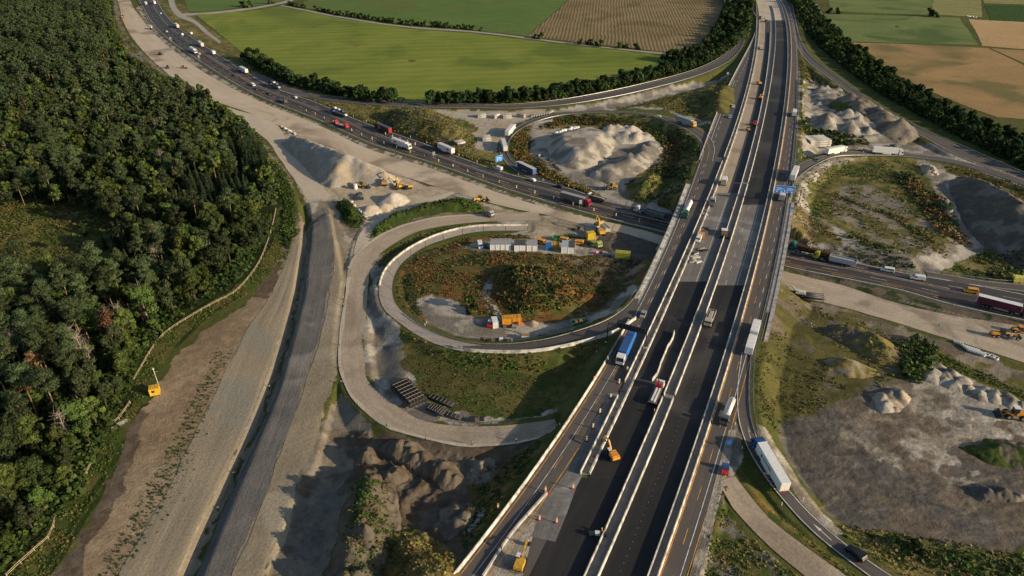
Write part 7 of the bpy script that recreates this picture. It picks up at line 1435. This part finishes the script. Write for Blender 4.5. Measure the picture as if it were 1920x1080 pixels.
# ---------------------------------------------------------------- beacons and posts
M_bw = flat('beacon_white', (.72,.66,.55), .6); 
bme = (MB().box((0, 0, .06), (.30, .10, 1.25)).mesh('panel', M_bw), MB().box((0, 0, 0), (.75, .40, .10)).mesh('foot', M_bl), MB().box((0, -.055, .35), (.30, .012, .22)).box((0, -.055, .85), (.30, .012, .22)).mesh('stripes', M_or))
def beacon(px, py, z=0, main=False, s=1.25, label='striped roadworks beacon standing beside the traffic lanes', group='roadworks beacons', xyz=None):
    if xyz is not None: p = xyz
    else:
        p = atm(px, py) if main else at(px, py, z)
    zz = p[2]+.04 if (main or xyz is not None) else float(hz(np.array([p[0]]), np.array([p[1]]))[0])+.15
    e = empty('roadworks_beacon', (p[0], p[1], zz), random.uniform(-.3, .3)); e.scale = (s*1.15, s, s); tag(e, label, 'beacon', group)
    a = link('panel', bme[0], e); link('foot', bme[1], e); link('stripes', bme[2], a)
Pm = on(LW, .2); s_ = np.r_[0, np.cumsum(np.linalg.norm(np.diff(Pm[:, :2], axis=0), axis=1))]
tot = s_[-1]
for q in np.arange(0, tot, 11.5):
    p = [np.interp(q, s_, Pm[:, j]) for j in range(3)]; X_, Y_ = plan(p[0], p[1])
    if 560 < X_ < 1240: beacon(0, 0, xyz=p)
Pm = on(LW, .72); s_ = np.r_[0, np.cumsum(np.linalg.norm(np.diff(Pm[:, :2], axis=0), axis=1))]
for q in np.arange(0, tot, 7):
    p = [np.interp(q, s_, Pm[:, j]) for j in range(3)]; X_, Y_ = plan(p[0], p[1])
    if 712 < X_ < 790: beacon(0, 0, xyz=p)
for t_, a_, b_, st in ((1.03, 640, 1240, 15), ):
    Pm = on(LW, t_); s_ = np.r_[0, np.cumsum(np.linalg.norm(np.diff(Pm[:, :2], axis=0), axis=1))]
    for q in np.arange(0, tot, st):
        p = [np.interp(q, s_, Pm[:, j]) for j in range(3)]; X_, Y_ = plan(p[0], p[1])
        if a_ < X_ < b_: beacon(0, 0, xyz=p, s=1.0, label='white marker post on the verge of the lower motorway', group='verge marker posts')
for px, py in ((1176,696),(1161,719),(1145,747),(1125,775),(1112,803),(1100,827)): beacon(px, py, 7, True, label='beacon in the row along the right edge of the left road below the gantry', group='beacons below the gantry')
lme = (MB().box((0, 0, 0), (.9, .5, .28)).mesh('foot', M_rd), MB().tube((0, 0, .2), (0, 0, 1.9), .06, .06, 6).mesh('pole', M_wt), MB().box((0, 0, 1.7), (.5, .18, .5)).mesh('lamp', M_or), MB().box((0, -.02, .35), (.5, .06, 1.2)).mesh('panel', M_bw))
for px, py, lb in ((1023,922,'warning lamp at the head of the barrier by the milled ramp, upper'),(1029,926,'overturned red lamp foot at the head of the barrier by the milled ramp'),(1075,917,'warning lamp on the right edge of the milled ramp'),(1012,976,'warning lamp near the lower left corner of the milled ramp'),(1044,981,'warning lamp near the lower right corner of the milled ramp'),(1113,856,'red lamp foot inside the end of the rubble median'),(1114,715,'warning lamp outside the left road south of the gantry, upper'),(934,954,'warning lamp outside the left road near the soil heaps'),(843,1078,'warning lamp outside the left road at the bottom edge'),(1166,733,'red lamp foot at the head of the median barrier')):
    p = atm(px, py); e = empty('warning_lamp', (p[0], p[1], float(max(gz(p[0], p[1])+.1, p[2]+.05 if px > 950 else -9)))); e.scale = (.8, .8, .85); tag(e, lb, 'warning lamp'); link('foot', lme[0], e)
    if 'foot' not in lb: link('pole', lme[1], e); link('lamp', lme[2], e); link('panel', lme[3], e)
pme = (MB().tube((0, 0, -.2), (0, 0, 1.4), .08, .08, 6).mesh('stake', M_dk), MB().box((0, 0, .9), (.3, .08, .35)).mesh('tag', M_wt))
for px, py, z in ((644,562,.6),(644,575,.6),(637,648,1),(636,690,1.2),(641,720,1.4),(671,762,2),(725,798,2.3),(798,826,2.6),(885,835,3),(968,830,3.6),(653,506,.6),(547,592,0),(504,723,0),(437,884,0),(407,949,0),(733,431,.2),(777,416,.2),(827,406,.1),(880,401,0),(712,395,0),(697,452,.3),(1465,546,0),(1543,559,0),(1760,611,0)):
    p = at(px, py, z); e = empty('survey_stake', (p[0], p[1], float(hz(np.array([p[0]]), np.array([p[1]]))[0])+.1)); tag(e, 'dark survey stake with a pale tag at the rim of a dirt road', 'stake', 'survey stakes'); link('stake', pme[0], e); link('tag', pme[1], e); e.scale = (1.4, 1.4, 1.2)
dpm = MB().box((0, 0, 0), (.14, .12, 1.0)).mesh('delineator_post', M_wt)
for px, py, z in ((1466,945,6),(1507,935,6),(1391,842,6.5),(1437,832,6.5),(1378,797,6.9),(800,607,3),(797,612,3),(960,637,5),(922,632,4),(1119,655,7),(718,517,2),(866,655,4),(835,446,1),(894,434,0),(1090,206,1.5),(1190,213,3),(1326,265,6),(1502,298,6),(1618,288,3.5),(1792,300,2)):
    p = at(px, py, z); o = link('delineator_post', dpm); o.location = (p[0], p[1], float(hz(np.array([p[0]]), np.array([p[1]]))[0])+.05); o.scale = (1.2, 1.2, 1.0); tag(o, 'white delineator post at the edge of a slip or loop road', 'delineator', 'delineator posts')
# ================================================================ stacks and loose material
def boulders(px0, py0, px1, py1, n, r, mat, label, group, z=0, name='boulder'):
    for k in range(n):
        t = (k+.5)/n; p = at(px0+(px1-px0)*t+random.uniform(-1.5, 1.5), py0+(py1-py0)*t+random.uniform(-1, 1), z); s = r*random.uniform(.6, 1.3)
        mb = MB().ball((0, 0, 0), s, 7, 4, (1.2, .9, .75)); mb.v = [(a*random.uniform(.75, 1.2), b*random.uniform(.75, 1.2), c*random.uniform(.8, 1.15)) for a, b, c in mb.v]
        o = mb.obj(name, mat); o.location = (p[0], p[1], float(hz(np.array([p[0]]), np.array([p[1]]))[0])+s*.4); o.rotation_euler = (0, 0, random.uniform(0, 6)); tag(o, label, 'boulder', group)
M_stone = flat('pale_stone', (.52,.48,.41), .85, .2, var=.25); M_darkst = flat('dark_slab', (.06,.06,.055), .85)
boulders(655, 378, 690, 412, 20, .75, M_stone, 'pale boulder in the row beside the green triangular slope', 'boulders by the green slope'); boulders(1040, 251, 1085, 240, 12, 1.2, M_wt, 'white block in the row on the rim of the northern loop island', 'white blocks of the northern island', 1)
boulders(1028, 300, 1052, 322, 14, .8, M_darkst, 'dark slab in the heap at the west rim of the northern loop island', 'dark slabs of the northern island', 1); boulders(1005, 290, 1022, 305, 8, .6, M_darkst, 'dark slab near the small mixer on the northern loop island', 'dark slabs near the mixer', 1)
boulders(1315, 392, 1326, 372, 8, .5, M_cg, 'grey lump of broken kerb on the bridge deck', 'broken kerbs on the bridge', 7)
boulders(525, 236, 556, 252, 12, .9, M_stone, 'pale rubble lump in the strip between two dirt roads', 'rubble lumps in the strip'); boulders(1780, 428, 1800, 445, 10, .8, M_stone, 'pale lump of dumped concrete below the eastern bushes', 'dumped concrete lumps', 2)
boulders(1730, 312, 1755, 330, 10, .9, M_stone, 'stone of the small rubble field in the eastern loop', 'stones of the eastern rubble field', 2.5)
def stack(label, px, py, ang, cols, rows, L_, s, mat, z=0, cat='stack of beams', name='beam_stack', main=False, layers=2):
    r = root(name, label, cat, px, py, ang, z, main)
    me = MB().box((0, 0, 0), (L_, s*.9, s*.8)).mesh('beam', mat)
    for j in range(layers):
        for i in range(cols): o = link('beam', me, r); o.location = (random.uniform(-.15, .15), (i-(cols-1)/2)*s*1.15, .15+j*s)
    return r
for px, py, a, c, lb in ((903,220,8,3,'stack of pale concrete slabs, first from the left on the storage ground'),(930,221,50,2,'skewed stack of pale concrete beams on the storage ground'),(951,221,5,4,'widest stack of pale concrete slabs beside the loop road'),(977,220,-30,2,'small dark stack at the right of the storage ground')): stack(lb, px, py, a, c, 2, 5.5, 1.2, M_cw if px < 970 else M_cg, 0)
stack('pale pallet stack beside the lower motorway hedge', 862, 274, 30, 4, 2, 5, 1.2, M_cw, 0, layers=1); stack('pale slab stack on the concrete pad near the hedge', 912, 263, 10, 4, 2, 5, 1.3, M_cw, 0)
for k in range(8): stack('grey precast wall piece', 1000+k*4.6, 214-k*.9, 60, 1, 1, 7.0, 1.0, M_cg, 1.5, 'precast element', 'precast_element', layers=1)['group'] = 'precast wall pieces'
for o in [o for o in bpy.data.objects if o.get('group') == 'precast wall pieces']: o['label'] = 'grey precast wall piece in the slanting row above the northern loop road'
stack('layered pale slab stack north of the eastern slip road', 1530, 268, 8, 7, 3, 13, 1.3, M_cw, 2, layers=3); stack('small white beam pair near the north-east spoil heaps', 1520, 168, 0, 2, 1, 4, .8, M_wt, 2, layers=1)
pipe = flat('black_pipe', (.018,.018,.018), .5, .4); pend = flat('pipe_rim', (.30,.24,.17), .7)
def pipes(label, px, py, ang, n, rows, L_, r0, z, mat=pipe, cat='pipe stack', name='pipe_stack', wood=True):
    r = root(name, label, cat, px, py, ang, z); me = MB().tube((-L_/2, 0, 0), (L_/2, 0, 0), r0, r0, 12).mesh('pipe', mat, True); 
    for f in me.polygons: f.use_smooth = len(f.vertices) == 4
    for j in range(rows):
        for i in range(n-j): o = link('pipe', me, r); o.location = (0, (i-(n-j-1)/2)*r0*2.1, r0+.1+j*r0*1.85)
    if wood:
        for k in range(7): MB().box((-L_/2+L_*(k+.5)/7, 0, r0*2*rows+.0), (.09, n*r0*1.7, .1)).obj('batten', pend, r)
    return r
pipes('large stack of black pipes with pale battens inside the brown bend', 766, 742, 128, 6, 2, 11, .5, 2, wood=True); 
for k, (px, py) in enumerate(((757,728),(778,752),)): pipes('black pipe layer with battens, %s end of the big stack' % ('upper', 'lower')[k], px, py, 128, 6, 1, 5, .5, 2)
pipes('single line of black pipes behind the green-tipped pipes', 828, 752, 150, 3, 1, 9, .35, 2.5); pipes('black and green-tipped pipe bundle at the foot of the grassy slope', 820, 768, 150, 4, 1, 6, .4, 2.5); pipes('thin black pipe row along the brown bend', 840, 776, 158, 3, 1, 9, .3, 2.5)
pipes('long row of black barrels right of the bridge, left half', 1478, 555, -13, 4, 2, 14, .55, 1, wood=False); pipes('long row of black barrels right of the bridge, right half', 1510, 562, -13, 4, 2, 12, .55, 1, wood=False)
for k in range(8):
    r = root('concrete_pipe', 'white concrete pipe in the row beside the eastern gravel carriageway', 'pipe', 1812+k*4.3, 649+k*1.4, 100, 1, group='white pipes in the row'); MB().tube((-1.5, 0, .5), (1.5, 0, .5), .42, .42, 12).obj('barrel', M_wt, r); MB().tube((1.4, 0, .5), (1.62, 0, .5), .5, .5, 12).obj('socket', M_wt, r)
for k, (px, py) in enumerate(((1845,660),(1852,661),(1862,664),(1869,667),(1793,637),(1799,639),(1804,641))):
    r = root('shaft_ring', 'pale concrete shaft ring at either end of the white pipe row', 'shaft ring', px, py, 0, 1, group='shaft rings'); mb = MB()
    for i in range(14):
        a0, a1 = 2*math.pi*i/14, 2*math.pi*(i+1)/14; R0, R1 = (.95, .75) if k < 4 else (.6, .45)
        mb.add([(math.cos(a)*R, math.sin(a)*R, zz) for a in (a0, a1) for R in (R0, R1) for zz in (0, .6)], [(0, 4, 5, 1), (2, 3, 7, 6), (1, 5, 7, 3)])
    mb.obj('ring', M_wt, r)
# material on the bridge deck
for px, py, n, mt, lb in ((1317,470,1,M_dk,'dark bundle of formwork on the bridge deck left of the pale stripe'),(1302,476,1,M_dk,'second dark bundle of formwork on the bridge deck'),(1299,484,1,M_cw,'pale scaffold frames laid across the bridge deck'),(1304,492,1,M_cw,'lowest pale scaffold frames on the bridge deck'),(1322,396,1,M_cg,'grey props beside the white pickup on the bridge'),(1318,403,1,M_cg,'grey props lying in a row on the bridge'),(1319,430,1,M_dk,'dark pallets above the orange generator')):
    p = atm(px, py); r = empty('material_stack', (p[0], p[1], p[2]+.05), random.uniform(-.4, .6)); tag(r, lb, 'building material')
    for k in range(6): MB().box((random.uniform(-1.2, 1.2), random.uniform(-1, 1), 0), (random.uniform(1.4, 4.0), random.uniform(.2, .5), random.uniform(.3, .8)), rz=random.uniform(-.3, .3)).obj('piece', mt if k % 3 else M_cg, r)
for px, py, z, lb in ((912,639,3,'dark pallet stack, first from the left beside the inner guard rail of the loop'),(925,640,3,'dark pallet stack, second from the left beside the inner guard rail of the loop'),(940,641,3,'small pallet stack with white item beside the inner guard rail of the loop'),(947,612,2,'wooden pallet pieces left of the orange workshop container'),(1012,293,1,'small white-drummed mixer with tools on the northern loop island'),(1080,430,0,'dark scrap pile behind the green skip'),(1120,482,0,'red and white barrier pieces in front of the yard'),(895,785,3,'small black machine near the end of the pipe rows'),(1121,1003,7,'pale survey machine in the shade of the middle wall')):
    p = at(px, py, z); r = empty('pallet_stack', (p[0], p[1], (main_z(p[1])+.05) if z == 7 else float(hz(np.array([p[0]]), np.array([p[1]]))[0])+.05), random.uniform(-.2, .2)); tag(r, lb, 'pallets' if 'pallet' in lb else 'site clutter')
    ms = [M_rd, M_wt, M_rd] if 'red' in lb else ([M_dk, M_wt, M_dk] if 'white' in lb or 'pale' in lb else [M_dk, flat('old_wood', (.16,.12,.08), .9), M_dk])
    for k in range(3): MB().box((-1.5+k*1.4, random.uniform(-.2, .2), 0), (1.2, .9, random.uniform(.6, 1.2))).obj('load', ms[k], r, bevel=.04)
# rail fence at the forest edge
M_wood = flat('fence_wood', (.46,.36,.24), .85, .2, var=.2)
def woodfence(label, pts, z=0):
    P = smooth_curve(W(pts, z), step=3.5); P[:, 2] = gz(P[:, 0], P[:, 1]); e = empty('rail_fence', tuple(P[0])); tag(e, label, 'fence'); b = P[0].copy(); pm = MB().box((0, 0, -.3), (.12, .12, 1.5)).mesh('post', M_wood)
    for q in P[::max(1, len(P)//90+1)]: o = link('post', pm, e); o.location = tuple(q-b)
    for hgt, off in ((.65, 0), (1.15, 0)):
        mb = MB()
        for a, c in zip(P[:-1], P[1:]): mb.tube(tuple(a-b+np.array([random.uniform(-.05, .05), off, hgt])), tuple(c-b+np.array([0, off, hgt+random.uniform(-.06, .06)])), .065, .065, 5)
        mb.obj('rail', M_wood, e)
woodfence('wooden rail fence at the lower forest edge below the yellow cabin', [(14,1082),(37,1060),(70,1030),(100,1002),(103,975),(125,948),(145,925),(168,880),(185,845),(197,812),(222,790),(245,757)]); woodfence('long wooden rail fence curving along the forest edge above the yellow cabin', [(245,727),(262,697),(290,650),(312,625),(362,592),(402,570),(440,550),(480,505),(500,462),(513,420),(518,395)])
for k, (px, py, hh) in enumerate(((1362,1050,1),)): pass
# white farm objects
boulders(1812, 31.5, 1832, 32.5, 8, .9, M_wt, 'white bale in the row at the edge of the light field', 'white bales')
r = root('beehive_box', 'small white sign or box on the grassy wedge beside the northern left road', 'box', 1364, 141, 0, 3); MB().box((0, 0, 0), (1.2, .8, 1.6)).obj('body', M_wt, r); MB().box((0, 0, 1.6), (1.4, 1.0, .1)).obj('lid', M_sv, r)
r['label'] = 'small white box on the grassy wedge beside the northern left road'; r.name = 'equipment_box'
# people
def person(label, px, py, main, vest=(.65,.25,.02), ang=0, z=7):
    p = atm(px, py) if main else at(px, py, z); me = bpy.data.meshes.new('person'); V = [(0, 0, .95), (0, 0, 1.2), (0, 0, 1.42), (0, 0, 1.5), (0, 0, 1.66), (0, .1, .9), (.05, .12, .5), (0, .12, .05), (.16, .13, .03), (0, -.1, .9), (-.1, -.12, .5), (-.18, -.12, .05), (-.02, -.13, .03), (0, .2, 1.4), (.05, .26, 1.12), (.2, .22, .92), (0, -.2, 1.4), (.02, -.27, 1.12), (.14, -.24, .9)]
    E = [(0, 1), (1, 2), (2, 3), (3, 4), (0, 5), (5, 6), (6, 7), (7, 8), (0, 9), (9, 10), (10, 11), (11, 12), (2, 13), (13, 14), (14, 15), (2, 16), (16, 17), (17, 18)]
    R = [.15, .15, .15, .06, .11, .1, .07, .05, .04, .1, .07, .05, .04, .07, .05, .035, .07, .05, .035]; me.from_pydata(V, E, []); me.materials.append(paint_(vest)); o = link('person', me)
    sk = o.modifiers.new('skin', 'SKIN'); 
    for i, r0 in enumerate(R): me.skin_vertices[0].data[i].radius = (r0, r0)
    me.skin_vertices[0].data[0].use_root = True; ss = o.modifiers.new('s', 'SUBSURF'); ss.levels = 1; ss.render_levels = 1
    o.location = (p[0], p[1], (p[2]+.04) if main else float(hz(np.array([p[0]]), np.array([p[1]]))[0])+.05); o.rotation_euler = (0, 0, ang); tag(o, label, 'person')
    h = MB().ball((0, 0, 1.73), .13, 8, 5, (1.1, 1, .7)).obj('helmet', M_wt, o); l = MB().box((.0, 0, .1), (.2, .36, .62), taper=(1, .8)).obj('trousers', M_bl, o)
person('worker in orange clothes beside the left wall of the middle reserve', 1373, 395, True); person('worker in orange standing at the shaded machine by the middle wall near the bottom edge', 1128, 1000, True); person('worker in orange clothes standing behind the crane truck on black asphalt', 1226, 776, True); person('worker in dark clothes on the track above the dark tipper truck', 1120, 356, False, (.04,.04,.05), z=0)
# ================================================================ light
w = bpy.data.worlds.new('World'); SC.world = w; w.use_nodes = True; nt = w.node_tree
sky = nt.nodes.new('ShaderNodeTexSky'); sky.sky_type = 'NISHITA'; sky.sun_disc = False
EL = math.radians(18.0); SX, SY = .925, -.38
sky.sun_elevation = EL; sky.sun_rotation = math.atan2(SX, SY)
bg = nt.nodes['Background']; nt.links.new(sky.outputs[0], bg.inputs[0]); bg.inputs[1].default_value = .105
sl_ = bpy.data.lights.new('sun', 'SUN'); sl_.energy = 5.0; sl_.angle = math.radians(.5); sl_.color = (1.0, .82, .58)
so = bpy.data.objects.new('sun', sl_); COL.objects.link(so)
dv = Vector((SX*math.cos(EL), SY*math.cos(EL), math.sin(EL)))
so.rotation_euler = dv.to_track_quat('Z', 'Y').to_euler()
vs = SC.view_settings; vs.view_transform = 'Standard'; vs.look = 'None'; vs.exposure = .30; vs.gamma = 1.0; vs.use_curve_mapping = False
